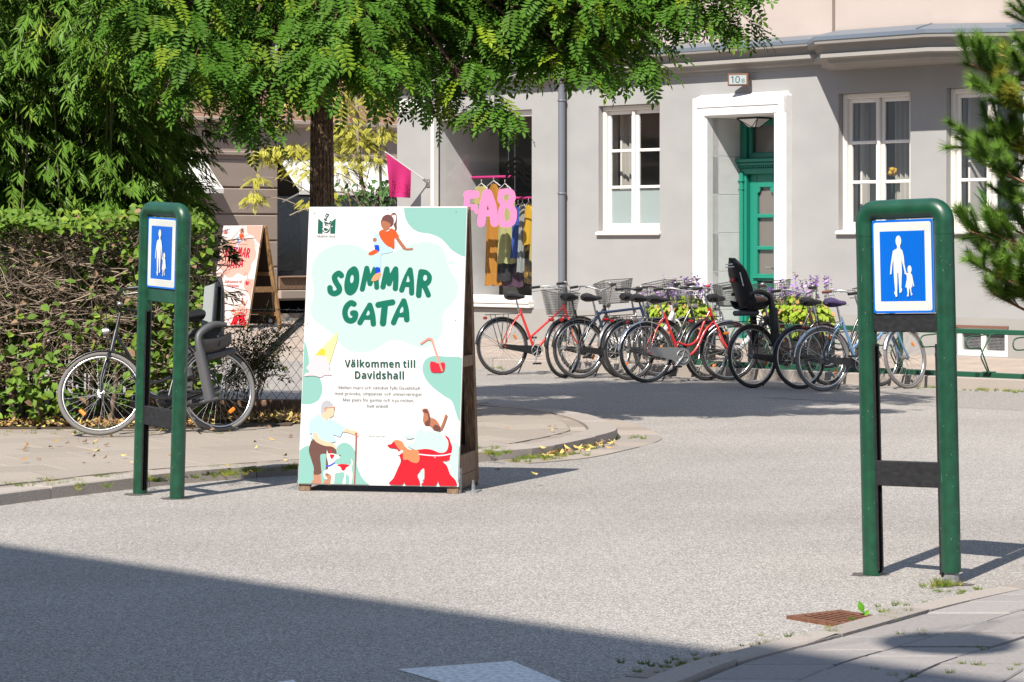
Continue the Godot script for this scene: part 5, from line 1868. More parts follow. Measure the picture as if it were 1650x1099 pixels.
func bikes() -> void:
	var h := 26.0
	bicycle("red bicycle with black saddle, first of the row beside the big poster board", V(-0.11, 0, 32.4), h, -3.0, {"paint": "red_lacquer", "style": "straight", "steer": 8.0, "guard": "black_lacquer", "crank": 255.0, "lamp": false})
	bicycle("black bicycle with a fine wire basket on its rear rack, second of the row", V(0.62, 0, 31.75), h + 26, -2.0, {"paint": "black_lacquer", "style": "straight", "rear_basket": "mesh", "basket": "mesh", "steer": 5.0, "saddle": "black_plastic", "crank": 200.0})
	bicycle("dark blue diamond frame bicycle with sports saddle and steel seat post", V(0.80, 0, 31.55), h, -3.0, {"paint": "navy_lacquer", "style": "diamond", "guard": "black_lacquer", "sweep": 0.12, "rise": 0.03, "steer": -6.0, "crank": 170.0, "basket": "grid", "bar": "black_plastic"})
	bicycle("white step-through bicycle with grid basket behind the dark blue bicycle", V(1.30, 0, 31.85), h + 14, -2.0, {"paint": "white_lacquer", "style": "thick", "basket": "grid", "steer": 10.0, "guard": "grey_lacquer", "crank": 120.0, "bar": "black_plastic"})
	bicycle("black bicycle with low saddle between the dark blue and the crimson bicycle", V(1.38, 0, 31.2), h + 2, -3.0, {"paint": "black_lacquer", "style": "swan", "steer": 12.0, "crank": 190.0, "sweep": 0.2})
	bicycle("crimson swan-neck bicycle with steel chain case and front basket", V(1.55, 0, 30.62), h - 1, -4.0, {"paint": "dark_red_lacquer", "style": "swan", "guard": "steel", "chain": "dull_steel", "basket": "mesh", "steer": -14.0, "rack_paint": "dull_steel", "crank": 225.0, "bar": "steel", "bell": "dark_red_lacquer", "fork": "red_lacquer"})
	bicycle("white bicycle with wide frame tube and basket behind the crimson bicycle", V(2.27, 0, 31.1), h + 12, -2.0, {"paint": "white_lacquer", "style": "thick", "basket": "mesh", "steer": 4.0, "crank": 130.0})
	bicycle("brown bicycle with a black child seat over its rear wheel and a brown leather saddle", V(2.67, 0, 29.5), h + 9, -3.0, {"paint": "brown_lacquer", "style": "swan", "child_seat": true, "saddle": "leather", "guard": "brown_lacquer", "steer": 6.0, "crank": 180.0, "rack": true})
	bicycle("black bicycle with brown grips between the child seat and light blue bicycles", V(3.17, 0, 29.3), h + 4, -3.0, {"paint": "black_lacquer", "style": "swan", "steer": 8.0, "basket": "grid", "crank": 200.0, "bar": "steel", "grip": "leather"})
	bicycle("light blue ladies bicycle with purple saddle cover and dusty tyres, last of the row", V(3.37, 0, 28.85), h, -3.0, {"paint": "blue_lacquer", "style": "straight", "guard": "steel", "saddle": "purple_cloth", "tyre": "dusty_rubber", "steer": 16.0, "basket": "grid", "crank": 150.0, "bar": "black_plastic"})
	# the bicycle leaning in the hedge by the left sign faces the other way
	bicycle("black bicycle with grey child seat leaning against the hedge behind the left green sign", V(-2.36, 0.072, 21.64), 213.0, 12.0, {"paint": "black_lacquer", "style": "swan", "child_seat": true, "seat_dark": false, "tyre": "dusty_rubber", "steer": -31.0, "rack": false, "crank": 30.0, "group": "", "base": 1.02, "bar": "black_plastic"})


func bike_rack() -> void:
	var o := thing("bicycle_rack", "green steel bicycle rack along the kerb in front of the grey building", "bicycle rack", V(5.0, 0, 29.28), WALL_TURN)
	# x runs along the kerb, +z points at the street
	var m := MB.new()
	m.bbox(Vector3(-1.0, 0.62, -0.35), Vector3(7.0, 0.055, 0.05), 0.006)
	for x in [-4.4, -1.2, 2.2]: m.box(Vector3(x, 0.34, -0.35), Vector3(0.045, 0.55, 0.045))
	obj("top_beam", m, M.rack_green, o)
	m = MB.new()
	m.bbox(Vector3(-1.0, 0.145, -0.2), Vector3(7.0, 0.07, 0.05), 0.006)
	for x in [-4.4, -2.8, -1.2, 0.5, 2.2]: m.tube([Vector3(x, 0.15, -0.2), Vector3(x, 0.02, -0.16)], 0.012, 6)
	obj("base_rail", m, M.rack_green, o)
	for k in 11:
		m = MB.new()
		var x := -4.2 + 0.62 * k
		m.tube(curve([Vector3(x - 0.03, 0.60, -0.34), Vector3(x - 0.03, 0.588, -0.06), Vector3(x - 0.03, 0.575, 0.13), Vector3(x - 0.03, 0.515, 0.18), Vector3(x - 0.03, 0.455, 0.13), Vector3(x - 0.03, 0.45, -0.07), Vector3(x - 0.03, 0.42, -0.105), Vector3(x - 0.03, 0.17, -0.25)], 5), 0.0085, 6)
		m.tube(curve([Vector3(x + 0.03, 0.60, -0.34), Vector3(x + 0.03, 0.595, -0.2), Vector3(x + 0.03, 0.57, -0.165), Vector3(x + 0.03, 0.40, -0.03), Vector3(x + 0.03, 0.355, -0.015), Vector3(x + 0.03, 0.31, -0.04), Vector3(x + 0.03, 0.17, -0.155), Vector3(x + 0.03, 0.168, -0.22)], 5), 0.0085, 6)
		m.box(Vector3(x, 0.185, -0.2), Vector3(0.1, 0.012, 0.13))
		obj("wheel_holder", m, M.rack_green, o)


# ---------------------------------------------------------------- plants
func leaf_blade(m: MB, base: Vector3, dir: Vector3, side: Vector3, l: float, w: float, fold := 0.25) -> void:
	# pointed leaf of four faces, folded along its middle
	var up := side.cross(dir).normalized()
	var tip := base + dir * l
	var mid := base + dir * l * 0.45
	for s in [-1.0, 1.0]:
		var e: Vector3 = mid + side * w * 0.5 * s + up * fold * w * 0.5
		var e2: Vector3 = base + dir * l * 0.75 + side * w * 0.36 * s + up * fold * w * 0.35 - up * 0.04 * l
		if s > 0:
			m.tri(base, e, mid - up * 0.02 * l); m.tri(mid - up * 0.02 * l, e, e2); m.tri(mid - up * 0.02 * l, e2, tip - up * 0.12 * l)
		else:
			m.tri(base, mid - up * 0.02 * l, e); m.tri(mid - up * 0.02 * l, e2, e); m.tri(mid - up * 0.02 * l, tip - up * 0.12 * l, e2)


func pinnate_leaf(pairs: int, l: float, ll: float, lw: float) -> ArrayMesh:
	# one compound leaf hanging along -y, its face towards +z
	var m := MB.new()
	var pts := []
	for k in 6:
		var e := k / 5.0
		pts.append(Vector3(0, -l * e, 0.05 * l * sin(e * 2.4)))
	m.col = Color(0.5, 0.55, 0.3)
	m.tube(pts, 0.0022, 3, false)
	m.col = Color.WHITE
	for k in pairs:
		var e := 0.22 + 0.74 * k / (pairs - 1)
		var p := Vector3(0, -l * e, 0.05 * l * sin(e * 2.4))
		for s in [-1.0, 1.0]:
			var dir := Vector3(s * 0.92, -0.38, rnd(-0.25, 0.05)).normalized()
			var shade := rnd(0.85, 1.1)
			m.col = Color(shade, shade, shade)
			leaf_blade(m, p, dir, dir.cross(Vector3.BACK).normalized() * -1.0, ll * rnd(0.85, 1.1) * (0.75 + 0.5 * sin(e * PI)), lw, 0.2)
	leaf_blade(m, Vector3(0, -l, 0.02 * l), Vector3(0, -1, -0.1).normalized(), Vector3.LEFT, ll, lw, 0.2)
	return m.mesh()


func facing(dir_down: Vector3, out: Vector3) -> Basis:
	# basis whose -y runs along dir_down and whose z leans towards out
	var y := -dir_down.normalized()
	var x := y.cross(out)
	if x.length() < 0.01: x = y.cross(Vector3.RIGHT)
	x = x.normalized()
	return Basis(x, y, x.cross(y))


func vegetation() -> void:
	street_tree()
	bamboo()
	hedge()
	pine()
	yellow_trees()
	dead_shrub()
	ground_litter()


func street_tree() -> void:
	var t := thing("street_tree", "street tree with dark ridged trunk and feathery compound leaves behind the big poster board", "tree", V(-1.61, 0.1, 22.6))
	var m := MB.new()
	var trunk := curve([Vector3(0.02, 0, 0), Vector3(0.0, 0.9, 0.01), Vector3(0.0, 1.8, 0.0), Vector3(0.0, 2.5, 0.0), Vector3(0.03, 3.6, -0.05), Vector3(0.0, 5.2, 0.0), Vector3(0.05, 7.0, 0.0)], 6)
	var rr := []
	for k in trunk.size(): rr.append(lerpf(0.098, 0.03, clampf((trunk[k].y - 1.4) / 5.5, 0.0, 1.0)) + 0.03 * exp(-trunk[k].y * 4.0))
	m.tube(trunk, rr, 18)
	# raised bark ridges
	for k in 26:
		var a := TAU * k / 26 + rnd(-0.1, 0.1)
		var pts := []
		for j in 12:
			var y := 0.05 + 0.235 * j
			var r := lerpf(0.098, 0.075, clampf((y - 1.4) / 2.0, 0.0, 1.0)) + 0.004
			var aa := a + 0.16 * sin(y * 3.0 + k * 1.7)
			pts.append(Vector3(cos(aa) * r, y, sin(aa) * r))
		m.tube(pts, 0.0085, 5)
	obj("trunk", m, M.bark, t)
	# clusters of the crown: centre (x, y, depth in front of the trunk), radius; then the limbs that carry them
	var cl := []
	for q in [[-1.03, 2.96, 1.0, 0.4], [-0.85, 2.87, 0.6, 0.36], [-0.55, 2.48, 0.7, 0.22], [-0.65, 2.95, 0.5, 0.36], [-0.34, 2.8, 0.8, 0.3], [-0.28, 3.26, 0.6, 0.42], [-0.03, 2.94, 0.9, 0.3], [0.2, 2.89, 1.0, 0.3], [0.26, 3.28, 0.7, 0.4], [0.52, 2.92, 0.8, 0.3], [0.71, 2.87, 0.6, 0.26], [0.65, 3.42, 0.4, 0.42], [0.91, 3.03, 0.2, 0.22], [0.96, 2.69, 0.1, 0.16], [1.08, 3.43, 0.0, 0.3], [1.22, 2.85, 0.3, 0.2], [1.43, 2.59, 0.3, 0.16], [1.56, 2.52, 0.3, 0.11], [1.32, 3.21, 0.2, 0.3], [1.64, 3.13, 0.1, 0.26], [1.79, 3.4, 0.3, 0.34], [1.92, 3.01, 0.2, 0.2], [2.1, 3.01, 0.3, 0.2], [2.31, 3.11, 0.2, 0.2], [2.15, 3.5, 0.4, 0.34], [2.52, 3.4, 0.2, 0.28], [2.76, 2.96, 0.2, 0.09], [2.39, 2.85, 0.3, 0.07], [2.83, 3.42, 0.2, 0.22], [3.09, 3.37, 0.3, 0.18], [2.94, 3.65, 0.1, 0.26], [3.36, 3.37, 0.2, 0.12], [3.55, 3.28, 0.2, 0.08], [3.48, 3.59, 0.3, 0.16], [3.75, 3.68, 0.2, 0.12], [3.19, 3.81, 0.3, 0.28], [-0.87, 3.65, 0.6, 0.5], [-0.07, 3.81, 0.4, 0.5], [0.55, 3.92, 0.4, 0.5], [1.69, 3.88, 0.3, 0.4], [2.42, 3.9, 0.2, 0.36], [-1.31, 3.33, 0.8, 0.4], [-1.57, 3.79, 0.7, 0.5], [1.16, 3.97, 0.0, 0.36]]:
		cl.append(q + [1.0])
	for k in 24:
		# inner and rear boughs that keep the depth of the crown dark
		cl.append([rnd(-1.6, 2.6), rnd(3.45, 4.3), rnd(-1.2, -0.2), rnd(0.4, 0.55), 0.8])
	for k in 72:
		# the high crown, above the picture, which shades the street
		var a := rnd(0, TAU); var y := rnd(4.3, 7.8)
		var r := rnd(0.4, 2.9) * (1.0 - 0.55 * absf((y - 4.6) / 3.2))
		var zz := r * sin(a) - 0.7
		if zz < (0.1 if r * cos(a) < -0.2 else 0.9) and y > 4.0: cl.append([r * cos(a) + 0.8, y, zz, rnd(0.5, 0.75), 0.42])
	m = MB.new()
	for q in cl:
		var c := Vector3(q[0], q[1] - 0.1, q[2])
		var from := Vector3(0, clampf(c.y + 0.2 - 0.1 * Vector2(c.x, c.z).length(), 3.75, 5.8), 0)
		var mid := from.lerp(c, 0.5) + Vector3(rnd(-0.12, 0.12), 0.34 + rnd(0, 0.15), rnd(-0.1, 0.1))
		m.tube(curve([from, mid, c], 5), [0.03, 0.028, 0.025, 0.022, 0.019, 0.017, 0.015, 0.013, 0.011, 0.009, 0.007], 6)
		for k in 5:
			var e: Vector3 = c + Vector3(rnd(-1, 1), rnd(-0.7, 0.6), rnd(-1, 1)) * q[3] * 0.8
			m.tube(curve([mid.lerp(c, rnd(0.4, 1.0)), c.lerp(e, 0.5) + Vector3(0, 0.05, 0), e], 3), 0.006, 4)
	obj("limbs", m, M.bark, t)
	var meshes := [pinnate_leaf(6, 0.25, 0.07, 0.028), pinnate_leaf(5, 0.21, 0.066, 0.027), pinnate_leaf(7, 0.28, 0.07, 0.027)]
	var places := [[], [], []]; var tints := [[], [], []]
	for q in cl:
		var c := Vector3(q[0], q[1], q[2])
		var count := int(470.0 * q[3] * q[3] * q[4]) + 11
		for k in count:
			var dir := Vector3(rng.randfn(), rng.randfn() * 0.8, rng.randfn()).normalized()
			var p: Vector3 = c + dir * q[3] * pow(rng.randf(), 0.42) + Vector3(0, 0.09 if q[4] > 0.9 else 0.0, 0)
			var out := (dir + Vector3(0, 0.2, 0)).normalized()
			var hang := (Vector3(out.x, 0, out.z) * rnd(0.2, 0.9) + Vector3(0, -1, 0) * rnd(0.35, 1.0) + Vector3(rnd(-0.4, 0.4), 0, rnd(-0.4, 0.4))).normalized()
			var sc := rnd(0.75, 1.15) * (1.0 if q[4] > 0.9 else 1.5)
			var kk := rng.randi() % 3
			places[kk].append(Transform3D(facing(hang, out + Vector3(0, 0.9, 0.3)).scaled(Vector3.ONE * sc), p))
			var g := rnd(0.75, 1.15)
			var young := maxf(0.0, rng.randf() - 0.78) * 2.4
			tints[kk].append(Color((0.066 + 0.26 * young) * g, (0.158 + 0.24 * young) * g, (0.014 + 0.006 * young) * g))
	for k in 3: many("crown", meshes[k], M.leaf, places[k], tints[k], t)


func bamboo() -> void:
	var t := thing("bamboo_shrub", "tall dense bamboo with narrow drooping leaves above the hedge on the left", "shrub", V(-4.2, 0.1, 24.4))
	var m := MB.new()
	var fan := MB.new()
	# a spray: thin twig with a fan of lance-shaped leaves hanging from its end
	fan.col = Color(0.8, 0.7, 0.35)
	fan.tube([Vector3(0, 0, 0), Vector3(0, -0.06, 0.03), Vector3(0, -0.11, 0.05)], 0.0016, 3, false)
	for k in 9:
		var s := rnd(0.85, 1.12)
		fan.col = Color(s, s, s)
		var a := rnd(-1.3, 1.3)
		var d := Vector3(sin(a) * 0.9, -cos(a) - 0.25, rnd(-0.1, 0.75)).normalized()
		leaf_blade(fan, Vector3(0, -0.015 * k, 0.006 * k), d, d.cross(Vector3.BACK).normalized(), rnd(0.10, 0.155), rnd(0.015, 0.021), 0.3)
	var places := []; var tints := []
	for k in 165:
		var x := rnd(-2.3, 1.02); var z := rnd(-1.1, 1.35)
		var right := clampf((x - 0.2) / 0.9, 0.0, 1.0)
		var h := rnd(3.1, 5.2) * (1.0 - 0.32 * right)
		var bend := Vector3(rnd(-0.5, 0.6 - 0.6 * right) * (1.0 - 0.5 * right), 0, rnd(-0.1, 0.75))
		var pts := curve([Vector3(x, 0, z), Vector3(x, h * 0.5, z) + bend * 0.15, Vector3(x, h * 0.85, z) + bend * 0.6, Vector3(x, h * 0.96, z) + bend * 1.2], 5)
		var rr := []
		for j in pts.size(): rr.append(lerpf(0.011, 0.003, float(j) / pts.size()))
		m.tube(pts, rr, 6)
		for j in 66:
			var e := rnd(0.18, 1.0)
			var p: Vector3 = pts[int(e * (pts.size() - 1))]
			var a := rnd(0, TAU)
			var out := Vector3(cos(a), 0, sin(a))
			var q := p + out * rnd(0.08, 0.42) + Vector3(0, rnd(-0.12, 0.15), 0)
			if j % 3 == 0: m.tube([p, p.lerp(q, 0.5) + Vector3(0, 0.05, 0), q], 0.0022, 3, false)
			var hang := (out * rnd(0.1, 0.8) + Vector3(0, -1, 0)).normalized()
			places.append(Transform3D(facing(hang, out + Vector3(0, 0.5, 0.5)).scaled(Vector3.ONE * rnd(0.8, 1.2)), q))
			var g := rnd(0.75, 1.2)
			var y := maxf(0.0, rng.randf() - 0.8) * 2.0
			tints.append(Color((0.105 + 0.22 * y) * g, (0.205 + 0.17 * y) * g, (0.028 + 0.012 * y) * g))
	for k in 26:
		# lower growth at the right end
		var x := rnd(0.65, 1.05); var z := rnd(-0.6, 0.9); var h := rnd(2.1, 2.75)
		var pts := curve([Vector3(x, 0, z), Vector3(x + 0.03, h * 0.6, z), Vector3(x + rnd(0.0, 0.25), h, z + rnd(-0.1, 0.2))], 5)
		m.tube(pts, 0.005, 5)
		for j in 46:
			var p: Vector3 = pts[int(rnd(0.35, 1.0) * (pts.size() - 1))]
			var a := rnd(0, TAU)
			var out := Vector3(cos(a), 0, sin(a))
			places.append(Transform3D(facing((out * rnd(0.1, 0.8) + Vector3(0, -1, 0)).normalized(), out + Vector3(0, 0.5, 0.5)).scaled(Vector3.ONE * rnd(0.7, 1.05)), p + out * rnd(0.05, 0.26)))
			var g := rnd(0.75, 1.2)
			tints.append(Color(0.115 * g, 0.20 * g, 0.028 * g))
	# a few thin bare shoots reach out to the right over the fence
	for k in 14:
		var a := Vector3(rnd(0.9, 1.2), rnd(1.1, 2.9), rnd(0.0, 0.9))
		var b := a + Vector3(rnd(0.35, 0.85), rnd(-0.15, 0.4), rnd(0.0, 0.3))
		m.tube(curve([a, a.lerp(b, 0.5) + Vector3(0, 0.06, 0), b], 4), 0.003, 4)
		for j in 6:
			var p := a.lerp(b, rnd(0.3, 1.0))
			places.append(Transform3D(facing(Vector3(rnd(0.1, 0.8), -0.6, rnd(-0.3, 0.4)), Vector3(0, 0.4, 1)).scaled(Vector3.ONE * rnd(0.5, 0.8)), p))
			tints.append(Color(0.06, 0.09, 0.025))
	obj("culms", m, mat("culm", 0.10, 0.11, 0.035, 0.6), t)
	many("foliage", fan.mesh(), M.bamboo_leaf, places, tints, t)


func hedge() -> void:
	var t := thing("hedge", "trimmed hedge, bare and twiggy in front with green leaves on top and below", "hedge", V(-4.6, 0.1, 22.55))
	# own axes: x along the hedge (right end at 2.2), +z to the street; front face at z = 0.55
	var m := MB.new()
	for k in 40:
		var x := rnd(-2.6, 2.0); var z := rnd(-0.5, 0.15)
		m.tube(curve([Vector3(x, 0, z), Vector3(x + rnd(-0.1, 0.1), 0.5, z + rnd(-0.05, 0.1)), Vector3(x + rnd(-0.25, 0.25), 1.15, z + rnd(-0.05, 0.2))], 4), [0.026, 0.025, 0.024, 0.022, 0.02, 0.018, 0.015, 0.012, 0.010], 6)
	obj("stems", m, M.twig, t).set_meta("kind", "stuff")
	m = MB.new()
	for k in 2700:
		# bare twigs, forking outwards and upwards near the clipped face
		var x := rnd(-2.7, 2.05); var y := rnd(0.3, 1.6)
		if rng.randf() < 0.45: y = rnd(0.75, 1.5)
		var a := Vector3(x, y, rnd(-0.1, 0.40))
		var dir := Vector3(rng.randfn() * 1.0, rnd(-0.25, 0.75), rnd(0.0, 0.7)).normalized()
		var l := rnd(0.12, 0.42)
		var b := a + dir * l
		b.z = minf(b.z, 0.60); b.y = minf(b.y, 1.62)
		var mid := a.lerp(b, 0.5) + Vector3(rnd(-0.03, 0.03), rnd(-0.03, 0.03), rnd(-0.02, 0.02))
		var s := rnd(0.7, 1.7)
		m.col = Color(0.215 * s, 0.168 * s, 0.127 * s)
		m.tube([a, mid, b], [0.006, 0.0048, 0.003], 4, false)
		for j in 2:
			var c := mid.lerp(b, rnd(0.0, 0.8))
			var d := c + (dir + Vector3(rng.randfn(), rnd(-0.3, 0.7), rnd(-0.2, 0.5)) * 0.8).normalized() * l * 0.4
			d.z = minf(d.z, 0.60)
			m.tube([c, d], [0.003, 0.0016], 3, false)
	obj("twigs", m, tinted("twig_tones", 0.95), t)
	var lf := MB.new()
	leaf_blade(lf, Vector3.ZERO, Vector3.DOWN, Vector3.LEFT, 0.07, 0.05, 0.3)
	var places := []; var tints := []
	var put := func(p: Vector3, brown: float, size: float) -> void:
		var hang := Vector3(rng.randfn() * 0.7, rnd(-1.0, 0.3), rng.randfn() * 0.5 + 0.3).normalized()
		places.append(Transform3D(facing(hang, Vector3(rng.randfn() * 0.5, 0.8, 0.7)).scaled(Vector3.ONE * size), p))
		var g := rnd(0.7, 1.2)
		if rng.randf() < brown: tints.append(Color(0.26 * g, 0.165 * g, 0.10 * g))
		else:
			var y := maxf(0.0, rng.randf() - 0.75) * 2.0
			tints.append(Color((0.115 + 0.17 * y) * g, (0.20 + 0.15 * y) * g, 0.028 * g))
	for k in 3600:
		# leafy cap
		var x := rnd(-2.7, 2.05)
		put.call(Vector3(x, 1.67 + absf(rng.randfn()) * 0.055 - 0.03 + 0.03 * sin(x * 5.0), rnd(-0.3, 0.60)), 0.03, rnd(0.8, 1.3))
	for k in 4200:
		# leaves inside and at the back keep the depth dark green
		put.call(Vector3(rnd(-2.7, 2.0), rnd(0.03, 1.62), rnd(-0.5, -0.16)), 0.1, rnd(0.8, 1.2))
	for k in 1150:
		# right end, where the hedge is still green
		var x := 1.72 + rng.randfn() * 0.26
		put.call(Vector3(minf(x, 2.08), rnd(0.25, 1.62), rnd(-0.2, 0.56)), 0.06, rnd(0.9, 1.4))
	for c in 38:
		# leafy tufts low down and scattered sprigs on the bare face
		var ctr := Vector3(rnd(-2.6, 0.9), rnd(0.22, 0.62), rnd(0.3, 0.6))
		if c > 20: ctr = Vector3(rnd(-2.4, 1.6), rnd(0.6, 1.5), rnd(0.45, 0.62))
		for k in (28 if c <= 20 else 8):
			put.call(ctr + Vector3(rng.randfn() * 0.13, rng.randfn() * 0.1, rng.randfn() * 0.05), 0.04, rnd(1.0, 1.5))
	for k in 170: put.call(Vector3(rnd(-2.7, 1.9), rnd(0.4, 1.6), rnd(0.3, 0.62)), 0.85, rnd(0.5, 0.9))
	many("foliage", lf.mesh(), M.hedge_leaf, places, tints, t)


func pine() -> void:
	var t := thing("pine_tree", "small pine reaching in from the right edge with long needles in tufts", "tree", V(3.3, 0.05, 13.3))
	var m := MB.new()
	m.tube(curve([Vector3(0, 0, 0), Vector3(0.02, 1.2, 0), Vector3(-0.02, 2.4, 0.02), Vector3(0.0, 3.4, 0)], 5), [0.07, 0.069, 0.068, 0.067, 0.066, 0.065, 0.062, 0.06, 0.055, 0.05, 0.045, 0.04, 0.035, 0.03, 0.025, 0.02], 10)
	obj("trunk", m, M.bark, t)
	m = MB.new()
	var tuft := MB.new()
	# a shoot 12 cm long, set all round with needles
	tuft.col = Color(1.6, 0.75, 0.9)
	tuft.tube([Vector3.ZERO, Vector3(0, 0.12, 0)], 0.0045, 4)
	for k in 190:
		var e := k / 190.0
		var a := k * 2.4
		var out := Vector3(cos(a), 0, sin(a))
		var d := (out * rnd(0.55, 1.0) + Vector3.UP * (0.35 + 0.75 * e)).normalized()
		var p := Vector3(0, 0.12 * e, 0)
		var l := rnd(0.055, 0.082)
		var s := out.cross(Vector3.UP) * 0.0017
		var g := rnd(0.7, 1.25)
		tuft.col = Color(g, g, g)
		tuft.tri(p - s, p + s, p + d * l)
	var places := []; var tints := []
	# branches: end points relative to the trunk (x, y above ground, towards the street)
	var ends := [[-1.09, 2.47, 0.4], [-0.93, 2.54, 0.16], [-0.84, 2.45, 0.26], [-1.0, 2.34, 0.37], [-0.83, 2.29, 0.12], [-0.78, 2.53, 0.22], [-0.79, 2.25, 0.33], [-1.04, 2.11, 0.09], [-0.95, 2.15, 0.19], [-0.87, 2.1, 0.29], [-1.02, 1.99, 0.4], [-0.88, 1.95, 0.16], [-0.79, 2.04, 0.26], [-0.79, 1.83, 0.37], [-0.85, 1.83, 0.12], [-1.06, 1.66, 0.22], [-0.96, 1.65, 0.33], [-0.98, 1.56, 0.09], [-0.82, 1.66, 0.19], [-1.0, 1.48, 0.29], [-0.9, 1.42, 0.4], [-0.93, 1.35, 0.16], [-0.8, 1.36, 0.26], [-0.8, 1.53, 0.37], [-0.74, 2.7, 0.12]]
	# the rest of the tree, all round the trunk and beyond the frame
	for k in 110:
		var y := rnd(0.8, 3.6)
		var a := rnd(0, TAU)
		var r := rnd(0.35, 1.0) * (1.0 - 0.2 * absf(y - 1.9) / 1.7)
		if cos(a) * r > -0.62: ends.append([cos(a) * r, y, sin(a) * r])
	for q in ends:
		var e := Vector3(q[0], q[1] - 0.05, q[2])
		var from := Vector3(0, e.y - 0.18 + rnd(-0.1, 0.1), 0)
		var path := curve([from, from.lerp(e, 0.55) + Vector3(0, -0.07, 0), e], 5)
		m.tube(path, [0.012, 0.0115, 0.011, 0.010, 0.0095, 0.009, 0.008, 0.0075, 0.007, 0.006, 0.005], 6)
		for k in 4:
			# shoots along the bough
			var p2: Vector3 = path[3 + 2 * k]
			var d2 := Vector3(rng.randfn(), 0.7 + rng.randfn() * 0.5, rng.randfn()).normalized()
			places.append(Transform3D(facing(-d2, Vector3(rng.randfn(), 0.1, rng.randfn())).scaled(Vector3.ONE * rnd(0.7, 1.0)), p2))
			tints.append(Color(0.09, 0.17, 0.03))
		for k in 8:
			var f := 0.82 + 0.18 * k / 7.0
			var p: Vector3 = path[int(f * (path.size() - 1))]
			var dir := ((e - from).normalized() * 0.7 + Vector3(rng.randfn(), rng.randfn() * 0.6 + 0.55, rng.randfn()) * 0.62).normalized()
			if k < 7:
				var b := p + dir * rnd(0.02, 0.07)
				m.tube([p, b], 0.0045, 5)
				p = b
			var y := (dir + Vector3(0, 0.35, 0)).normalized()
			places.append(Transform3D(facing(-y, Vector3(rng.randfn(), 0, rng.randfn())).scaled(Vector3.ONE * rnd(0.8, 1.15)), p))
			var g := rnd(0.7, 1.2); var old := 1.0 if rng.randf() < 0.12 else 0.0
			tints.append(Color((0.125 + 0.13 * old) * g, (0.235 + 0.02 * old) * g, 0.03 * g))
	obj("branches", m, M.pine_twig, t)
	many("needles", tuft.mesh(), M.needle, places, tints, t)


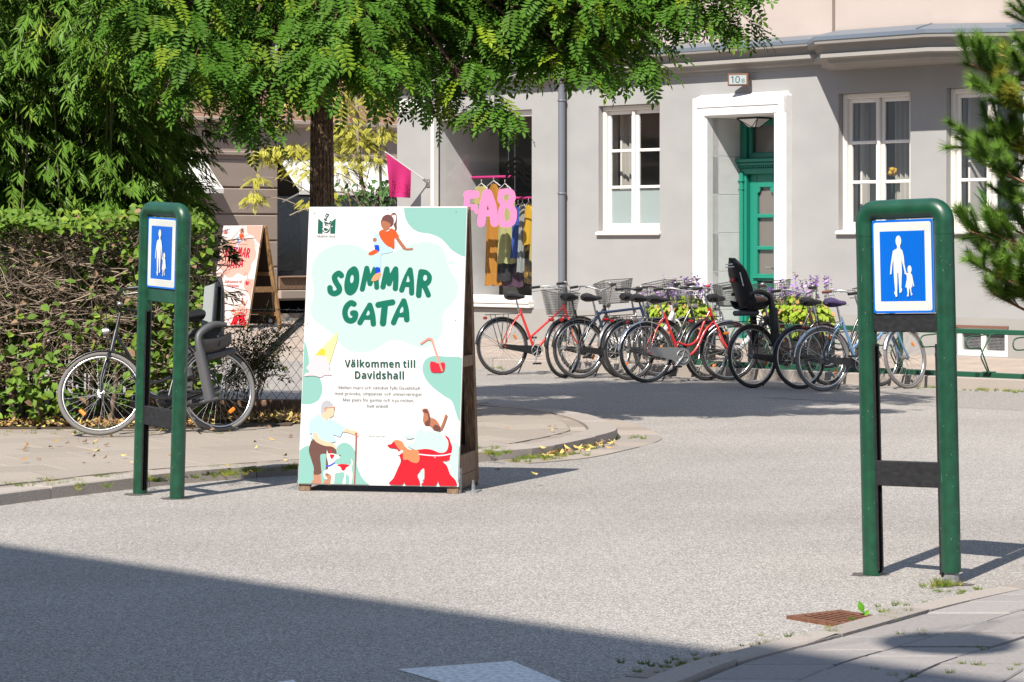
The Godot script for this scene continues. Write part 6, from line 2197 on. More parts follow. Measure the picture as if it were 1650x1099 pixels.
func yellow_trees() -> void:
	# young trees with yellow leaves across the side street
	var frond := pinnate_leaf(8, 0.17, 0.035, 0.014)
	for q in [["thin young tree with yellow leaves in front of the white awning", -3.26, 46.0, 0.0], ["slender grey-stemmed tree with yellow leaves next to the pink flag", -2.35, 45.0, 1.0]]:
		var t := thing("young_tree", q[0], "tree", V(q[1], 0.12, q[2]), 0.0, "young yellow trees in the side street")
		var m := MB.new()
		var tops := []
		if q[3] == 0.0:
			m.tube(curve([Vector3(0, 0, 0), Vector3(0.05, 1.4, 0), Vector3(-0.05, 2.6, 0), Vector3(0.1, 4.6, 0)], 5), [0.05, 0.05, 0.048, 0.046, 0.044, 0.042, 0.04, 0.038, 0.036, 0.034, 0.03, 0.028, 0.025, 0.02, 0.015, 0.01], 8)
			tops = [[-1.0, 3.05, 0.16, 46], [-1.15, 2.62, 0.14, 26], [-1.2, 2.28, 0.14, 40], [-0.75, 3.08, 0.16, 60], [-0.5, 3.1, 0.18, 60], [-0.25, 3.1, 0.2, 50], [-0.4, 2.75, 0.25, 30], [-0.25, 2.2, 0.12, 20], [0.5, 3.3, 0.3, 60], [0.2, 3.8, 0.5, 90], [-0.5, 3.9, 0.5, 70]]
		else:
			m.tube(curve([Vector3(-0.45, 0, 0), Vector3(-0.36, 1.6, 0), Vector3(-0.62, 2.2, 0), Vector3(-0.9, 3.0, 0)], 5), 0.032, 8)
			m.tube(curve([Vector3(0, 0, 0), Vector3(-0.02, 1.7, 0), Vector3(-0.22, 2.8, 0), Vector3(-0.3, 4.8, 0)], 5), 0.034, 8)
			m.tube(curve([Vector3(0.1, 0, 0), Vector3(0.14, 2.0, 0), Vector3(0.1, 3.2, 0), Vector3(-0.05, 4.8, 0)], 5), 0.024, 8)
			m.tube(curve([Vector3(-0.36, 1.65, 0), Vector3(-1.0, 2.05, 0), Vector3(-1.4, 1.95, 0)], 5), 0.012, 6)
			tops = [[-0.55, 2.75, 0.35, 70], [-0.2, 3.15, 0.35, 70], [-0.85, 3.05, 0.3, 60], [0.05, 2.9, 0.25, 40], [-0.45, 3.4, 0.4, 70], [0.15, 3.3, 0.3, 50], [-0.7, 2.35, 0.2, 34], [0.1, 3.9, 0.5, 90], [-0.6, 4.0, 0.5, 90], [-1.0, 2.7, 0.2, 30]]
		for p in tops:
			var c := Vector3(p[0], p[1], 0.0)
			m.tube(curve([Vector3(-0.1, p[1] - 0.35, 0), c.lerp(Vector3(-0.1, p[1] - 0.3, 0), 0.5) + Vector3(0, 0.1, 0), c], 4), 0.009, 5)
		obj("stem", m, mat("pale_bark_%d" % int(q[3]), 0.24, 0.20, 0.155, 0.9), t)
		var places := []; var tints := []
		for p in tops:
			for k in int(p[3] * 1.15):
				var d := Vector3(rng.randfn(), rng.randfn() * 0.6, rng.randfn()).normalized()
				places.append(Transform3D(facing((Vector3(d.x, 0, d.z) * 0.9 + Vector3(0, -0.6, 0)).normalized(), d + Vector3(0, 0.8, 0.4)).scaled(Vector3.ONE * rnd(0.8, 1.3)), Vector3(p[0], p[1], 0) + d * p[2] * pow(rng.randf(), 0.5)))
				var g := rnd(0.8, 1.15)
				tints.append(Color(0.44 * g, 0.41 * g, 0.07 * g))
		many("crown", frond, M.yellow_leaf, places, tints, t)
	# a low green bush at their foot
	var t := thing("green_bush", "green leafy bush between yellow trees beneath the pink flag", "bush", V(-2.15, 0.12, 44.6))
	var lf := MB.new()
	leaf_blade(lf, Vector3.ZERO, Vector3.DOWN, Vector3.LEFT, 0.11, 0.075, 0.3)
	var places := []; var tints := []
	var m := MB.new()
	for k in 14: m.tube(curve([Vector3(rnd(-0.2, 0.2), 0, rnd(-0.2, 0.2)), Vector3(rnd(-0.4, 0.4), 1.2, rnd(-0.3, 0.3)), Vector3(rnd(-0.6, 0.4), 2.4, rnd(-0.3, 0.3))], 4), 0.008, 5)
	obj("stems", m, M.twig, t).set_meta("kind", "stuff")
	for k in 900:
		var p := Vector3(rng.randfn() * 0.33 - 0.1, rnd(0.3, 2.55), rng.randfn() * 0.3)
		places.append(Transform3D(facing(Vector3(rng.randfn(), -0.9, rng.randfn()), Vector3(rng.randfn(), 1, 0.6)).scaled(Vector3.ONE * rnd(0.7, 1.2)), p))
		var g := rnd(0.7, 1.2)
		tints.append(Color(0.07 * g, 0.15 * g, 0.045 * g))
	many("foliage", lf.mesh(), M.hedge_leaf, places, tints, t)


func dead_shrub() -> void:
	var t := thing("wiry_shrub", "dark wiry shrub with tiny leaves hanging over the wire fence beside the leaning bicycle", "shrub", V(-2.28, 0.1, 23.2))
	var m := MB.new()
	var lf := MB.new()
	leaf_blade(lf, Vector3.ZERO, Vector3.DOWN, Vector3.LEFT, 0.026, 0.014, 0.2)
	var places := []; var tints := []
	for k in 80:
		var a := Vector3(rnd(-0.25, 0.1), rnd(0.0, 0.4), rnd(-0.2, 0.2))
		var b := Vector3(rnd(-0.35, 0.42), rnd(0.25, 0.88), rnd(-0.3, 0.3))
		if k < 6: b = Vector3(rnd(0.15, 0.75) - 0.1, rnd(0.7, 1.05), rnd(-0.1, 0.2))
		var pts := curve([a, a.lerp(b, 0.5) + Vector3(0, 0.14, 0), b], 5)
		m.tube(pts, 0.0026, 4)
		for j in 26:
			var p: Vector3 = pts[int(rnd(0.25, 1.0) * (pts.size() - 1))] + Vector3(rng.randfn(), rng.randfn(), rng.randfn()) * 0.022
			places.append(Transform3D(facing(Vector3(rng.randfn(), -0.6, rng.randfn()), Vector3(rng.randfn(), 1, 0.6)).scaled(Vector3.ONE * rnd(0.8, 1.4)), p))
			var g := rnd(0.6, 1.2)
			tints.append(Color(0.05 * g, 0.06 * g, 0.022 * g) if rng.randf() < 0.85 else Color(0.10, 0.16, 0.03))
	obj("twigs", m, M.twig, t)
	many("foliage", lf.mesh(), M.hedge_leaf, places, tints, t)


func ground_litter() -> void:
	# dry leaves under hedge and fence and along the kerb
	var lf := MB.new()
	leaf_blade(lf, Vector3.ZERO, Vector3(0, 0.12, 1).normalized(), Vector3.RIGHT, 0.06, 0.038, 0.6)
	var places := []; var tints := []
	for k in 2600:
		var p: Vector3
		var r := rng.randf()
		if r < 0.62: p = V(rnd(-6.0, -2.5), 0.095, 22.0 + absf(rng.randfn()) * 0.3)
		elif r < 0.94: p = V(rnd(-2.6, -1.7), 0.095, 22.55 + absf(rng.randfn()) * 0.55)
		elif r < 0.97:
			var a := rnd(0.0, 1.0)
			p = V(lerpf(0.25, 0.80, a) + rng.randfn() * 0.03, 0.012, lerpf(19.9, 21.1, a) + rng.randfn() * 0.05)
		else: p = V(rnd(-4, 0.4), 0.078, rnd(17.5, 22.0))
		places.append(Transform3D((Basis(Vector3.UP, rnd(0, TAU)) * Basis(Vector3.RIGHT, rnd(-0.5, 0.5))).scaled(Vector3.ONE * rnd(0.5, 1.1)), p + Vector3(0, rnd(0, 0.03), 0)))
		var g := rnd(0.6, 1.2)
		tints.append([Color(0.42 * g, 0.27 * g, 0.08 * g), Color(0.28 * g, 0.15 * g, 0.06 * g), Color(0.5 * g, 0.40 * g, 0.12 * g), Color(0.20 * g, 0.12 * g, 0.07 * g)][rng.randi() % 4])
	many("fallen_leaves", lf.mesh(), M.litter, places, tints)
	# tufts of grass and weeds in the joints
	var tuft := MB.new()
	for k in 26:
		var a := rnd(0, TAU)
		var o := Vector3(cos(a), 0, sin(a)) * rnd(0.0, 0.03)
		var d := (Vector3(cos(a), 0, sin(a)) * rnd(0.2, 1.3) + Vector3.UP).normalized()
		var s := d.cross(Vector3(cos(a + 1.5), 0.1, sin(a + 1.5))).normalized() * 0.0028
		var g := rnd(0.8, 1.2)
		tuft.col = Color(g, g, g)
		var l := rnd(0.025, 0.07)
		tuft.tri(o - s, o + s, o + d * l)
	places = []; tints = []
	var spots := []
	for q in [[2.0, 12.42, 14, 0.05], [2.05, 12.2, 6, 0.05], [2.1, 11.97, 3, 0.03], [1.72, 11.45, 5, 0.06], [1.60, 11.2, 5, 0.04], [1.47, 11.02, 4, 0.05], [1.28, 10.72, 7, 0.05], [1.14, 10.5, 7, 0.06], [0.98, 10.32, 5, 0.05], [0.80, 10.06, 6, 0.06], [0.62, 9.86, 20, 0.09], [0.52, 9.7, 7, 0.05], [1.40, 9.55, 7, 0.10], [1.95, 9.75, 5, 0.08], [1.70, 9.83, 3, 0.05], [1.75, 10.2, 3, 0.05], [2.03, 10.0, 5, 0.05], [1.98, 9.5, 7, 0.08], [1.62, 10.6, 4, 0.04],
			[-2.9, 16.85, 16, 0.16], [-2.55, 17.4, 14, 0.12], [-2.7, 16.98, 6, 0.1], [-2.32, 17.2, 7, 0.05], [-2.10, 17.5, 12, 0.12], [-1.9, 17.75, 20, 0.08], [-1.72, 17.98, 16, 0.1], [-1.45, 18.25, 18, 0.1], [-2.4, 17.28, 10, 0.1], [-2.0, 18.2, 8, 0.1], [-0.1, 19.45, 26, 0.12], [0.15, 19.75, 26, 0.1], [0.35, 20.1, 14, 0.1], [0.6, 20.75, 8, 0.06], [0.95, 21.8, 5, 0.1], [0.5, 22.6, 6, 0.1], [-0.25, 19.9, 6, 0.1], [-3.3, 16.3, 10, 0.1], [-3.0, 17.2, 4, 0.1],
			[-0.1, 33.9, 10, 0.2], [1.5, 32.4, 10, 0.3], [4.6, 29.5, 20, 0.2], [5.1, 29.0, 16, 0.1], [5.45, 28.7, 26, 0.15], [0.8, 33.1, 12, 0.2], [-2.2, 23.0, 40, 0.3], [-1.9, 22.9, 30, 0.2], [-3.0, 22.0, 40, 0.5], [-4.2, 21.95, 40, 0.5]]:
		for k in q[2]:
			var x: float = q[0] + rng.randfn() * q[3]; var d: float = q[1] + rng.randfn() * q[3] * 0.8
			places.append(Transform3D(Basis(Vector3.UP, rnd(0, TAU)).scaled(Vector3.ONE * (rnd(0.25, 0.55) if d < 12.3 else rnd(0.35, 0.9))), V(x, 0.045 if d < 12 else 0.005 if x > 0 or d > 26 else 0.064, d)))
			var g := rnd(0.7, 1.2)
			tints.append(Color(0.14 * g, 0.20 * g, 0.03 * g) if rng.randf() < 0.8 else Color(0.3 * g, 0.28 * g, 0.07 * g))
	many("grass_tufts", tuft.mesh(), M.hedge_leaf, places, tints)


# ---------------------------------------------------------------- fence, flowers, shop goods, small things
func fence() -> void:
	var o := thing("wire_fence", "low chain link fence with a galvanised diagonal brace between hedge and poster board", "fence", V(-2.9, 0.1, 24.15))
	var m := MB.new()
	var w := 1.85; var h := 0.88
	var cell := 0.088
	var wave := func(x: float) -> float: return 0.05 * (x / w) + 0.02 * sin(x * 3.0) - 0.03
	# each wire of the mesh zigzags; drawn as the two families of slanting wires
	var x := -h
	while x < w:
		for s in [0, 1]:
			var pts := []
			for k in 12:
				var e := k / 11.0
				var px := x + (h * 0.75) * (e if s == 0 else 1.0 - e)
				pts.append(Vector3(clampf(px, 0.0, w), (h + wave.call(px)) * e + 0.01, 0.004 * (1 if k % 2 else -1)))
			m.tube(pts, 0.0021, 3, false)
		x += cell
	obj("wire_mesh", m, M.wire, o).set_meta("kind", "stuff")
	m = MB.new()
	var top := []
	for k in 14: top.append(Vector3(w * k / 13, h + wave.call(w * k / 13) + 0.015, 0.0))
	m.tube(top, 0.0032, 4)
	for k in 22:
		var q := w * (k + 0.5) / 22
		m.tube([Vector3(q - 0.02, h + wave.call(q) + 0.0, 0.01), Vector3(q + 0.005, h + wave.call(q) + 0.035, 0.004)], 0.0022, 3)
	obj("top_wire", m, M.galvanised, o)
	for px in [0.02, w]:
		m = MB.new()
		m.tube([Vector3(px, -0.1, 0), Vector3(px, h + 0.08, 0)], 0.024, 10)
		obj("post", m, M.galvanised, o)
	m = MB.new()
	m.tube([Vector3(0.47, 0.30, -0.05), Vector3(1.1, 0.90, -0.02)], 0.034, 10)
	obj("brace", m, M.galvanised, o)
	m = MB.new()
	m.bbox(Vector3(0.95, 0.02, 0.03), Vector3(w + 0.1, 0.13, 0.05), 0.01)
	obj("edging_board", m, M.brown_timber, o)
	# clear plastic discs tied to the mesh
	var spots := [[0.545, 0.72], [0.62, 0.735], [0.69, 0.755], [0.735, 0.715], [0.715, 0.80], [0.76, 0.76], [0.875, 0.82], [0.69, 0.655], [0.575, 0.585]]
	for q in spots:
		m = MB.new()
		m.t = Transform3D(Basis(Vector3.RIGHT, PI / 2 - 0.2), Vector3(q[0], q[1], 0.02))
		m.loft([[Vector3(0, -0.004, 0), Vector3.BACK, Vector3.RIGHT, 0.019, 0.019], [Vector3(0, 0.004, 0), Vector3.BACK, Vector3.RIGHT, 0.019, 0.019]], 12)
		obj("plastic_disc", m, M.white_lacquer, o)


func planters() -> void:
	var petal := MB.new()
	for k in 5:
		var a := TAU * k / 5
		leaf_blade(petal, Vector3.ZERO, Vector3(cos(a), 0.25, sin(a)).normalized(), Vector3(-sin(a), 0, cos(a)), 0.028, 0.024, 0.2)
	var lf := MB.new()
	leaf_blade(lf, Vector3.ZERO, Vector3.DOWN, Vector3.LEFT, 0.075, 0.06, 0.3)
	for q in [["dark planter with lime green leaves and purple flowers behind the crimson bicycle", 2.12, 33.9, 0.62, 0.42], ["dark planter with lime leaves and tall lavender by the white portal", 3.42, 32.7, 0.66, 0.5]]:
		var t := thing("flower_planter", q[0], "planter", V(q[1], 0.12, q[2]), WALL_TURN, "flower planters by the bicycle rack")
		var m := MB.new()
		var tp: float = q[3]
		m.bbox(Vector3(0, 0.16, 0), Vector3(q[4] * 2.0, 0.32, 0.5), 0.02)
		m.bbox(Vector3(0, 0.33, 0), Vector3(q[4] * 2.0 + 0.04, 0.04, 0.54), 0.01)
		obj("trough", m, M.tar_black, t)
		var places := []; var tints := []
		for k in 1500:
			var d := Vector3(rng.randfn(), rng.randfn(), rng.randfn()).normalized() * pow(rng.randf(), 0.4)
			var p := Vector3(d.x * (q[4] + 0.08), 0.36 + tp * 0.32 + d.y * tp * 0.46, d.z * 0.36)
			places.append(Transform3D(facing(Vector3(d.x, -0.7, d.z), Vector3(d.x * 0.5, 0.9, 0.5 + d.z * 0.5)).scaled(Vector3.ONE * rnd(0.7, 1.3)), p))
			var g := rnd(0.75, 1.15)
			tints.append(Color(0.25 * g, 0.34 * g, 0.03 * g) if rng.randf() < 0.85 else Color(0.5 * g, 0.3 * g, 0.12 * g))
		many("foliage", lf.mesh(), M.hedge_leaf, places, tints, t)
		places = []; tints = []
		var st := MB.new()
		for k in 70:
			var x: float = rnd(-1.0, 1.0) * (q[4] + 0.05)
			var b := Vector3(x, 0.36 + tp * 0.5, rnd(-0.25, 0.3))
			var e: Vector3 = b + Vector3(rnd(-0.1, 0.1), rnd(0.10, 0.34) * (1.2 if x > 0 else 0.8), rnd(-0.08, 0.12))
			st.tube([b, e], 0.0022, 3)
			for j in 9:
				places.append(Transform3D((Basis(Vector3.UP, rnd(0, TAU)) * Basis(Vector3.RIGHT, rnd(-0.9, 0.9))).scaled(Vector3.ONE * rnd(0.45, 0.9)), b.lerp(e, rnd(0.72, 1.05)) + Vector3(rng.randfn(), rng.randfn(), rng.randfn()) * 0.016))
				var g := rnd(0.7, 1.2)
				tints.append(Color(0.30 * g, 0.15 * g, 0.52 * g) if rng.randf() < 0.6 else Color(0.62 * g, 0.36 * g, 0.62 * g))
		obj("flower_stems", st, M.rack_green, t)
		many("blossom", petal.mesh(), M.flower, places, tints, t)


func fab_letters(p: Print, col: Color, r: float) -> void:
	# soft balloon letters, on a grid 1164 wide
	p.stroke([345, 540, 430, 540], r, col)
	p.stroke([345, 545, 338, 620, 330, 700, 335, 790, 345, 850], r * 0.72, col)
	p.stroke([340, 672, 425, 672], r * 0.72, col)
	p.stroke([432, 680, 440, 722], r * 0.5, col)
	p.stroke([490, 840, 515, 660, 546, 532], r, col)
	p.stroke([564, 532, 607, 660, 632, 840], r, col)
	p.stroke([515, 738, 612, 738], r * 0.8, col)
	p.stroke([704, 522, 694, 600, 724, 640, 702, 720, 706, 815, 720, 850], r * 0.75, col)
	p.stroke([704, 522, 795, 522, 818, 585, 785, 652, 828, 720, 822, 815, 780, 852, 715, 852], r * 0.78, col)
	p.stroke([725, 668, 790, 668], r * 0.5, col)


func in_wall(x: float, y: float, z: float) -> Vector3:
	# from the axes of the grey wall (along, up, out) to the scene
	return V(6.24, 0, 34.6) + Basis(Vector3.UP, WALL_TURN) * Vector3(x, y, z)


func shop() -> void:
	# letters and wave pattern stuck on the glass
	var o := thing("window_lettering", "pink balloon letters stuck on the shop window", "lettering", in_wall(0, 0, 0), WALL_TURN)
	var p := Print.new()
	p.place = func(q: Vector2) -> Vector2:
		return Vector2(-10.256 + (q.x - 300.0) / 560.0 * 1.214, 1.85 + (885.0 - q.y) / 400.0 * 0.60)
	fab_letters(p, Color.WHITE, 43.0)
	var m := obj("letters", p.mb, M.letter_pink, o)
	m.position.z = -0.125
	o = thing("window_pattern", "black wavy line pattern on the right of the shop window", "window decoration", in_wall(0, 0, 0), WALL_TURN)
	p = Print.new()
	p.place = func(q: Vector2) -> Vector2:
		return Vector2(-9.27 + (q.x - 780.0) / 300.0 * 0.66, 2.36 + (440.0 - q.y) / 265.0 * 0.56)
	for k in 4:
		var e := 42.0 * k
		p.stroke([780, 225 + e, 815, 200 + e, 860, 182 + e * 0.9, 905, 182 + e, 945, 205 + e, 970, 240 + e, 1010, 250 + e, 1045, 275 + e, 1062, 320 + e, 1075, 345 + e], 11, Color.WHITE)
	p.stroke([780, 440, 1070, 440], 7, Color.WHITE)
	m = obj("wave_lines", p.mb, M.hole, o)
	m.position.z = -0.126
	# two pink rails with clothes on hangers
	for q in [["upper pink clothes rail inside the shop window", -11.0, -9.88, 2.66, -0.85], ["lower pink clothes rail at the right of the shop window", -9.62, -8.45, 2.31, -0.55]]:
		o = thing("clothes_rail", q[0], "clothes rail", in_wall(0, 0, 0), WALL_TURN)
		var b := MB.new()
		b.tube([Vector3(q[1], q[3], q[4]), Vector3(q[2], q[3], q[4])], 0.022, 10)
		obj("rail", b, M.rail_pink, o)
		b = MB.new()
		for x in [q[1] + 0.1, q[2] - 0.1]: b.tube([Vector3(x, q[3], q[4]), Vector3(x, 3.7, q[4])], 0.006, 5)
		obj("suspension_wire", b, M.steel, o)
	garment("long mustard dress hanging behind the poster board edge", -10.32, 2.60, -0.85, 0.17, 1.62, M.mustard)
	garment("black dress on a hanger between mustard and lime garments", -10.06, 2.55, -0.85, 0.15, 1.50, M.black_cloth)
	garment("lime green top under the pink letters", -9.93, 2.45, -0.78, 0.20, 1.12, M.lime_cloth)
	garment("dark plum skirt below the lime green top", -9.98, 1.62, -0.92, 0.24, 0.66, M.plum_cloth)
	garment("shiny blue blouse under the last pink letter", -9.56, 2.22, -0.66, 0.14, 0.80, M.blue_cloth)
	garment("pale grey scarf dress right of the blue blouse", -9.40, 2.25, -0.60, 0.08, 1.05, M.grey_cloth)
	garment("black and yellow floral dress in the shop window", -9.20, 2.22, -0.62, 0.16, 1.20, M.floral_cloth)
	garment("bright yellow shirt on a hanger by the right rail", -9.16, 2.25, -0.5, 0.09, 0.62, M.yellow_cloth)
	garment("straw coloured blouse beside the leopard print dress", -8.98, 2.24, -0.50, 0.12, 0.86, M.straw_cloth)
	garment("leopard print dress at the right end of the shop window", -8.74, 2.24, -0.48, 0.16, 1.02, M.leopard_cloth)
	garment("folded cream knitwear over the upper rail", -10.5, 2.56, -0.75, 0.16, 0.28, M.straw_cloth)
	# a patterned dress in the shop across the side street
	o = thing("patterned_dress", "dark dress with pale flower blotches in the shop window across the side street", "dress", V(-4.62, 0, 53.0) + Basis(Vector3.UP, 0.76463) * Vector3(0.62, 0.98, -0.5), 0.76463)
	var b := MB.new()
	b.loft(dress_sections(0.34, 1.55, 0.0, 3.0), 40)
	var fm := mat("blotch_cloth", 0.15, 0.15, 0.12, 0.9)
	fm.uv1_triplanar = true; fm.uv1_scale = Vector3.ONE * 1.1
	fm.albedo_texture = noise_tex(256, 0.05, FastNoiseLite.TYPE_CELLULAR, -1.0, 1.0, 77, 1)
	obj("fabric", b, fm, o)
	# plants and a vase on the window ledges
	o = thing("yellow_flower", "yellow flower standing in the window right of the portal", "flower", in_wall(-1.90, 2.3, -0.32), WALL_TURN)
	b = MB.new()
	for k in 8: b.ball(Vector3(cos(k * 0.8) * 0.04, 0.27 + 0.03 * sin(k * 1.9), sin(k * 0.8) * 0.04), Vector3.ONE * 0.035, 8)
	obj("blossom", b, M.yellow_cloth, o)
	b = MB.new()
	b.tube([Vector3(0, -0.55, 0), Vector3(0, 0.26, 0)], 0.006, 5)
	obj("stem", b, M.rack_green, o)
	o = thing("pot_plant", "green pot plant in the window behind the pine", "plant", in_wall(-0.22, 1.78, -0.33), WALL_TURN)
	b = MB.new()
	b.loft([[Vector3(0, 0, 0), Vector3.RIGHT, Vector3.FORWARD, 0.07, 0.07], [Vector3(0, 0.14, 0), Vector3.RIGHT, Vector3.FORWARD, 0.09, 0.09]], 16)
	obj("pot", b, M.white_lacquer, o)
	b = MB.new()
	for k in 22:
		var a := rnd(0, TAU)
		leaf_blade(b, Vector3(0, 0.12, 0), Vector3(cos(a) * 0.6, rnd(0.6, 1.6), sin(a) * 0.6).normalized(), Vector3(-sin(a), 0, cos(a)), rnd(0.3, 0.62), 0.09, 0.2)
	b.col = Color(0.07, 0.2, 0.04)
	for k in b.c.size(): b.c[k] = Color(0.08, 0.22, 0.04)
	obj("leaves", b, M.hedge_leaf, o)


func dress_sections(half: float, length: float, top: float, folds: float) -> Array:
	var secs := []
	for k in 12:
		var e := k / 11.0
		var wd := half * (0.45 + 0.55 * smoothstep(0.0, 0.12, e)) * (0.82 + 0.28 * e)
		secs.append([Vector3(0, length * (1.0 - e) + top, 0), Vector3.RIGHT, Vector3.BACK, wd, 0.05 + 0.09 * e])
	secs.reverse()
	return secs


func garment(label: String, x: float, y: float, z: float, half: float, length: float, m_: Material) -> void:
	var o := thing("garment", label, "clothing", in_wall(x, y, z), WALL_TURN)
	var b := MB.new()
	# hanging cloth: shoulders under the hanger, folds that deepen towards the hem
	var ph := x * 37.0
	var f := func(u: float, v: float) -> Vector3:
		var a := u * TAU
		var wd := half * (0.30 + 0.70 * smoothstep(0.0, 0.10, v)) * (0.86 + 0.22 * v)
		var fold := 1.0 + 0.30 * v * sin(a * 7.0 + ph + v * 1.2) + 0.12 * v * sin(a * 11.0 - ph)
		return Vector3(cos(a) * wd * (1.0 + 0.05 * sin(a * 7.0 + ph) * v), -0.05 - length * v + 0.01 * sin(a * 5.0 + ph), -sin(a) * (0.025 + 0.05 * v) * fold)
	b.sheet(f, 64, 14)
	obj("fabric", b, m_, o)
	b = MB.new()
	b.tube(curve([Vector3(0, 0.0, 0), Vector3(0.01, 0.04, 0.015), Vector3(0, 0.06, 0.0)], 4), 0.006, 5)
	b.tube([Vector3(-half * 0.9, -0.085, 0), Vector3(0, 0.0, 0), Vector3(half * 0.9, -0.085, 0)], 0.008, 6)
	obj("hanger", b, M.white_lacquer, o)


func flag() -> void:
	var o := thing("shop_flag", "bright pink shop flag on a slanting white pole left of the shop window", "flag", in_wall(-10.93, 2.56, 0.0), WALL_TURN)
	# own axes: x along the wall, z out from it; the pole slants up, out and slightly left
	var dir := Vector3(-0.16, 0.44, 0.70).normalized()
	var m := MB.new()
	m.tube([dir * 0.03, dir * 0.92], 0.012, 8)
	obj("pole", m, M.white_lacquer, o)
	m = MB.new()
	m.box(Vector3(0, 0, 0.01), Vector3(0.07, 0.12, 0.02))
	m.cyl(Vector3(0, 0, 0.01), dir * 0.12, 0.022, 10)
	obj("bracket", m, M.dull_steel, o)
	m = MB.new()
	var a := dir * 0.90; var b := dir * 0.38
	var f := func(u: float, v: float) -> Vector3:
		var top := a.lerp(b, u)
		var low := 2.33 - 2.56 - 0.01 * u
		var p := Vector3(top.x, lerpf(top.y, low, v), top.z)
		p += Vector3(0.07 * v * (1.0 - u), 0, 0)
		return p + Vector3(1.0, 0.0, 0.25) * 0.022 * sin(u * 9.0 + v * 2.0) * v
	m.sheet(f, 20, 20, 0.004)
	obj("cloth", m, M.flag_pink, o)
	# outlined letters printed on the cloth, following its folds
	m = MB.new()
	for s in [[0.14, 0.60, 0.14, 0.86], [0.14, 0.60, 0.34, 0.60], [0.34, 0.60, 0.34, 0.66], [0.34, 0.66, 0.22, 0.66], [0.22, 0.66, 0.22, 0.70], [0.22, 0.70, 0.32, 0.70], [0.32, 0.70, 0.32, 0.75], [0.32, 0.75, 0.22, 0.75], [0.22, 0.75, 0.22, 0.86], [0.14, 0.86, 0.22, 0.86],
			[0.36, 0.86, 0.46, 0.60], [0.46, 0.60, 0.54, 0.60], [0.54, 0.60, 0.64, 0.86], [0.64, 0.86, 0.56, 0.86], [0.56, 0.86, 0.54, 0.80], [0.54, 0.80, 0.46, 0.80], [0.46, 0.80, 0.44, 0.86], [0.44, 0.86, 0.36, 0.86], [0.47, 0.75, 0.50, 0.66], [0.50, 0.66, 0.53, 0.75], [0.53, 0.75, 0.47, 0.75],
			[0.68, 0.60, 0.68, 0.86], [0.68, 0.60, 0.84, 0.60], [0.84, 0.60, 0.89, 0.65], [0.89, 0.65, 0.86, 0.72], [0.86, 0.72, 0.92, 0.78], [0.92, 0.78, 0.86, 0.86], [0.86, 0.86, 0.68, 0.86], [0.75, 0.65, 0.82, 0.65], [0.82, 0.65, 0.82, 0.69], [0.82, 0.69, 0.75, 0.69], [0.75, 0.69, 0.75, 0.65], [0.75, 0.76, 0.83, 0.76], [0.83, 0.76, 0.83, 0.81], [0.83, 0.81, 0.75, 0.81], [0.75, 0.81, 0.75, 0.76]]:
		for side in [1.0, -1.0]:
			var pts := []
			for k in 4:
				var p: Vector3 = f.call(lerpf(s[0], s[2], k / 3.0), lerpf(s[1], s[3], k / 3.0))
				pts.append(p + Vector3(1, 0, 0.2) * (0.0055 if side > 0 else -0.0015))
			m.tube(pts, 0.0045, 4)
	obj("outline_letters", m, M.dark_pink, o)


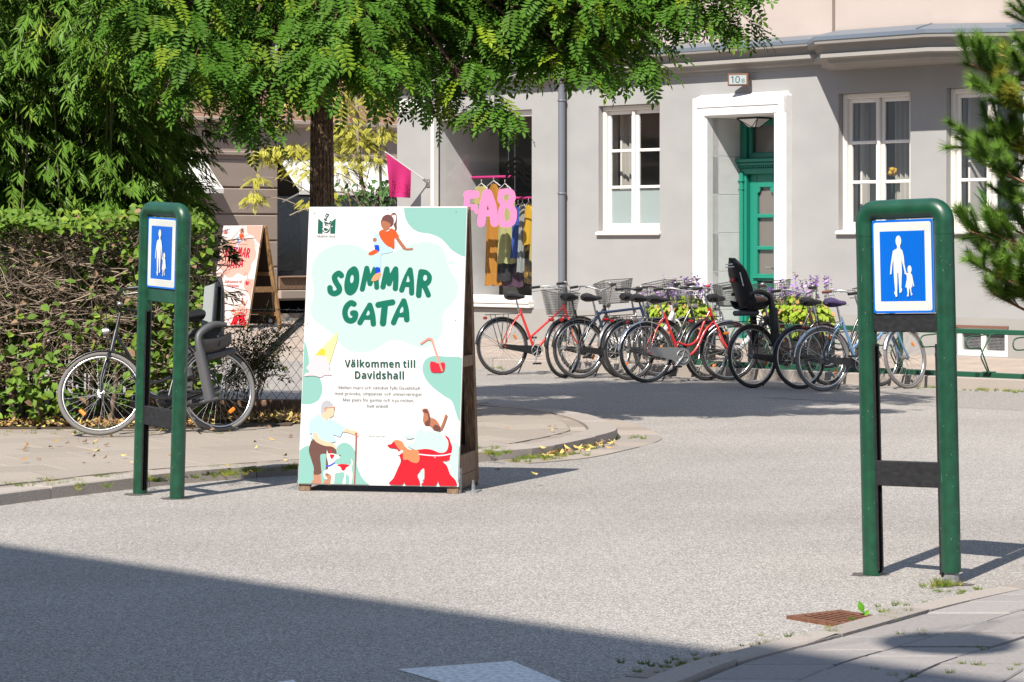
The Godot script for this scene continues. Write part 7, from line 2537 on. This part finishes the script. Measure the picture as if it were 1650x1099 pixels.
func small_things() -> void:
	# house number lamp
	var o := thing("house_number_lamp", "brown house number box reading 10B on the wall above the portal", "house number", in_wall(-4.21, 3.90, 0.0), WALL_TURN)
	var m := MB.new()
	m.t = Transform3D(Basis(Vector3.UP, 0.45), Vector3(-0.02, 0, 0.17))
	m.bbox(Vector3(0, 0, 0), Vector3(0.30, 0.17, 0.10), 0.012)
	obj("housing", m, M.brown_paint, o)
	m = MB.new()
	m.t = Transform3D(Basis(Vector3.UP, 0.45), Vector3(-0.02, 0, 0.17))
	m.box(Vector3(0, -0.002, 0.05), Vector3(0.25, 0.125, 0.006))
	obj("glass_front", m, M.frost, o)
	var p := Print.new()
	p.place = func(q: Vector2) -> Vector2: return Vector2(q.x, -q.y)
	p.text("10", -0.035, 0.046, 0.13, Color(0.02, 0.02, 0.02), 400, 0.094)
	p.text("B", 0.08, 0.046, 0.042, Color(0.02, 0.02, 0.02), 400, 0.055)
	var pm := obj("number", p.mb, M["print"], o)
	pm.transform = Transform3D(Basis(Vector3.UP, 0.45), Vector3(-0.02, 0, 0.17)) * Transform3D(Basis(), Vector3(0, 0, 0.0535))
	m = MB.new()
	m.cyl(Vector3(-0.02, 0.03, 0.0), Vector3(-0.02, 0.02, 0.14), 0.018, 8)
	m.tube(curve([Vector3(0.05, -0.08, 0.1), Vector3(0.06, -0.15, 0.05), Vector3(0.05, -0.2, 0.005)], 4), 0.004, 4)
	obj("bracket", m, M.brown_paint, o)
	# lantern under the ceiling of the entrance
	o = thing("entrance_lantern", "dark framed glass lantern under the ceiling of the portal", "lamp", in_wall(-4.31, 3.385, -0.25), WALL_TURN)
	m = MB.new()
	m.box(Vector3(0, -0.012, 0), Vector3(0.40, 0.024, 0.30))
	for c in [[-1, -1], [1, -1], [1, 1], [-1, 1]]: m.tube([Vector3(0.19 * c[0], -0.02, 0.14 * c[1]), Vector3(0.07 * c[0], -0.135, 0.05 * c[1])], 0.008, 5)
	m.tube([Vector3(-0.19, -0.02, 0.14), Vector3(0.0, -0.135, 0.05), Vector3(0.19, -0.02, 0.14)], 0.006, 5)
	obj("frame", m, M.tar_black, o)
	m = MB.new()
	m.quad(Vector3(-0.07, -0.133, 0.05), Vector3(0.07, -0.133, 0.05), Vector3(0.185, -0.022, 0.135), Vector3(-0.185, -0.022, 0.135))
	m.quad(Vector3(-0.07, -0.133, -0.05), Vector3(-0.07, -0.133, 0.05), Vector3(-0.185, -0.022, 0.135), Vector3(-0.185, -0.022, -0.135))
	m.quad(Vector3(0.07, -0.133, 0.05), Vector3(0.07, -0.133, -0.05), Vector3(0.185, -0.022, -0.135), Vector3(0.185, -0.022, 0.135))
	m.quad(Vector3(-0.07, -0.133, 0.05), Vector3(-0.07, -0.133, -0.05), Vector3(0.07, -0.133, -0.05), Vector3(0.07, -0.133, 0.05))
	obj("frosted_glass", m, M.white_lacquer, o)
	# street name plate at the corner
	o = thing("street_name_plate", "small white enamel plate high on the left corner of the grey building", "sign", in_wall(-11.36, 3.84, 0.0), WALL_TURN)
	m = MB.new()
	m.bbox(Vector3(0, 0, 0.012), Vector3(0.5, 0.26, 0.016), 0.004)
	obj("plate", m, M.white_lacquer, o)
	# drain grate, half under the kerb
	o = thing("drain_grate", "rusty cast iron drain grate in the gutter by the right kerb", "drain", V(1.385, 0.002, 11.33), deg_to_rad(36.0))
	m = MB.new()
	var w := 0.31; var l := 0.31
	m.box2(Vector3(-w / 2, -0.03, -l / 2), Vector3(w / 2, 0.013, -l / 2 + 0.045))
	m.box2(Vector3(-w / 2, -0.03, l / 2 - 0.03), Vector3(w / 2, 0.013, l / 2))
	m.box2(Vector3(-w / 2, -0.03, -l / 2 + 0.045), Vector3(-w / 2 + 0.025, 0.013, l / 2 - 0.03))
	m.box2(Vector3(w / 2 - 0.025, -0.03, -l / 2 + 0.045), Vector3(w / 2, 0.013, l / 2 - 0.03))
	obj("grate_frame", m, M.rust, o)
	for k in 7:
		m = MB.new()
		m.bbox(Vector3(-w / 2 + 0.025 + (w - 0.05) * (k + 0.5) / 7, -0.001, 0.0075), Vector3(0.011, 0.03, l - 0.075), 0.002)
		obj("grate_bar", m, M.rust, o)
	m = MB.new()
	m.box2(Vector3(-w / 2 + 0.025, 0.006, -l / 2 + 0.045), Vector3(w / 2 - 0.025, 0.0105, l / 2 - 0.03))
	obj("grate_shaft", m, M.hole, o)
	# a weed that grows beside the grate
	o = thing("weed", "single upright green weed at the edge of the drain grate", "plant", V(1.50, 0.0, 11.38))
	m = MB.new()
	m.col = Color(0.12, 0.32, 0.03)
	leaf_blade(m, Vector3(0.0, 0.02, 0), Vector3(-0.4, 1.0, 0.1).normalized(), Vector3(0.9, 0.35, 0.3).normalized(), 0.06, 0.03, 0.1)
	leaf_blade(m, Vector3(0.0, 0.01, 0), Vector3(0.6, 0.7, 0.1).normalized(), Vector3(0.6, -0.6, 0.3).normalized(), 0.035, 0.02, 0.1)
	m.tube([Vector3(0.01, -0.01, 0), Vector3(0, 0.03, 0)], 0.0018, 4)
	obj("leaf", m, M.hedge_leaf, o)
